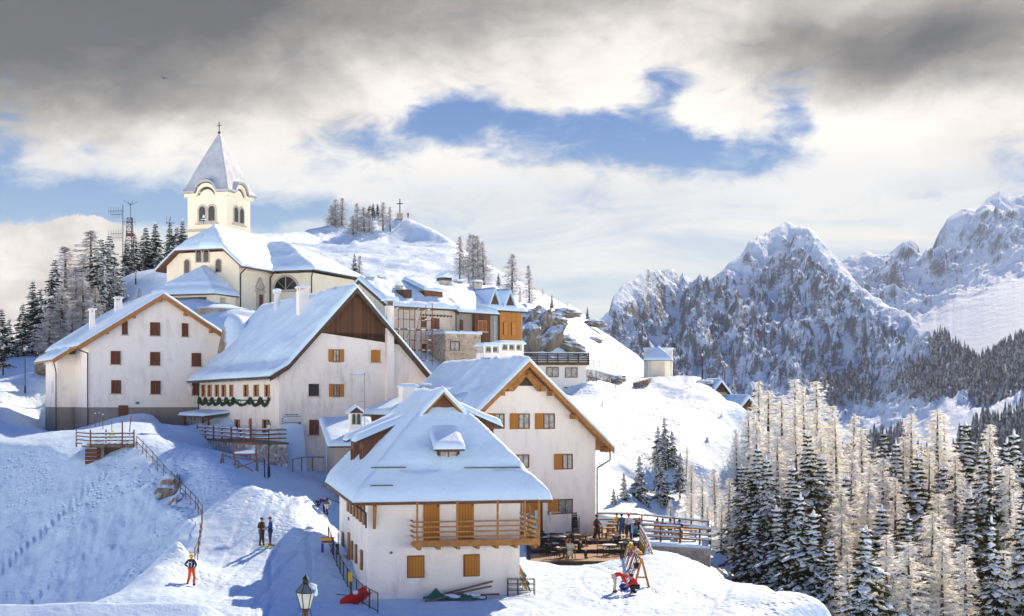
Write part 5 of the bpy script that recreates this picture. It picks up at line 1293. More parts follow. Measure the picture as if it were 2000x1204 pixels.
# crags: rocky outcrops breaking through the snow
def crag(name, label, px, py, D, rx, ry, rz, seed, m='crag', cat='rock', lean=0):
    c = at(px, py, D); rg = np.random.RandomState(seed); V, Fc = ICO[3]; V = np.array(V)
    n = .35*ridged(V[:, 0]*1.6+seed, V[:, 2]*2.2+V[:, 1]*1.3, 4, seed)+.25*fbm(V[:, 0]*3+V[:, 1]*2, V[:, 2]*3+seed, 3, seed)
    V = V*(0.8+n)[:, None]*np.array([rx, ry, rz]); V[:, 0] += lean*V[:, 2]
    t_ = MB(); t_.smooth = False; t_.add([tuple(v) for v in V], Fc); o = t_.build(name, m); o.location = c
    return tag(o, label, cat)
for i, (px, py, D, rx, ry, rz, ln, lb) in enumerate([
    (1030, 672, 158, 1.6, 1.6, 2.4, .2, 'snowy brown crag directly behind the golden timber house'), (1048, 655, 162, 1.4, 1.4, 2.8, .5, 'tall slanting crag rising between frosted larches above the flat roofed building'),
    (1072, 668, 161, 1.5, 1.5, 2.0, .6, 'brown crag in the middle of the outcrop above the dark roof railing'), (1100, 672, 163, 2.4, 1.4, 1.3, -1.2, 'long tan boulder slanting down to the railing of the flat roof'),
    (1083, 625, 178, 1.6, 1.5, 1.0, -.3, 'small dark rock ledge high above the tan boulder'), (1108, 612, 185, 1.9, 1.2, .7, -.6, 'overhanging brown ledge just under the hill crest'),
    (1040, 628, 172, 1.6, 1.6, 1.9, .4, 'dark crag under the lone frosted larch'), (1165, 632, 205, 1.8, 1.2, .6, -.5, 'thin rock band on the crest line left of the chapel'),
    (1378, 750, 163, 1.7, .8, .45, -.2, 'rough brown stones at the edge of the knoll beside the lamp'), (1195, 741, 157, 1.8, .8, .5, 0, 'line of brown stones below the roadside wall'),
    (1160, 665, 186, 1.2, 1.0, .5, -.4, 'low rock patch halfway up the slope left of the chapel'), (330, 962, 101.3, .9, 1.1, 1.4, .2, 'bare rock patch in the steep bank below the path fence'), (345, 992, 99.2, .7, .9, 1.0, .2, 'lower narrow rock patch in the bank under the fence bend'),
    (100, 715, 156, 2.0, 2.0, 1.3, .2, 'dark snowy rock under the left pine wood')]):
    crag('rock_outcrop', lb, px, py, D, rx, ry, rz, 10+i, lean=ln)
# ================================================================ snowy roof in the near left corner
def near_roof():
    f = Frame(atx(-40, 29), 29.0, -9.0, 3.0); L = 5.4
    r = f.thing('near_shed', 'plain shed roof under smooth snow in the near lower left corner', 'shed')
    rz = -4.2+9.0; x1 = f.sx(432)
    MB().prism([(-6, -2), (x1-.5, -2), (x1-.5, rz-1.9), (-6, rz-1.9)], -3.3, 3.3).build('wall', 'wood_grey', r)
    h = lambda X, Y: rz-.42-np.abs(Y)*.42+np.where(X > x1-.9, -(X-x1+.9)**2*.22, 0)
    roof_slab(r, -6.4, x1+.2, -4, 4, h, .18, .7, (), (0,), 'wood_grey')
    snow_roof(r, -6.4, x1+.25, -4, 4, h, .5, 88, .16, .8, (), (0,), None, .10)
near_roof()
# ================================================================ trees (each: trunk, crown, and a load of snow)
def spruce(h, r, seed, snow=1.0, name='spruce', leaf='needles', dens=1.0):
    rg = random.Random(seed); root = bpy.data.objects.new(name, None); COL.objects.link(root); root.empty_display_size = .3
    t = MB(); t.tube((0, 0, -1.5), (0, 0, h*.5), .022*h, .013*h, 7).tube((0, 0, h*.5), (0, 0, h), .013*h, .01, 6); t.build('trunk', 'bark', root)
    g = MB(); s = MB(); lev = int(h*3.0*dens); wob = [rg.uniform(.8, 1.15) for _ in range(8)]
    for i in range(lev):
        f = (i+.5)/lev; z = z0_ = h*(.05+.93*f); R_ = r*(1-f)**.82*(1+.22*math.sin(i*1.7+seed))+.06
        nb = max(4, int(9-4*f))
        a0 = rg.uniform(0, 6.28)
        for k in range(nb):
            a = a0+2*math.pi*k/nb+rg.uniform(-.25, .25); L = R_*rg.uniform(.62, 1.12)*wob[int((a % 6.28)/6.28*8) % 8]
            if rg.random() < .10: continue
            z = z0_+rg.uniform(-.32, .32)*(1.1-f)
            ca, sa = math.cos(a), math.sin(a); dr = .30+.25*(1-f)
            pts = []
            for j in range(5):
                u = j/4; q = L*u; pts.append((ca*q, sa*q, z-dr*q*u**.6*(1.15-.35*u)))
            nx, ny = -sa, ca
            for j in range(1, 5):
                p0 = pts[j-1]; p1 = pts[j]; wd = (.42-.06*j)*min(1, .35+L*.45)
                for sgn in (-1, 1):
                    for m in range(3):
                        u = rg.random(); bx = p0[0]+(p1[0]-p0[0])*u; by = p0[1]+(p1[1]-p0[1])*u; bz = p0[2]+(p1[2]-p0[2])*u
                        l = wd*rg.uniform(1.0, 2.0); tip = (bx+nx*sgn*l*.85+ca*l*.45, by+ny*sgn*l*.85+sa*l*.45, bz-l*rg.uniform(.2, .75))
                        g.add([(bx-ca*.10, by-sa*.10, bz), (bx+ca*.12, by+sa*.12, bz+.02), tip], [(0, 1, 2)])
                # needles hanging under the branch
                g.add([(p0[0], p0[1], p0[2]), (p1[0], p1[1], p1[2]), ((p0[0]+p1[0])/2+nx*rg.uniform(-.1, .1), (p0[1]+p1[1])/2+ny*rg.uniform(-.1, .1), min(p0[2], p1[2])-wd*rg.uniform(.5, 1.2))], [(0, 1, 2)])
            if rg.random() < snow:
                for j in range(1, 5):
                    if rg.random() < .30: continue
                    p = pts[j]; sz = (.13+.11*min(1, L))*rg.uniform(.6, 1.25)*(1.1-.12*j)
                    rot = Matrix.Rotation(a+rg.uniform(-.5, .5), 3, 'Z') @ Matrix.Rotation(rg.uniform(.2, .8), 3, 'Y')
                    s.blob((p[0]-ca*.1, p[1]-sa*.1, p[2]+sz*.22), sz*1.5, sz*1.0, sz*.5, 1, .28, rg, rot)
    s.blob((0, 0, h-.15), .07, .07, .28, 1, .1, rg); g.add([(.12, 0, h-.8), (-.1, .08, h-.8), (0, 0, h+.1)], [(0, 1, 2)]); g.add([(0, .12, h-.8), (.05, -.1, h-.8), (0, 0, h+.1)], [(0, 1, 2)])
    g.build('crown', leaf, root)
    if snow > 0: tag(s.build('snow_load', 'tree_snow', root), kind='stuff')
    return root
def larch(h, r, seed, name='larch', leaf='frost', dens=1.0, low=.12):
    rg = random.Random(seed); root = bpy.data.objects.new(name, None); COL.objects.link(root); root.empty_display_size = .3
    MB().tube((0, 0, -1.5), (0, 0, h*.5), .017*h, .010*h, 7).tube((0, 0, h*.5), (0, 0, h), .010*h, .01, 6).build('trunk', 'bark', root)
    g = MB(); n = int(h*25*dens)
    for i in range(n):
        f = low+(1-low)*((i+rg.random())/n); z = h*f; a = rg.uniform(0, 6.28)
        L = (r*(1-f)**.85*rg.choice((.5, .7, .9, 1.0, 1.3))*rg.uniform(.85, 1.1)*(1+.25*math.sin(z*2.1+a*2+seed)))+.12
        ca, sa = math.cos(a), math.sin(a); up = rg.uniform(-.25, .12); P = []
        for j in range(5):
            u = j/4; q = L*u; P.append(Vector((ca*q, sa*q, z+up*q-.16*q*u+.10*L*u**3)))
        for j in range(4): 
            w0 = .022*(1-j*.2)
            side = Vector((-sa, ca, 0))*w0; g.add([P[j]-side, P[j]+side, P[j+1]], [(0, 1, 2)])
        m = int(8+L*10)
        for k in range(m):
            u = .12+.88*rg.random(); j = min(3, int(u*4)); p = P[j].lerp(P[j+1], u*4-j)
            l = rg.uniform(.12, .42)*(1.1-.5*u); d = Vector((rg.uniform(-1, 1), rg.uniform(-1, 1), rg.uniform(-1.0, .35))); d.normalize(); d = d*l+Vector((ca, sa, 0))*l*.4
            w = Vector((rg.uniform(-1, 1), rg.uniform(-1, 1), rg.uniform(-1, 1)))*.045
            g.add([p-w, p+w, p+d], [(0, 1, 2)])
    g.build('crown', leaf, root)
    return root
PROTO = {}
def protos():
    PROTO['spruce'] = [(spruce(11, 2.3, 11, .9), 11), (spruce(13, 2.5, 12, .65), 13), (spruce(9, 1.9, 13, .95), 9), (spruce(12, 1.9, 14, .8), 12)]
    PROTO['larch'] = [(larch(12, 2.5, 21), 12), (larch(14, 2.7, 22), 14), (larch(10, 2.1, 23, dens=1.2), 10), (larch(15, 2.4, 24, dens=.9), 15)]
    PROTO['dark'] = [(spruce(10, 2.0, 31, .35, leaf='needles_cold'), 10), (spruce(12, 2.1, 32, .25, leaf='needles_cold'), 12)]
    PROTO['grey'] = [(larch(11, 2.0, 41, leaf='frost_grey', dens=1.1), 11), (larch(9, 1.9, 42, leaf='frost_grey', dens=1.3), 9)]
protos()
_used = set(); _trees = []
ORD = ['first', 'second', 'third', 'fourth', 'fifth', 'sixth', 'seventh', 'eighth', 'ninth', 'tenth', 'eleventh', 'twelfth', 'thirteenth', 'fourteenth', 'fifteenth',
       'sixteenth', 'seventeenth', 'eighteenth', 'nineteenth', 'twentieth']
def ordw(i):
    if i < 20: return ORD[i]
    tens = {2: 'twenty', 3: 'thirty', 4: 'forty', 5: 'fifty', 6: 'sixty', 7: 'seventy', 8: 'eighty', 9: 'ninety'}
    t, u = divmod(i+1, 10); 
    return (tens[t]+'-'+ORD[u-1]) if u else tens[t][:-1]+'ieth'
def plant(kind, px, top, D, base=None, widen=1.0, zone='', rg=random.Random(77)):
    X = atx(px, D); zt = (785-top)/F*D; g = gz(X, D) if base is None else (785-base)/F*D
    if zt-g < 1.2: g = zt-1.6
    h = zt-g; lst = PROTO[kind]; i = min(range(len(lst)), key=lambda k: abs(lst[k][1]-h)+rg.uniform(0, 3)); p, ph = lst[i]
    key = (kind, i)
    if key in _used: o = copy_tree(p)
    else: o = p; _used.add(key)
    s = h/ph; o.location = (X, D, g-.15); w = s*widen*rg.uniform(.8, 1.2)*{'spruce': 1.5, 'larch': 1.5, 'dark': 1.35, 'grey': 1.7}[kind]
    o.scale = (w, w, s); o.rotation_euler = (rg.uniform(-.035, .035), rg.uniform(-.035, .035), rg.uniform(0, 6.28))
    _trees.append((o, kind, px, D, h, zone)); return o
# right hand wood, seen from the terrace slope
Z = 'right'
for px, top, D in ((1578, 838, 106), (1508, 888, 102), (1475, 868, 104), (1612, 885, 110), (1655, 925, 108), (1545, 905, 99), (1786, 882, 104), (1732, 838, 122), (1748, 858, 118),
                   (1880, 818, 118), (1925, 868, 104), (1962, 852, 108), (1994, 838, 112), (1688, 1022, 84), (1942, 1004, 86), (1998, 985, 88), (1620, 1052, 90), (1525, 985, 96),
                   (1450, 905, 112), (1840, 905, 115), (1560, 960, 93), (1765, 1000, 92), (1470, 1000, 99), (2040, 900, 98), (2030, 1060, 84), (1590, 995, 92), (1720, 985, 97), (1895, 960, 96)):
    plant('spruce', px, top, D, zone=Z)
for px, top, D in ((1482, 742, 146), (1500, 760, 142), (1528, 770, 140), (1556, 738, 148), (1576, 752, 144), (1600, 742, 146), (1620, 790, 138), (1640, 812, 134), (1668, 808, 132), (1690, 835, 128),
                   (1462, 800, 140), (1545, 792, 136), (1590, 800, 134), (1780, 805, 126), (1828, 798, 124), (1848, 806, 128), (1930, 826, 120), (1700, 905, 112), (1722, 892, 114), (1655, 880, 118),
                   (1690, 940, 104), (1640, 950, 104), (1865, 885, 110), (1838, 960, 100), (1815, 1000, 92), (1905, 905, 112), (1975, 905, 104), (1350, 905, 122), (1372, 930, 118), (1398, 912, 122),
                   (1422, 930, 118), (1440, 958, 112), (1408, 975, 112), (1380, 985, 110), (1430, 1010, 108), (1350, 960, 114), (1455, 950, 116), (1660, 1080, 88), (1735, 1040, 88), (1780, 1055, 86),
                   (1840, 1050, 88), (1890, 1060, 86), (1960, 1070, 86), (1500, 840, 128), (1520, 850, 126), (1610, 850, 126), (1750, 930, 106), (1810, 880, 116), (1990, 1000, 92), (1720, 870, 124),
                   (1765, 850, 126), (1440, 835, 136), (1480, 820, 132), (1560, 830, 132), (2030, 830, 116), (2060, 980, 92), (1640, 1000, 98), (1340, 1000, 112), (1310, 975, 118)):
    plant('larch', px, top, D, zone=Z)
Z = 'knoll'
for px, top, D, base in ((1300, 812, 130, 905), (1287, 828, 129, 902), (1316, 838, 131, 930), (1384, 850, 140, 935), (1251, 886, 122, 985), (1221, 920, 119, 1000), (1290, 880, 124, 985), (1432, 735, 163, 785),
                         (1411, 806, 150, 818), (1200, 950, 117, 1005), (1328, 880, 126, 960)):
    plant('spruce', px, top, D, base, .72, Z)
for px, top, D, base in ((1175, 780, 140, 850), (1340, 870, 128, 935), (1408, 800, 150, 820)): plant('larch', px, top, D, base, .7, Z)
Z = 'left'
for px, top, D, base in ((107, 502, 172, 640), (60, 545, 176, 690), (75, 560, 172, 690), (40, 590, 172, 720), (20, 620, 168, 745), (5, 600, 172, 740), (85, 610, 168, 700), (0, 650, 160, 750), (-20, 600, 168, 740),
                         (160, 500, 180, 640), (250, 470, 190, 560), (265, 455, 200, 555), (283, 440, 205, 540), (305, 432, 205, 540), (345, 440, 205, 535), (357, 426, 200, 530), (370, 440, 200, 530), (330, 430, 215, 520)):
    plant('dark', px, top, D, base, 1.1, Z)
for px, top, D, base in ((181, 448, 178, 640), (130, 480, 180, 650), (150, 520, 172, 660), (120, 560, 168, 680), (165, 540, 168, 650), (140, 600, 166, 690), (185, 560, 165, 640), (95, 600, 166, 700), (270, 560, 150, 600)):
    plant('grey', px, top, D, base, 1.3, Z)
for px, top, D, base in ((216, 455, 178, 590), (198, 462, 176, 600), (205, 520, 170, 610), (228, 520, 172, 600), (188, 600, 160, 660)): plant('spruce', px, top, D, base, 1.15, Z)
Z = 'summit'
for px, top, D, base, w in ((655, 388, 385, 455, 1.3), (667, 386, 386, 452, 1.3), (648, 400, 384, 455, 1.2), (698, 396, 384, 468, 1.2), (712, 404, 384, 465, 1.2), (722, 410, 386, 460, 1.0), (748, 394, 390, 446, 1.1), (762, 403, 390, 445, 1.0), (690, 420, 380, 470, 1.2)):
    plant('grey', px, top, D, base, w, Z)
for px, top, D, base in ((728, 396, 398, 425), (738, 397, 398, 422), (722, 400, 398, 424)): plant('dark', px, top, D, base, 1.6, Z)
Z = 'slope'
for px, top, D, base, k, w in ((693, 492, 205, 560, 'dark', .8), (703, 498, 205, 562, 'grey', .8), (898, 460, 222, 545, 'grey', .8), (915, 455, 222, 552, 'grey', .8), (924, 456, 218, 556, 'grey', .9), (935, 458, 218, 560, 'grey', .9),
                               (946, 470, 216, 565, 'grey', .8), (1000, 494, 205, 585, 'grey', 1.0), (1034, 516, 196, 612, 'grey', .6), (974, 530, 212, 556, 'dark', .7), (1078, 572, 190, 600, 'dark', .8),
                               (1147, 597, 200, 622, 'dark', .8), (792, 487, 300, 498, 'dark', .8), (1040, 610, 170, 650, 'grey', .8), (1015, 560, 185, 600, 'grey', .5), (1060, 560, 230, 580, 'grey', .6)):
    plant(k, px, top, D, base, w, Z)
WHERE = {'right': 'in the snowy wood right of the stone terrace', 'knoll': 'on the sunny knoll slope behind the gabled house', 'left': 'on the wooded slope behind the left house',
         'summit': 'beside the summit cross', 'slope': 'on the hillside above the upper lane'}
DESC = {'spruce': 'dark green spruce with thick snow pads', 'larch': 'cream frosted larch', 'dark': 'dark spruce', 'grey': 'grey frosted larch'}
for zone in WHERE:
    for kind in DESC:
        l = sorted([t for t in _trees if t[5] == zone and t[1] == kind], key=lambda t: t[2])
        for i, (o, k, px, D, h, z) in enumerate(l):
            sz = 'tall ' if h > 13 else ('small ' if h < 7 else '')
            if len(l) == 1: lab = 'only %s%s %s' % (sz, DESC[kind], WHERE[zone])
            else: lab = '%s%s %s, %s from left' % (sz, DESC[kind], WHERE[zone], ordw(i))
            ws = lab.split()
            if len(ws) > 16: lab = lab.replace('with thick snow pads ', '').replace(' behind the gabled house', ' behind the gables')
            tag(o, lab, 'tree', '%s trees %s' % ({'spruce': 'snow laden spruce', 'larch': 'frosted larch', 'dark': 'dark spruce', 'grey': 'grey larch'}[kind], WHERE[zone]))
for lst in PROTO.values():
    for p, ph in lst:
        if 'label' not in p:
            for c in kids(p): bpy.data.objects.remove(c)
            bpy.data.objects.remove(p)
# far wood on the valley side: one mass of small conifers
def far_wood():
    rg = np.random.RandomState(5); V = []; Fc = []; MI = []; n = 0; R0 = random.Random(6)
    N = 5200; px = rg.uniform(1560, 2150, N*3); D = rg.uniform(480, 1250, N*3)
    X = (px-1000)/F*D; z = mount(X, D, px); py = 785-z/D*F
    lo = np.interp(px, [1560, 1620, 1700, 1790, 1830, 1900, 2000, 2150], [770, 740, 705, 690, 640, 640, 640, 620])
    dn = fbm(X*.012, D*.008, 4, 91)
    keep = (py > lo+12*rg.randn(len(px))) & (dn > -.10+.0*py) & ~((px < 1900) & (py > 790) & (py < 900) & (dn < .28) & (px > 1630))
    idx = np.where(keep)[0][:N]
    for i in idx:
        h = rg.uniform(7, 15); r = h*rg.uniform(.13, .19); x, y, zz = X[i], D[i], z[i]-.5; k = 6; a0 = rg.uniform(0, 6)
        V += [(x, y, zz+h)]; c = n; n += 1
        for t, (zf, rf) in enumerate(((.62, .45), (.36, .75), (.08, 1.0))):
            ring = []
            for j in range(k):
                a = a0+2*math.pi*j/k+t*.5; q = r*rf*rg.uniform(.6, 1.25); V.append((x+q*math.cos(a), y+q*math.sin(a), zz+h*zf*rg.uniform(.9, 1.05))); ring.append(n); n += 1
            V.append((x, y, zz+h*(zf+.40))); top = n; n += 1
            for j in range(k): Fc.append((ring[j], ring[(j+1) % k], top)); MI.append(0)
    b = MB(); b.v = V; b.f = Fc; b.mi = MI; b.sm = [False]*len(Fc)
    o = b.build('far_wood', 'far_needles'); tag(o, 'dense dark wood on the valley side under the peaks', 'wood', kind='stuff')
def far_mat():
    m, T, b = new_mat('far_needles'); tc = T.new('ShaderNodeTexCoord'); geo = T.new('ShaderNodeNewGeometry')
    f = T.ss(T.noise(tc.outputs['Object'], .35, 5, .7), .42, .62); f2 = T.ss(T.noise(tc.outputs['Object'], .01, 3, .5), .35, .65)
    c = T.mix(f2, (.028, .04, .045, 1), (.07, .06, .055, 1)); c = T.mix(T.m('MULTIPLY', f, .8), c, (.5, .52, .55, 1))
    T.l.new(c, b.inputs['Base Color']); b.inputs['Roughness'].default_value = .9
far_mat(); far_wood()
# ================================================================ people
def skin_mesh(name, P, E, Rd, m, parent, sub=1, root=0):
    keys = list(P); ix = {k: i for i, k in enumerate(keys)}
    me = bpy.data.meshes.new('tmp'); me.from_pydata([P[k] for k in keys], [(ix[a], ix[b]) for a, b in E], [])
    o = bpy.data.objects.new('tmp', me); COL.objects.link(o)
    md = o.modifiers.new('s', 'SKIN'); md.use_smooth_shade = True
    sv = me.skin_vertices[0].data
    for k, i in ix.items(): r = Rd[k]; sv[i].radius = (r, r) if not isinstance(r, tuple) else r; sv[i].use_root = (i == root)
    sb = o.modifiers.new('u', 'SUBSURF'); sb.levels = sub; sb.render_levels = sub
    dg = bpy.context.evaluated_depsgraph_get(); dg.update()
    nm = bpy.data.meshes.new_from_object(o.evaluated_get(dg), depsgraph=dg); bpy.data.objects.remove(o)
    nm.name = name; nm.materials.clear(); nm.materials.append(MAT[m]); r = bpy.data.objects.new(name, nm); COL.objects.link(r); r.parent = parent
    return r
BASE = {'pelvis': (0, 0, .95), 'waist': (0, 0, 1.12), 'chest': (0, .01, 1.33), 'neck': (0, .01, 1.50), 'head': (0, -.01, 1.60), 'crown': (0, -.01, 1.72)}
for sd_, n in ((-1, 'l'), (1, 'r')):
    BASE.update({'sh'+n: (sd_*.18, .01, 1.42), 'el'+n: (sd_*.25, .04, 1.15), 'wr'+n: (sd_*.24, -.05, .92), 'hip'+n: (sd_*.09, 0, .92), 'kn'+n: (sd_*.11, -.02, .50), 'an'+n: (sd_*.12, .03, .09), 'toe'+n: (sd_*.13, -.15, .04)})
def pose(**k): p = dict(BASE); p.update(k); return p
SIT = pose(pelvis=(0, 0, .52), waist=(0, .02, .68), chest=(0, -.02, .90), neck=(0, -.03, 1.07), head=(0, -.06, 1.17), crown=(0, -.07, 1.29),
           shl=(-.18, -.02, .99), shr=(.18, -.02, .99), ell=(-.24, -.12, .76), elr=(.24, -.12, .76), wrl=(-.16, -.36, .78), wrr=(.16, -.36, .78),
           hipl=(-.1, 0, .50), hipr=(.1, 0, .50), knl=(-.13, -.42, .50), knr=(.13, -.42, .50), anl=(-.13, -.42, .09), anr=(.13, -.42, .09), toel=(-.13, -.58, .04), toer=(.13, -.58, .04))
BEND = pose(pelvis=(0, .10, .92), waist=(0, -.05, 1.02), chest=(0, -.26, 1.05), neck=(0, -.42, 1.02), head=(0, -.52, .97), crown=(0, -.63, .93),
            shl=(-.18, -.34, 1.02), shr=(.18, -.34, 1.02), ell=(-.2, -.42, .76), elr=(.2, -.42, .76), wrl=(-.1, -.55, .58), wrr=(.12, -.55, .58), hipl=(-.1, .1, .90), hipr=(.1, .1, .90),
            knl=(-.17, .0, .5), knr=(.17, .06, .5), anl=(-.24, .08, .09), anr=(.24, .12, .09), toel=(-.25, -.1, .04), toer=(.25, -.06, .04))
CROUCH = pose(pelvis=(0, .12, .38), waist=(0, .06, .52), chest=(0, -.05, .70), neck=(0, -.12, .84), head=(0, -.18, .92), crown=(0, -.22, 1.03),
              shl=(-.18, -.08, .78), shr=(.18, -.08, .78), ell=(-.24, -.22, .58), elr=(.24, -.22, .58), wrl=(-.12, -.42, .46), wrr=(.12, -.42, .46), hipl=(-.1, .12, .38), hipr=(.1, .12, .38),
              knl=(-.16, -.28, .48), knr=(.16, -.22, .42), anl=(-.15, -.08, .09), anr=(.16, .0, .09), toel=(-.16, -.25, .04), toer=(.17, -.16, .04))
WALK = pose(knl=(-.1, -.16, .52), anl=(-.1, -.20, .10), toel=(-.1, -.38, .06), knr=(.1, .08, .50), anr=(.1, .30, .13), toer=(.1, .17, .04), ell=(-.25, .16, 1.18), wrl=(-.24, .10, .93), elr=(.25, -.1, 1.18), wrr=(.22, -.26, 1.0))
TALK = pose(ell=(-.27, .06, 1.16), wrl=(-.10, -.18, 1.08), elr=(.27, .02, 1.16), wrr=(.12, -.20, 1.12), anl=(-.14, .05, .09), anr=(.13, -.04, .09))
AKIMBO = pose(ell=(-.38, .12, 1.20), wrl=(-.20, -.04, 1.05), elr=(.36, .12, 1.20), wrr=(.18, -.06, 1.02), knl=(-.14, -.08, .5), knr=(.16, -.03, .5), anl=(-.16, .02, .09), anr=(.22, .08, .09), chest=(0, -.03, 1.32), head=(.03, -.05, 1.58), crown=(.05, -.06, 1.70), toer=(.26, -.1, .04))
def person(label, loc, heading, P, jacket, trousers, boots='black', hat=None, hat_m='black', hair='hair', scale=1.0, group=None, long_coat=False, stripe=None, pack=None):
    t = thing('person', label, 'person', loc, R(heading), group); t.scale = (scale,)*3
    B = dict(P); Rd = {'pelvis': .085, 'waist': .08, 'chest': .09, 'neck': .055, 'head': .088, 'crown': .075}
    E = [('pelvis', 'waist'), ('waist', 'chest'), ('chest', 'neck'), ('neck', 'head'), ('head', 'crown')]
    hd = Vector(P['head']); up = (Vector(P['crown'])-hd).normalized(); fwd = Vector((0, -1, 0)); fwd = (fwd-up*fwd.dot(up)).normalized()
    B['nose'] = tuple(hd+fwd*.115); Rd['nose'] = .016; E.append(('head', 'nose'))
    for n in 'lr':
        Rd.update({'sh'+n: .06, 'el'+n: .045, 'wr'+n: .03, 'hip'+n: .08, 'kn'+n: .055, 'an'+n: .042, 'toe'+n: .035})
        E += [('chest', 'sh'+n), ('sh'+n, 'el'+n), ('el'+n, 'wr'+n), ('pelvis', 'hip'+n), ('hip'+n, 'kn'+n), ('kn'+n, 'an'+n), ('an'+n, 'toe'+n)]
        w = Vector(P['wr'+n]); d = (w-Vector(P['el'+n])).normalized(); side = d.cross(Vector((0, 1, .2))).normalized()
        pm = w+d*.07; B['pm'+n] = tuple(pm); Rd['pm'+n] = .034; E.append(('wr'+n, 'pm'+n))
        for i, (o_, l_) in enumerate(((-.03, .065), (-.01, .08), (.01, .075), (.03, .06))):
            a = pm+d*.035+side*o_; c = a+d*l_*.6+Vector((0, -.02, 0)); e = c+d*l_*.35+Vector((0, -.03, 0))
            B['f%d%s' % (i, n)] = tuple(a); B['g%d%s' % (i, n)] = tuple(c); B['h%d%s' % (i, n)] = tuple(e)
            Rd['f%d%s' % (i, n)] = .010; Rd['g%d%s' % (i, n)] = .009; Rd['h%d%s' % (i, n)] = .008
            E += [('pm'+n, 'f%d%s' % (i, n)), ('f%d%s' % (i, n), 'g%d%s' % (i, n)), ('g%d%s' % (i, n), 'h%d%s' % (i, n))]
        a = pm-d*.02-side*.045+Vector((0, -.02, 0)); B['th'+n] = tuple(a); B['ti'+n] = tuple(a+d*.04-side*.012); Rd['th'+n] = .012; Rd['ti'+n] = .009
        E += [('pm'+n, 'th'+n), ('th'+n, 'ti'+n)]
    body = skin_mesh('body', B, E, Rd, 'skin', t, 1)
    fe = MB()
    for s_ in (-1, 1): fe.blob(hd+fwd*.088+up*.03+Vector((s_*.032, 0, 0)), .011, .008, .009, 1, 0)
    fe.build('eyes', 'black', t)
    # jacket
    k = ['pelvis', 'waist', 'chest', 'neck', 'shl', 'ell', 'wrl', 'shr', 'elr', 'wrr']; J = {q: P[q] for q in k}
    J['neck'] = tuple(Vector(P['chest']).lerp(Vector(P['neck']), .75))
    RJ = {'pelvis': (.15, .12) if not long_coat else .17, 'waist': .15, 'chest': (.165, .13), 'neck': .08, 'shl': .085, 'shr': .085, 'ell': .068, 'elr': .068, 'wrl': .05, 'wrr': .05}
    EJ = [('pelvis', 'waist'), ('waist', 'chest'), ('chest', 'neck'), ('chest', 'shl'), ('shl', 'ell'), ('ell', 'wrl'), ('chest', 'shr'), ('shr', 'elr'), ('elr', 'wrr')]
    if long_coat: J['hem'] = tuple(Vector(P['pelvis'])+Vector((0, 0, -.32))); RJ['hem'] = .19; EJ.append(('pelvis', 'hem'))
    jk = skin_mesh('jacket', J, EJ, RJ, jacket, t, 1)
    if stripe:
        c = Vector(P['chest']); w_ = Vector(P['waist']); b = MB()
        for s_ in (-1, 1): b.beam(c+Vector((s_*.10, .165, .06)), w_+Vector((s_*.09, .17, -.05)), .04, .012, (0, 1, 0))
        b.beam(c+Vector((-.1, .17, .0)), c+Vector((.1, .17, .0)), .012, .04); b.build('stripe', stripe, jk)
    # trousers
    T_ = {'pelvis': P['pelvis']}; RT = {'pelvis': .13}; ET = []
    for n in 'lr':
        for q in ('hip', 'kn'): T_[q+n] = P[q+n]
        T_['cf'+n] = tuple(Vector(P['kn'+n]).lerp(Vector(P['an'+n]), .88)); RT.update({'hip'+n: .112, 'kn'+n: .082, 'cf'+n: .072})
        ET += [('pelvis', 'hip'+n), ('hip'+n, 'kn'+n), ('kn'+n, 'cf'+n)]
    skin_mesh('trousers', T_, ET, RT, trousers, t, 1)
    for n in 'lr':
        a = Vector(P['an'+n]); c = Vector(P['toe'+n]); d = c-a; d.z = 0; d.normalize()
        bq = {'a': tuple(a+Vector((0, 0, .10))), 'b': tuple(a+Vector((0, 0, -.02))), 'c': tuple(c+Vector((0, 0, .02))), 'h': tuple(a-d*.05+Vector((0, 0, -.03)))}
        skin_mesh('boot', bq, [('a', 'b'), ('b', 'c'), ('b', 'h')], {'a': .062, 'b': .062, 'c': .048, 'h': .05}, boots, t, 1)
    top = MB(); ce = hd.lerp(Vector(P['crown']), .62)
    if hat == 'helmet': top.blob(ce-fwd*.015, .135, .15, .125, 2, 0)
    elif hat == 'cap': top.blob(ce+up*.02, .108, .118, .085, 2, 0); top.beam(ce+fwd*.08+up*.0, ce+fwd*.19-up*.01, .14, .015, up)
    elif hat == 'beanie': top.blob(ce+up*.02-fwd*.01, .115, .125, .11, 2, .02); top.blob(ce+up*.13, .035, .035, .035, 1, .1)
    elif hat == 'hood': top.blob(ce-fwd*.03, .13, .14, .15, 2, .03)
    else: top.blob(ce-fwd*.025+up*.005, .103, .112, .105, 2, .04)
    top.build({'helmet': 'helmet', 'cap': 'cap', 'beanie': 'hat', 'hood': 'hood'}.get(hat, 'hair'), hat_m if hat else hair, t)
    return t
def gp(px, D, up=0): return ground(px, D, up)
def find_D(px, py, lo, hi):
    best = min(np.linspace(lo, hi, 80), key=lambda D: abs(785-gz(atx(px, D), D)/D*F-py)); return float(best)
def on(px, py, lo, hi, up=0.0): D = find_D(px, py, lo, hi); return ground(px, D, up)
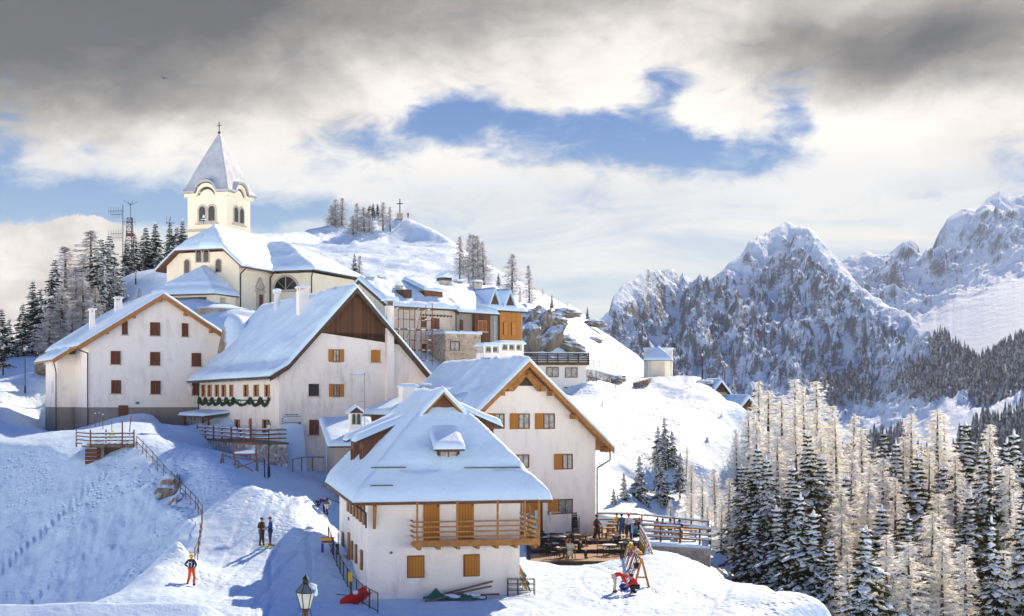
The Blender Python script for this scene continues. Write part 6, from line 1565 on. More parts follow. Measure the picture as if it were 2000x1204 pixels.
def skis(label, loc, rz, m, L=1.65, group=None):
    t = thing('skis', label, 'skis', loc, R(rz), group)
    for s_ in (-1, 1):
        P = []
        for j in range(13):
            y = -L/2+L*j/12; z = .02+(.10*max(0, (abs(y)-L*.42)/(L*.08))**2 if y < 0 else .02*max(0, (y-L*.45)/(L*.05))); w = .045*(1 if j not in (0, 12) else .45)
            P.append([(s_*.13-w, y, z), (s_*.13+w, y, z), (s_*.13+w, y, z+.025), (s_*.13-w, y, z+.025), (s_*.13-w, y, z)])
        k = MB().grid(P, False).build('ski', m, t); MB().box(s_*.13-.04, s_*.13+.04, -.16, .16, .047, .10).build('binding', 'black', k)
    return t
p = on(374, 1145, 76, 84); person('person in orange trousers, dark jacket and yellow helmet at the path edge', p, 160, AKIMBO, 'navy', 'orange', 'black', 'helmet', 'yellow', stripe='pale')
p = on(511, 1067, 84, 94); person('person in dark olive jacket and trousers talking on the sunlit path', p, 60, TALK, 'olive', 'olive', 'black', 'cap', 'brown_cloth', scale=1.02)
p = on(528, 1067, 84, 94, .05); person('person in bright blue jacket and navy trousers standing on skis', p, -70, TALK, 'blue', 'navy', 'orange', 'cap', 'rust', scale=1.01)
skis('orange and green skis under the person in blue jacket', p-Vector((-.15, 0, .05)), -80, 'acid_yellow')
p = on(634, 1006, 97, 108); person('person in purple ski clothes stooping in the shade beside the left wall', p, -60, BEND, 'purple', 'purple', 'black', None, scale=1.0)
# terrace levels ------------------------------------------------
TZ = [(-10.28, 91.6, 96.6), (-10.05, 96.6, 100.6), (-9.82, 100.6, 111.0)]
def tdeck():
    t = thing('terrace_deck', 'tan plank terrace in three low steps before the gabled house', 'terrace', (atx(1140, 96), 96, -10.3)); o0 = Vector(t.location)
    for z, a, b_ in TZ:
        rr = {91.6: 1212, 96.6: 1222, 100.6: 1238}[a]; pl = [(atx(1036, a)-o0.x, a-o0.y), (atx(rr, a)-o0.x, a-o0.y), (atx(rr, a)-o0.x+.3, b_-o0.y), (atx(1036, b_)-o0.x, b_-o0.y)]
        s = MB().vprism(pl, z-.5-o0.z, z-o0.z).build('deck_step', 'deck', t)
        MB().box(pl[0][0], pl[1][0], pl[0][1]-.08, pl[0][1]-.003, z-.22-o0.z, z+.02-o0.z).build('step_edge', 'wood_dark', s)
tdeck()
def TP_(px, D): # point on the terrace
    for z, a, b_ in TZ:
        if a <= D < b_: return Vector((atx(px, D), D, z))
    return Vector((atx(px, D), D, TZ[-1][0] if D > 100 else TZ[0][0]))
def stone_terrace():
    t = thing('stone_terrace', 'stone walled end of the terrace jutting over the snow slope', 'terrace', (atx(1340, 98), 98, -9.9)); o = Vector(t.location)
    pl = [(atx(1262, 99)-o.x, 1.0), (atx(1387, 97)-o.x, -1.0), (atx(1388, 104)-o.x, 6.0), (atx(1360, 107)-o.x, 9.), (atx(1238, 111)-o.x, 13), (atx(1238, 101)-o.x, 3.0)]
    MB().vprism(pl, -5, -.12).build('masonry', 'masonry', t)
    MB().vprism([(x*1.0+.0, y) for x, y in pl], -.117, .06).build('snow_cap', 'roof_snow', t)
stone_terrace()
def make_table(kind):
    r = thing('table', '', 'table')
    if kind == 'round':
        MB().lathe((0, 0, 0), [(0, .72), (.48, .72), (.50, .735), (.48, .75), (0, .75)], 20).build('tabletop', 'pale', r)
        MB().tube((0, 0, .02), (0, 0, .72), .03, None, 8).build('column', 'metal_dark', r)
        for i in range(4): a = math.pi/4+i*math.pi/2; MB().beam((0, 0, .10), (.34*math.cos(a), .34*math.sin(a), .02), .04, .03).build('foot', 'metal_dark', r)
    else:
        MB().box(-.8, .8, -.36, .36, .70, .75).build('tabletop', 'wood', r)
        for sx in (-.68, .68):
            for sy in (-.27, .27): MB().box(sx-.04, sx+.04, sy-.04, sy+.04, 0, .697).build('leg', 'wood', r)
    return r
def make_chair():
    r = thing('chair', '', 'chair')
    MB().box(-.22, .22, -.21, .21, .42, .455).build('seat', 'black', r)
    b = MB()
    for i in range(5): b.box(-.2+i*.09, -.16+i*.09, .20, .225, .50, .86)
    b.box(-.22, .22, .195, .23, .82, .88).box(-.22, .22, .195, .23, .46, .50); b.build('backrest', 'black', r)
    for sx in (-.2, .2):
        for sy in (-.19, .19): MB().tube((sx*1.08, sy*1.1, 0), (sx, sy, .42), .016, .018, 6).build('leg', 'black', r)
        MB().path([(sx*1.1, -.2, .42), (sx*1.1, -.2, .64), (sx*1.1, .2, .66)], .016, 6).build('armrest', 'black', r)
    return r
def make_bench():
    r = thing('bench', '', 'bench'); MB().box(-.8, .8, -.14, .14, .40, .44).build('seat', 'wood', r)
    for sx in (-.65, .65): MB().box(sx-.04, sx+.04, -.12, .12, 0, .397).build('leg', 'wood', r)
    return r
rg = random.Random(31)
tabs = [('round', 1100, 93.3), ('round', 1078, 96.0), ('wood', 1125, 99.6), ('wood', 1180, 102.6), ('round', 1058, 98.0), ('round', 1092, 98.3), ('round', 1208, 99.5), ('round', 1222, 96.5), ('wood', 1205, 105.6),
        ('wood', 1262, 104.8), ('wood', 1300, 102.5), ('wood', 1340, 101.0), ('wood', 1232, 108.5), ('round', 1190, 95.0), ('wood', 1068, 100.2)]
tp = {'round': make_table('round'), 'wood': make_table('wood')}; used = set(); cnt = {'round': 0, 'wood': 0}
where = {'round': ['beside the seated couple near the deck front edge', 'left of centre behind the front table', 'close under the balcony corner', 'against the gabled house wall', 'beside the stair handrail top', 'right, just above the ski rack', 'at right end of the lowest step'],
         'wood': ['near the stacked chairs', 'next to the dark walking person', 'behind the two standing people', 'at the left of the stone terrace', 'in the middle of the stone terrace', 'at the outer end of the stone terrace', 'farthest along the back railing', 'beside the house door']}
tab_pos = []
for kd, px, D in tabs:
    src = tp[kd]; o = src if kd not in used else copy_tree(src); used.add(kd)
    v = TP_(px, D) if px < 1240 else Vector((atx(px, D), D, -9.84)); o.location = v; o.rotation_euler = (0, 0, rg.uniform(-.3, .3))
    i = cnt[kd]; cnt[kd] += 1
    tag(o, ('round grey cafe table ' if kd == 'round' else 'golden wooden table ')+where[kd][i], 'table', 'tables on the snack terrace'); tab_pos.append((kd, v, where[kd][i]))
ch = make_chair(); first = True; nch = 0
for kd, v, wh in tab_pos:
    if kd == 'wood' and v.x < atx(1235, v.y):
        spots = [(-.45, -.62, 180), (.45, -.62, 180), (-.45, .62, 0), (.45, .62, 0)]
    elif kd == 'round': spots = [(-.62, .05, 90), (.62, -.1, -90), (.05, .66, 0), (-.1, -.66, 180)]
    else: continue
    names = ['left', 'right', 'back', 'front'] if kd == 'round' else ['front left', 'front right', 'back left', 'back right']
    for (dx, dy, a), nm in zip(spots, names):
        if rg.random() < .12: continue
        o = ch if first else copy_tree(ch); first = False
        o.location = v+Vector((dx+rg.uniform(-.08, .08), dy+rg.uniform(-.08, .08), 0)); o.rotation_euler = (0, 0, R(a+rg.uniform(-20, 20)))
        ws = ('black chair on the %s side of the %s table %s' % (nm, 'round' if kd == 'round' else 'wooden', wh)).split()
        lab = ' '.join(ws) if len(ws) <= 16 else ('black chair, %s side, %s table %s' % (nm, kd, wh))
        tag(o, ' '.join(lab.split()[:16]), 'chair', 'black chairs on the snack terrace'); nch += 1
for k in range(7):
    o = copy_tree(ch); o.location = Vector((atx(1124, 102.2), 102.2, TZ[2][0]+.16*k)); o.rotation_euler = (0, 0, R(10+2*k))
    tag(o, 'dark chair in the stack by the house wall, %s from the bottom' % ordw(k), 'chair', 'stacked chairs by the wall')
bn = make_bench(); fb = True
for i, (px, D, wh) in enumerate(((1262, 104.0, 'before the left table of the stone terrace'), (1300, 101.7, 'before the middle table of the stone terrace'), (1340, 100.2, 'before the outer table of the stone terrace'),
                                 (1262, 105.7, 'behind the left table of the stone terrace'), (1300, 103.4, 'behind the middle table of the stone terrace'), (1340, 101.9, 'behind the outer table of the stone terrace'), (1180, 101.8, 'before the wooden table by the walking person'))):
    o = bn if fb else copy_tree(bn); fb = False
    o.location = (atx(px, D), D, -9.84); tag(o, 'wooden bench '+wh, 'bench', 'benches on the snack terrace')
GR = 'people sitting on the stone terrace'
def tperson(lab, px, D, hd, P, *a, **k):
    z = TP_(px, D) if px < 1240 else Vector((atx(px, D), D, -9.84)); return person(lab, z, hd, P, *a, **k)
tperson('person in dark brown clothes walking past the house corner', 1166, 101.5, 70, WALK, 'brown_cloth', 'black', 'black', None, long_coat=True)
tperson('person in blue jacket and blue trousers standing, seen from behind', 1214, 102.4, 185, BASE, 'denim', 'denim', 'black', None)
tperson('person in pale vest, dark sleeves and red hat standing beside the blue one', 1228, 102.0, 170, TALK, 'pale', 'navy', 'black', 'beanie', 'red')
tperson('person in yellow jacket sitting at the back railing', 1204, 108.3, 20, SIT, 'yellow', 'navy', 'black', None)
tperson('person in black jacket sitting at the front round table', 1132, 93.3, 70, SIT, 'black', 'black', 'black', None)
tperson('person in beige coat sitting with back to the snow at front table', 1113, 92.5, 175, SIT, 'beige', 'beige', 'black', 'beanie', 'brown_cloth', long_coat=True)
tperson('child with red hat sitting behind the front round table', 1107, 94.2, -10, SIT, 'brown_cloth', 'navy', 'black', 'beanie', 'red', scale=.85)
tperson('person with red hat sitting left on the stone terrace', 1249, 104.0, 170, SIT, 'black', 'navy', 'black', 'beanie', 'red')
tperson('person in red jacket sitting on the stone terrace', 1283, 103.4, 10, SIT, 'red', 'black', 'black', None)
tperson('person in black jacket sitting between red and pale jackets', 1294, 103.4, 0, SIT, 'black', 'black', 'black', None)
tperson('person in pale grey jacket sitting on the stone terrace', 1309, 103.3, -5, SIT, 'pale', 'navy', 'black', None)
tperson('person in purple jacket and black hat sitting at the outer end', 1327, 102.5, 0, SIT, 'purple', 'navy', 'black', 'beanie', 'black')
tperson('person in teal jacket sitting at the round table near the steps', 1240, 99.6, 100, SIT, 'teal', 'black', 'black', 'beanie', 'navy')
p = on(1203, 1158, 74, 82); person('person in red jacket and beige trousers bending over at the ski rack', p, 75, BEND, 'red', 'beige', 'brown_cloth', 'beanie', 'orange')
p = on(1240, 1160, 74, 82); person('person in red and black crouching at the ski rack', p, -80, CROUCH, 'red', 'black', 'black', None, pack=None)
p = on(1219, 1152, 74, 84); t = thing('ski_bag', 'blue bag on the snow between the bending and crouching people', 'bag', p)
b = MB(); b.blob((0, 0, .18), .3, .2, .2, 2, .06); b.build('bag_body', 'blue', t); MB().path([(-.15, 0, .36), (-.1, 0, .46), (.1, 0, .46), (.15, 0, .36)], .02, 5).build('strap', 'black', t)
p = ground(797, 398); D_ = 398; person('person in red far away beside the summit cross', Vector((atx(797, D_), D_, (785-427)/F*D_)), 0, BASE, 'red', 'navy', 'black', 'beanie', 'red')
# ---------------------------------------------------------------- summit cross, bird
Dc = 398; zb = (785-423)/F*Dc; t = thing('summit_cross', 'tall dark cross on a stone block on the hilltop', 'cross', (atx(781, Dc), Dc, zb))
MB().box(-.85, .85, -.8, .8, -.8, .75).build('base', 'masonry', t); MB().box(-.14, .14, -.14, .14, .752, 4.9).build('upright', 'wood_dark', t); MB().box(-.85, .85, -.11, .11, 3.45, 3.7).build('crossbar', 'wood_dark', t)
MB().blob((0, 0, .78), .8, .75, .14, 2, .1).build('snow_cap', 'roof_snow', t)
v = at(321, 153, 120); t = thing('bird', 'small dark bird gliding high in the grey cloud', 'bird', v, R(60)); t.scale = (.6, .6, .6); MB().blob((0, 0, 0), .07, .22, .06, 2, 0).blob((0, -.22, .02), .04, .06, .04, 1, 0).build('body', 'black', t)
for s_ in (-1, 1): MB().add([(s_*.03, -.1, .02), (s_*.34, -.14, .10), (s_*.62, .04, .03), (s_*.3, .06, .07), (s_*.03, .1, .02)], [(0, 1, 2, 3, 4)]).build('wing', 'black', t)
MB().add([(-.02, .18, 0), (.02, .18, 0), (.06, .34, 0), (-.06, .34, 0)], [(0, 1, 2, 3)]).build('tail', 'black', t)
# ---------------------------------------------------------------- lamps
def lantern_head(t, z, s=1.0, dark=True):
    h = []
    n = 6
    def ring(r, zz): return [(r*s*math.cos(2*math.pi*i/n+.26), r*s*math.sin(2*math.pi*i/n+.26), z+zz*s) for i in range(n)]
    a, b_, c, d = ring(.13, .0), ring(.26, .46), ring(.28, .48), ring(.10, .70)
    hd = MB()
    for i in range(n):
        hd.tube(a[i], b_[i], .014*s, None, 5); hd.tube(b_[i], b_[(i+1) % n], .016*s, None, 5); hd.tube(a[i], a[(i+1) % n], .016*s, None, 5); hd.tube(c[i], d[i], .014*s, None, 5)
        hd.tube(d[i], d[(i+1) % n], .014*s, None, 5)
    hd.lathe((0, 0, z), [(0, .72*s), (.09*s, .72*s), (.07*s, .82*s), (.11*s, .84*s), (.02*s, .94*s), (0, .97*s)], 8)
    hd.lathe((0, 0, z), [(0, -.02*s), (.14*s, -.02*s), (.12*s, .01*s), (0, .01*s)], 8)
    o = hd.build('lantern_frame', 'metal_dark', t)
    g = MB()
    for i in range(n): j = (i+1) % n; g.add([a[i], a[j], b_[j], b_[i]], [(0, 1, 2, 3)])
    g.build('lantern_glass', 'lantern_pane', o)
    MB().tube((0, 0, z+.02*s), (0, 0, z+.32*s), .075*s, .075*s, 10).build('bulb', 'lamp_glass', o)
    rf = MB()
    for i in range(n): j = (i+1) % n; rf.add([c[i], c[j], d[j], d[i]], [(0, 1, 2, 3)])
    rf.build('lantern_roof', 'metal_grey', o)
    sn = MB(); rr = random.Random(3); sn.blob((.15*s, .08*s, z+.60*s), .16*s, .12*s, .12*s, 2, .1, rr); sn.blob((.27*s, .06*s, z+.46*s), .06*s, .1*s, .12*s, 2, .1, rr); sn.blob((-.02*s, .16*s, z+.60*s), .15*s, .08*s, .1*s, 2, .1, rr)
    sn.build('lantern_snow', 'roof_snow', o)
m, T, b = new_mat('lantern_pane'); b.inputs['Base Color'].default_value = (.85, .82, .72, 1); b.inputs['Roughness'].default_value = .25; b.inputs['Alpha'].default_value = .55
D = 32.0; X = atx(597, D); zt = (785-1122)/F*D; zg = gz(X, D); t = thing('street_lamp', 'old fashioned six sided lantern on a post, near the viewer', 'street lamp', (X, D, zg))
hz = zt-zg-.97*.80; lantern_head(t, hz, .80)
MB().lathe((0, 0, 0), [(0, -.5), (.11, -.5), (.11, .5), (.06, .6), (.05, hz-.6), (.075, hz-.5), (.05, hz-.42), (.05, hz-.32), (.085, hz-.28), (.05, hz-.2), (.07, hz-.02), (0, hz-.02)], 10).build('post', 'wood_brown', t)
for a in (0, 2.1, 4.2): MB().path([(.05*math.cos(a), .05*math.sin(a), hz-.28), (.13*math.cos(a), .13*math.sin(a), hz-.15), (.10*math.cos(a), .10*math.sin(a), hz)], .010, 5).build('bracket', 'metal_dark', t)
def street_lamp(label, px, top, base_loc):
    X, D, zg = base_loc; zt = (785-top)/F*D; t = thing('street_lamp', label, 'street lamp', (X, D, zg)); h = zt-zg-.72
    lantern_head(t, h, .75); MB().tube((0, 0, -.3), (0, 0, h), .055, .04, 8).build('post', 'metal_dark', t)
    MB().lathe((0, 0, 0), [(0, 0), (.10, 0), (.10, .7), (.06, .8), (0, .8)], 8).build('post_base', 'metal_dark', t)
street_lamp('dark lantern post before the front corner of the inn', 525, 820, on(525, 932, 94, 106))
street_lamp('thin lamp post at the brink left of the brown shuttered house', 49, 672, ground(49, 150))
street_lamp('lamp post close to the left house, below the dark wood', 107, 680, ground(107, 151)); street_lamp('leftmost lamp post in the dark wood', 6, 670, ground(6, 156))
street_lamp('lamp post alone on the knoll right of the chapel', 1372, 684, ground(1372, 164))
street_lamp('lamp post on the snow bank behind the left house', 265, 525, ground(265, 176))
D_ = 190; X = atx(279, D_); t = thing('pole', 'plain wooden pole on the snow bank behind the left house', 'pole', (X, D_, gz(X, D_))); MB().tube((0, 0, -1), (0, 0, (785-505)/F*D_-gz(X, D_)), .1, .07, 7).build('post', 'wood_grey', t); MB().box(-.2, .2, -.2, .2, (785-507)/F*D_-gz(X, D_), (785-504)/F*D_-gz(X, D_)).build('cap', 'metal_dark', t)
f = FR['front']; w = f.w(0, 17.6, 4.6); t = thing('wall_lantern', 'glass lantern on a bracket at the far corner of the front house', 'lamp', w-Vector((.85, 0, 0)))
lantern_head(t, -.75, .8); MB().path([(0, 0, -.02), (.85, 0, -.35)], .025, 5).build('bracket', 'metal_dark', t)
# ---------------------------------------------------------------- masts and aerials
def mast():
    D = 196; X = atx(255, D); zg = gz(X, D); top = (785-398)/F*D-zg
    t = thing('lattice_mast', 'tall lattice radio mast crowned by crossed aerials behind the wood', 'mast', (X, D, zg)); w0 = .85
    c = [(-1, -1), (1, -1), (0, 1.1)]
    for a, b_ in c: MB().tube((a*w0, b_*w0, -1), (a*.35, b_*.35, top-2), .07, .05, 5).build('leg', 'metal_dark', t)
    br = MB(); n = 14
    for i in range(n):
        z0, z1 = i*(top-2)/n, (i+1)*(top-2)/n; w = lambda z: w0+(.35-w0)*z/(top-2)
        for k in range(3):
            p, q = c[k], c[(k+1) % 3]; br.tube((p[0]*w(z0), p[1]*w(z0), z0), (q[0]*w(z1), q[1]*w(z1), z1), .035, None, 4); br.tube((p[0]*w(z1), p[1]*w(z1), z1), (q[0]*w(z1), q[1]*w(z1), z1), .035, None, 4)
    br.build('lattice', 'metal_dark', t); MB().tube((0, 0, top-2.2), (0, 0, top), .04, None, 5).build('spike', 'metal_dark', t)
    k = MB()
    for a in (.6, 2.2, 3.8, 5.3): k.tube((0, 0, top-.2), (1.0*math.cos(a), 1.0*math.sin(a), top+.35), .03, None, 4)
    k.build('aerial', 'metal_dark', t)
    MB().box(-.5, .5, -.5, .5, top-4.4, top-4.1).build('platform', 'rust', t)
    X = atx(240, D-2); zg = gz(X, D-2); top = (785-400)/F*(D-2)-zg; t = thing('aerial_mast', 'thin mast with comb shaped aerials left of the lattice mast', 'mast', (X, D-2, zg)); MB().tube((0, 0, -1), (0, 0, top), .07, .05, 6).build('pole', 'metal_dark', t)
    for zz, l in ((top-.9, 1.3), (top-1.4, 1.1), (top-2.4, -1.1), (top-4.0, 1.3), (top-4.6, 1.1), (top-5.5, -1.2)):
        k = MB().tube((-1.5*l, 0, zz), (0, 0, zz+.08), .035, None, 4)
        for j in range(6): k.tube((-1.5*l+j*.26*l, 0, zz-.45), (-1.5*l+j*.26*l, 0, zz+.55), .018, None, 4)
        k.build('aerial', 'metal_dark', t)
    D = 210; X = atx(331, D); zg = gz(X, D); top = (785-428)/F*D-zg; t = thing('aerial_mast', 'small aerial mast among spruces left of the church tower', 'mast', (X, D, zg)); MB().tube((0, 0, -1), (0, 0, top), .07, .05, 6).build('pole', 'metal_dark', t)
    MB().tube((-.5, 0, top-.6), (.7, 0, top-.6), .05, None, 5).tube((-.4, 0, top-.7), (-.4, 0, top+.4), .03, None, 4).tube((.15, 0, top-.7), (.15, 0, top+.4), .03, None, 4).build('aerial', 'metal_dark', t)
mast()
D_ = 103; X = atx(712, D_); t = thing('tv_antenna', 'thin television aerial furred with snow between the inn and the front roof', 'antenna', (X, D_, (785-870)/F*D_))
zt = 142/F*D_; MB().tube((0, 0, -1), (0, 0, zt), .03, .025, 6).build('mast', 'metal_grey', t); k = MB().tube((-1.0, 0, zt-.12), (.1, 0, zt-.12), .02, None, 5)
for j in range(7): k.tube((-.95+j*.15, -.25, zt-.12), (-.95+j*.15, .25, zt-.12), .012, None, 4)
k.build('aerial', 'metal_grey', t); MB().tube((-.45, 0, zt-2.1), (.1, 0, zt-2.1), .02, None, 5).build('lower_aerial', 'metal_grey', t)
MB().blob((-.48, 0, zt-.07), .5, .14, .06, 2, .2).build('aerial_snow', 'roof_snow', t)
# ---------------------------------------------------------------- low shed with a white turret beside the inn
f = Frame(atx(648, 104), 104, (785-905)/F*104, 15); t = f.thing('lean_to_shed', 'low shed with snowy roof and tiny white turret between inn and front house', 'shed')
MB().box(.2, 3.4, 0, 4, -1.5, f.lz(862, 1)).build('wall', 'grey_plaster', t); hf = lambda X, Y: f.lz(866, 0)+X*0+Y*.36
roof_slab(t, -.3, 3.6, -.5, 4.5, hf, .14, .6, m='wood_dark'); snow_roof(t, -.3, 3.6, -.5, 4.5, hf, .32, 5, .2, .35)
x = f.sx(694, .6); z0, z1 = f.lz(850, x, .6), f.lz(805, x, .6); o = MB().box(x-.42, x+.42, .2, 1.2, z0-1, z1).build('turret', 'white_plaster', t)
for d in (-.18, .18): arched(o, Tfront(.2), x+d, z1-.9, .22, .75, 'turret_window', tw=.04)
snow_roof(o, x-.55, x+.55, .05, 1.35, lambda X, Y, x=x, z1=z1: z1+.35-np.abs(X-x)*.75, .16, 4, .08, .2, (x,), name='turret_snow'); MB().prism([(x-.55, z1-.08), (x+.55, z1-.08), (x, z1+.33)], .06, 1.34).build('turret_roof', 'wood_dark', o)
# ---------------------------------------------------------------- fences and rails
def fence(name, label, pts, h, m, mp, spacing=1.6, rails=(.9,), r=.03, cat='fence', snow=False, base=None, bars=0, lean=0):
    P = [Vector(p) for p in pts]; t = thing(name, label, cat, P[0]); o = Vector(t.location)
    segs = []; tot = 0
    for a, b_ in zip(P[:-1], P[1:]): segs.append((tot, a, b_)); tot += (b_-a).length
    def pt(s):
        for s0, a, b_ in segs[::-1]:
            if s >= s0-1e-6: return a.lerp(b_, min(1, (s-s0)/max(1e-6, (b_-a).length)))
        return P[0]
    n = max(2, int(tot/spacing)+1); rr = random.Random(8)
    for i in range(n):
        p = pt(tot*i/(n-1))-o; MB().tube(p-Vector((0, 0, .5)), p+Vector((rr.uniform(-lean, lean), 0, h)), r*1.2, None, 6).build('post', mp, t)
    for q in rails:
        b = MB(); N = max(2, int(tot/.8)); prev = None
        for i in range(N+1):
            c = pt(tot*i/N)-o+Vector((0, 0, h*q))
            if prev is not None: b.tube(prev, c, r, None, 6)
            prev = c
        b.build('rail', m, t)
        if snow:
            s = MB(); prev = None
            for i in range(N+1):
                c = pt(tot*i/N)-o+Vector((0, 0, h*q+r*1.5))
                if prev is not None and (i % 5): s.tube(prev, c, r*1.3, None, 5)
                prev = c
            tag(s.build('rail_snow', 'roof_snow', t), kind='stuff')
    if bars:
        nb = int(tot/bars)
        b = MB(); b.tube(pt(0)-o+Vector((0, 0, .12)), pt(0)-o+Vector((0, 0, .12))+Vector((0, .01, 0)), .01, None, 4)
        prev = None
        for i in range(nb+1):
            p = pt(tot*i/nb)-o; b.tube(p+Vector((0, 0, .1)), p+Vector((0, 0, h*rails[0])), r*.45, None, 4)
        b.build('bars', m, t)
    return t
pe = [(268, 108.0), (290, 105.5), (312, 103.5), (332, 101.7), (352, 99.5), (370, 97.6), (384, 95.8), (395, 93.6), (396, 91.8), (393, 89.6), (388, 87.4), (381, 85.0)]
fence('path_fence', 'long dark post fence curving along the brink of the path', [ground(a, d) for a, d in pe], .95, 'metal_dark', 'rust', 1.25, (.95, .5), .025, lean=.1)
fence('stair_railing', 'dark metal railing beside the left wall of the front house', [ground(641, 88.5), ground(655, 84.5), ground(672, 80.5), ground(690, 77), ground(712, 74), ground(738, 71.6)], 1.0, 'metal_dark', 'metal_dark', 1.5, (1.0, .1), .025, cat='railing', bars=.35)
fence('handrail', 'snow covered handrail on the bank below the inn buttresses', [on(572, 922, 98, 110, .1), on(600, 915, 98, 112, .2), on(640, 905, 100, 114, .3)], .9, 'metal_grey', 'metal_grey', 1.6, (1.0,), .045, cat='railing', snow=True)
zt_ = -9.84
fence('terrace_railing', 'long wooden railing at the back of the snack terrace', [Vector((atx(1166, 111), 111, zt_)), Vector((atx(1240, 110.5), 110.5, zt_)), Vector((atx(1384, 103.5), 103.5, zt_))], 1.1, 'wood_brown', 'wood_brown', 1.7, (1.0, .6), .05, cat='railing', snow=True)
fence('terrace_railing', 'stout wooden railing at the front of the stone terrace', [Vector((atx(1252, 101), 101, zt_)), Vector((atx(1300, 99.8), 99.8, zt_)), Vector((atx(1386, 97.4), 97.4, zt_)), Vector((atx(1387, 103), 103, zt_))], 1.1, 'wood', 'wood_brown', 1.5, (1.0, .62, .3), .06, cat='railing', snow=True)
fence('steps_railing', 'slanting wooden lattice railing beside the steps to the snow', [Vector((atx(1250, 99.5), 99.5, -9.8)), Vector((atx(1262, 95), 95, -10.1)), Vector((atx(1276, 91), 91, -10.9))], 1.1, 'wood_orange', 'wood_orange', .8, (1.0, .7, .4, .15), .04, cat='railing', snow=True)
fence('slope_fence', 'row of thin stakes on the slope right of the flat roofed building', [ground(a, 151) for a in (1130, 1150, 1170, 1190, 1203)], .7, 'wood_grey', 'wood_grey', .9, (.7,), .035, lean=.15)
fence('ledge_fence', 'thin post fence along the snowy ledge above the stone walls', [on(a, b_, 158, 172) for a, b_ in ((1146, 716), (1170, 718), (1195, 722), (1214, 728))], .8, 'wood_grey', 'wood_grey', 1.6, (.9,), .03)
# log edge on the knoll path
P = [on(1240, 757, 150, 172, .25), on(1262, 752, 152, 172, .3), on(1290, 742, 155, 174, .3)]; t = thing('path_kerb_log', 'snowy timber kerb curving along the knoll path before the chapel', 'timber kerb', P[0])
b = MB()
for a, c in zip(P[:-1], P[1:]): b.beam(a-P[0], c-P[0], .5, .55)
b.build('timber', 'wood_grey', t)
# ---------------------------------------------------------------- lookout platform on the left
def lookout():
    D = 108.0; f = Frame(atx(170, D), D, (785-872)/F*D, 12); t = f.thing('lookout_platform', 'snowy wooden lookout platform with rails on a dark log crib, above the shaded slope', 'platform')
    x1 = f.sx(262); y1 = 4.6
    MB().vprism([(-.5, 1.2), (.3, 0), (x1, -.2), (x1+.5, y1), (-.4, y1)], -.1, .05).build('deck', 'wood_grey', t)
    heap('deck_snow', dense(-.35, x1+.3, .2), dense(.25, y1-.1, .2), lambda X, Y: X*0+.055, lambda X, Y: .28+.15*fbm(X, Y, 3, 3), 0, 'roof_snow', t)
    MB().box(.7, x1-.1, .5, y1, -2.2, -.103).build('crib_wall', 'wood_dark', t)
    for k in range(7): MB().tube((-.15, .15, -.35-k*.3), (.95, .1, -.35-k*.3), .13, None, 8).build('log', 'wood_brown', t)
    MB().box(1.0, 1.25, .0, .3, -2.4, -.103).build('post', 'wood_grey', t)
    rr = random.Random(2)
    for k in range(4):
        z = .15+k*.27; MB().path([(-.9, 1.4, z+.08), (.25, -.05, z), (x1, -.25, z)], .055, 6).build('rail', 'wood_brown', t)
        s = MB()
        for a, b_ in (((-.9, 1.4, z+.15), (.25, -.05, z+.07)), ((.25, -.05, z+.07), (x1, -.25, z+.07))):
            n = 7
            for i in range(n): p = Vector(a).lerp(Vector(b_), (i+.5)/n); d = (Vector(b_)-Vector(a)).length/n/2; s.blob(p, d, .07, .07, 1, .15, rr, Matrix.Rotation(math.atan2(b_[1]-a[1], b_[0]-a[0]), 3, 'Z'))
        tag(s.build('rail_snow', 'roof_snow', t), kind='stuff')
    for x, y in ((-.9, 1.4), (.25, -.05), (1.4, -.1), (2.6, -.2), (x1, -.25)): MB().box(x-.05, x+.05, y-.05, y+.05, -.1, 1.25 if x != 2.6 else 1.9).build('rail_post', 'wood_brown', t)
    return f
f = lookout()
t = thing('sign', 'acid yellow triangular sign hanging behind the lookout rails', 'sign', on(218, 855, 108, 118, .1)); MB().prism([(-.3, 0), (.3, 0), (.2, .55), (.1, .5)], -.02, .02).build('panel', 'acid_yellow', t); MB().tube((0, .05, -.5), (0, .05, 1.3), .03, None, 6).build('post', 'wood_grey', t)
for i, (px, py, lab) in enumerate(((186, 826, 'leftmost thin stake in the snow before the left plinth'), (194, 828, 'middle thin stake in the snow before the left plinth'), (201, 832, 'third thin stake before the left plinth'))):
    v = on(px, py+6, 110, 126); t = thing('stake', lab, 'stake', v, 0, 'stakes before the left house'); MB().tube((0, 0, -.3), (0, 0, 1.2), .035, None, 6).build('pole', 'wood_grey', t); MB().blob((0, 0, 1.22), .07, .07, .06).build('snow_cap', 'roof_snow', t)
v = on(252, 852, 108, 120); t = thing('marker_pole', 'leaning dark marker pole with red tip at the lookout corner', 'pole', v); MB().tube((0, 0, -.3), (.12, 0, 1.3), .04, None, 6).build('pole', 'wood_dark', t); MB().tube((.12, 0, 1.302), (.15, 0, 1.62), .05, None, 6).build('tip', 'red', t)
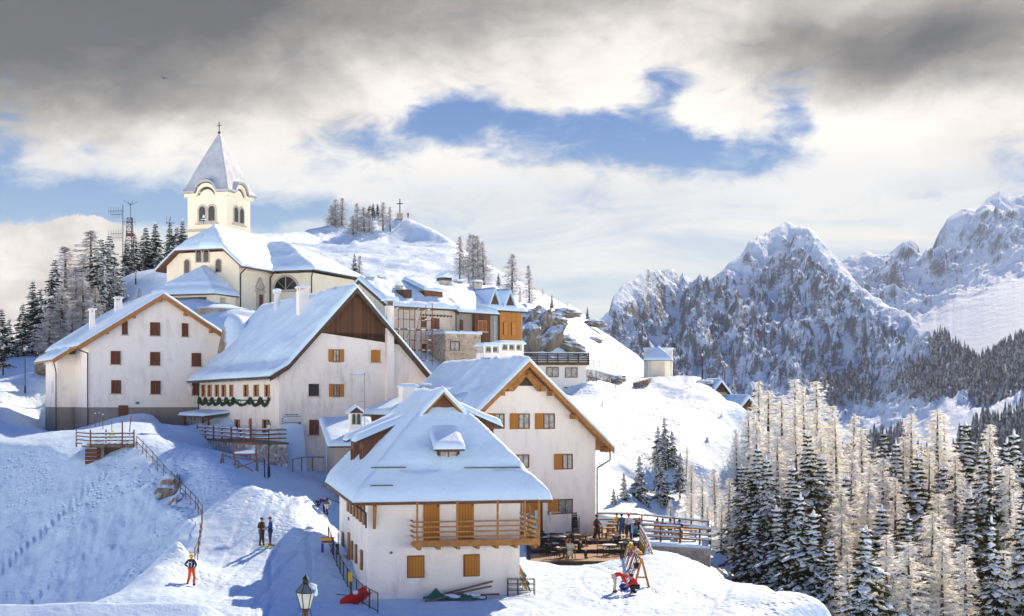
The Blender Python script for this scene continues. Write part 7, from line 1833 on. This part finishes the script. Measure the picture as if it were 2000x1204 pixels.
# red framed rack on crossed poles
v = on(470, 915, 98, 108); t = thing('barrier_rack', 'red framed board on crossed grey poles below the inn deck', 'barrier', v, R(8))
b = MB(); b.box(-.55, 1.15, -.05, .05, .95, 1.05).box(-.55, 1.15, -.05, .05, 1.75, 1.85).box(-.55, -.45, -.05, .05, 1.052, 1.748).box(1.05, 1.15, -.05, .05, 1.052, 1.748); b.build('frame', 'rust', t)
heap('frame_snow', dense(-.42, 1.02, .2), dense(-.05, .05, .05), lambda X, Y: X*0+1.055, lambda X, Y: .2+.15*X, 0, 'roof_snow', t)
for a, c in (((-1.3, -.4, 1.1), (.9, -.5, -.2)), ((1.2, -.3, .55), (-1.0, -.6, -.2)), ((-1.3, .1, 1.1), (-1.5, 0, -.2)), ((-1.3, 0, 1.1), (-1.15, .3, -.2)), ((1.15, 0, 1.0), (1.1, .2, -.2)), ((1.15, -.2, .6), (1.25, -.4, -.2)), ((-.45, 0, .95), (-.4, .3, -.2)), ((-1.2, .0, .9), (1.2, 0, .55)), ((-.2, -.2, .6), (-.1, -.3, -.3))): MB().beam(a, c, .09, .09).build('pole', 'wood_grey', t)
v = on(520, 935, 92, 106); t = thing('skis', 'pair of dark skis planted upright in the snow by the inn lamp', 'skis', v)
for dx in (-.1, .12): MB().beam((dx, 0, -.2), (dx*1.4, 0, 1.35), .08, .025, (0, 1, 0)).build('ski', 'black', t)
# blue and yellow frame sign
v = on(640, 1081, 86, 98); t = thing('barrier_stand', 'small blue and yellow framed stand in the sun near the front house', 'stand', v)
for s_ in (-1, 1): MB().box(s_*.32-.07, s_*.32+.07, -.06, .06, -.2, .62).build('leg', 'blue', t)
MB().box(-.4, .4, -.07, .07, .623, .95).build('panel', 'yellow', t); MB().box(-.36, .36, -.09, -.073, .66, .78).build('blue_band', 'blue', t); MB().box(-.42, .42, -.08, .08, .953, .99).build('frame_top', 'red', t)
v = on(659, 1083, 86, 98); t = thing('bollard', 'short dark bollard beside the blue and yellow stand', 'bollard', v); MB().lathe((0, 0, 0), [(0, -.2), (.1, -.2), (.09, .5), (.12, .52), (.1, .62), (0, .64)], 10).build('body', 'metal_dark', t); MB().blob((0, 0, .66), .1, .1, .06, 2, .1).build('snow_cap', 'roof_snow', t)
# red toboggan and yellow paddle
v = on(694, 1178, 70, 80, .1); t = thing('rescue_sled', 'red rescue sled leaning on the metal railing', 'sled', v, R(-35)); P = []
for j in range(9):
    y = -.9+1.8*j/8; w = .32*(1-.35*abs(y)**3); P.append([(-w, y, .35+.1*abs(y)), (-w*.8, y, .05+.12*y*y), (0, y, .0+.12*y*y), (w*.8, y, .05+.12*y*y), (w, y, .35+.1*abs(y))])
o = MB().grid(P).build('shell', 'red', t); o.rotation_euler = (R(25), R(35), 0); MB().path([(-.3, -.9, .4), (-.2, -1.3, .5), (.2, -1.3, .5), (.3, -.9, .4)], .02, 6).build('handle', 'metal_dark', t)
MB().blob((0, 0, .45), .16, .16, .14, 2, .1).build('snow_cap', 'roof_snow', t)
v = on(684, 1165, 72, 82); t = thing('snow_shovel', 'yellow shovel standing blade up behind the red sled', 'shovel', v); MB().tube((0, 0, -.2), (0, 0, 1.0), .02, None, 6).build('handle', 'wood_brown', t); MB().vprism([(-.12, -.02), (.12, -.02), (.12, .02), (-.12, .02)], .8, 1.3).build('blade', 'yellow', t)
# junk along the foot of the front wall
f = FR['front']; 
def fw(px, dy, up=.0):
    x = f.sx(px, dy); w = f.w(x, dy); return Vector((w.x, w.y, gz(w.x, w.y)+up))
t = thing('tarpaulin', 'crumpled dark green tarpaulin half under snow at the foot of the front wall', 'tarpaulin', fw(885, -1.0)); b = MB(); rr = random.Random(12)
P = []
for j in range(8):
    row = []
    for i in range(16): u = i/15; row.append((-1.6+3.4*u, -.5+j*.14, .05+(.55*max(0, 1-abs(u-.2)/.16)+.25*max(0, 1-abs(u-.62)/.25))*math.sin(math.pi*j/7)+rr.uniform(0, .07)))
    P.append(row)
b.grid(P, False).build('sheet', 'green_cloth', t); sn = MB(); 
for i in range(9): sn.blob((rr.uniform(-.9, 1.7), rr.uniform(-.4, .3), rr.uniform(.1, .3)), rr.uniform(.15, .4), .2, .09, 1, .2, rr)
tag(sn.build('snow_patches', 'roof_snow', t), kind='stuff')
for i, (a, c, lab) in enumerate((((832, -1.6, .05), (905, -.9, .35), 'long thin pole lying left of the green tarpaulin'), ((868, -.7, .3), (962, -.35, .8), 'upper grey beam leaning along the front wall'), ((872, -.9, .25), (960, -.6, .55), 'lower grey beam leaning along the front wall'), ((915, -1.2, .2), (975, -1.0, .15), 'short brown beam lying right of the tarpaulin'))):
    p0, p1 = fw(*a), fw(*c); t = thing('beam', lab, 'timber', p0); MB().beam((0, 0, 0), p1-p0, .12, .09).build('timber', 'wood_grey' if i < 3 else 'wood_brown', t)
v = fw(1022, -.6); t = thing('metal_trolley', 'low open metal frame standing at the right corner of the front house', 'frame', v, R(5)); 
for x in (-.85, -.3, .6): 
    for y in (-.3, .3): MB().box(x-.02, x+.02, y-.02, y+.02, -.15, .85).build('leg', 'metal_dark', t)
for z in (.25, .55, .83): MB().box(-.85, .6, -.32, -.28, z, z+.035).build('bar', 'metal_dark', t); MB().box(-.85, .6, .28, .32, z, z+.035).build('bar', 'metal_dark', t)
cols = ['teal', 'red', 'yellow', 'black', 'blue', 'pale', 'orange', 'green_cloth', 'navy']; nm = ['teal', 'red', 'yellow', 'black', 'blue', 'white', 'orange', 'green', 'navy']
for i in range(9):
    y = .3+i*.36; w = f.w(8.42, y); t = thing('snowboard', '%s snowboard leaning on the right wall of the front house' % nm[i], 'snowboard', (w.x, w.y, gz(w.x, w.y)), R(f.a+rg.uniform(-14, 14)), 'snowboards against the front house')
    P = []; H = rg.uniform(1.3, 1.6)
    for j in range(9): u = j/8; wd = .14*math.sqrt(max(.02, 1-(2*u-1)**8)); zz = H*u; xx = .55*(1-u); P.append([(xx, -wd, zz), (xx+.03, -wd, zz), (xx+.03, wd, zz), (xx, wd, zz), (xx, -wd, zz)])
    o = MB().grid(P, False).build('board', cols[i], t)
    for q in (.35, .65): MB().box(.55*(1-q)+.032, .55*(1-q)+.12, -.09, .09, H*q-.05, H*q+.08).build('binding', 'black', o)
# ---------------------------------------------------------------- ski rack on the snow
a = ground(1253, 80.0); c = ground(1226, 92.0); t = thing('ski_rack', 'golden A framed ski rack full of skis on the sunny snow', 'ski rack', a); d = c-a; per = Vector((d.y, -d.x, 0)).normalized()
for k, q in enumerate((0, .5, 1.0)):
    p = d*q
    for s_ in (-1, 1): MB().beam(p+per*s_*.45-Vector((0, 0, .2)), p+Vector((0, 0, 1.55)), .12, .08, (0, 1, 0)).build('leg', 'wood_orange', t)
    MB().beam(p+per*.32+Vector((0, 0, .5)), p-per*.32+Vector((0, 0, .5)), .08, .08).build('brace', 'wood_orange', t)
MB().beam(Vector((0, 0, 1.5)), d+Vector((0, 0, 1.5)), .09, .12).build('top_bar', 'wood_orange', t)
MB().beam(per*-.4+Vector((0, 0, .35)), d+per*-.4+Vector((0, 0, .35)), .06, .08).build('lower_bar', 'wood_orange', t)
sc_ = ['red', 'navy', 'pale', 'black', 'blue', 'brown_cloth', 'pale', 'orange', 'black', 'denim', 'rust', 'pale', 'teal', 'black']; sn_ = ['red', 'navy', 'white', 'black', 'blue', 'brown', 'pale grey', 'orange', 'plain black', 'light blue', 'rust red', 'silver', 'teal', 'dull black']
for i in range(14):
    q = .06+i*.068; p = a+d*q; t = thing('skis', '%s pair of skis leaning on the ski rack, %s from its near end' % (sn_[i], ordw(i)), 'skis', p, 0, 'skis on the rack')
    for e in (-.055, .055):
        off = d.normalized()*e; MB().beam(per*-.62+off, per*-.02+off+Vector((0, 0, 1.68+.12*math.sin(i*2))), .075, .03, tuple(per)).build('ski', sc_[i], t)
for i, (q, m_, lab) in enumerate(((.02, 'black', 'round black helmet hung at the near end of the ski rack'), (.12, 'yellow', 'yellow helmet on the ski rack'), (.45, 'orange', 'orange helmet on top of the ski rack'), (.75, 'acid_yellow', 'bright yellow helmet near the far end of the ski rack'), (.3, 'pale', 'white helmet on top of the ski rack'))):
    p = a+d*q+Vector((0, 0, 1.66 if i else 1.1))+(per*-.25 if i == 0 else Vector((0, 0, .02))); t = thing('helmet', lab, 'helmet', p, 0, 'helmets on the ski rack'); MB().blob((0, 0, .06), .15 if i else .2, .17 if i else .2, .14 if i else .2, 2, 0).build('shell', m_, t); MB().box(-.1, .1, -.2, -.14, .0, .05).build('visor', 'black', t)
# melted patch, wall bracket
f = FR['gable']; x = f.sx(1070); w = f.w(x, -.4, f.lz(1000, x)); t = thing('wall_lamp', 'white hooded lamp on a bracket under the lowest window of the gabled house', 'lamp', w); MB().tube((0, 0, 0), (.75, 0, 0), .03, None, 6).build('arm', 'pale', t); MB().lathe((0, 0, -.35), [(.0, .36), (.1, .34), (.07, .1), (.02, -.5), (0, -.5)], 8).build('shade', 'pale', t)
for lst in (tp.values(), [ch], [bn]):
    pass
# ---------------------------------------------------------------- the air between the village and the peaks
def haze():
    b = MB().box(-4200, 4200, -60, 3700, -125, 480); m = bpy.data.materials.new('haze'); m.use_nodes = True; MAT['haze'] = m
    T = NT(m.node_tree)
    for n in list(T.n): T.n.remove(n)
    o = T.new('ShaderNodeOutputMaterial'); v = T.new('ShaderNodeVolumePrincipled'); v.inputs['Color'].default_value = (.72, .84, 1, 1); v.inputs['Density'].default_value = 0.00009
    v.inputs['Anisotropy'].default_value = 0.0
    T.l.new(v.outputs[0], o.inputs['Volume']); ob = b.build('haze', m); tag(ob, 'thin cold air haze over the valley', 'haze', kind='stuff')
haze()
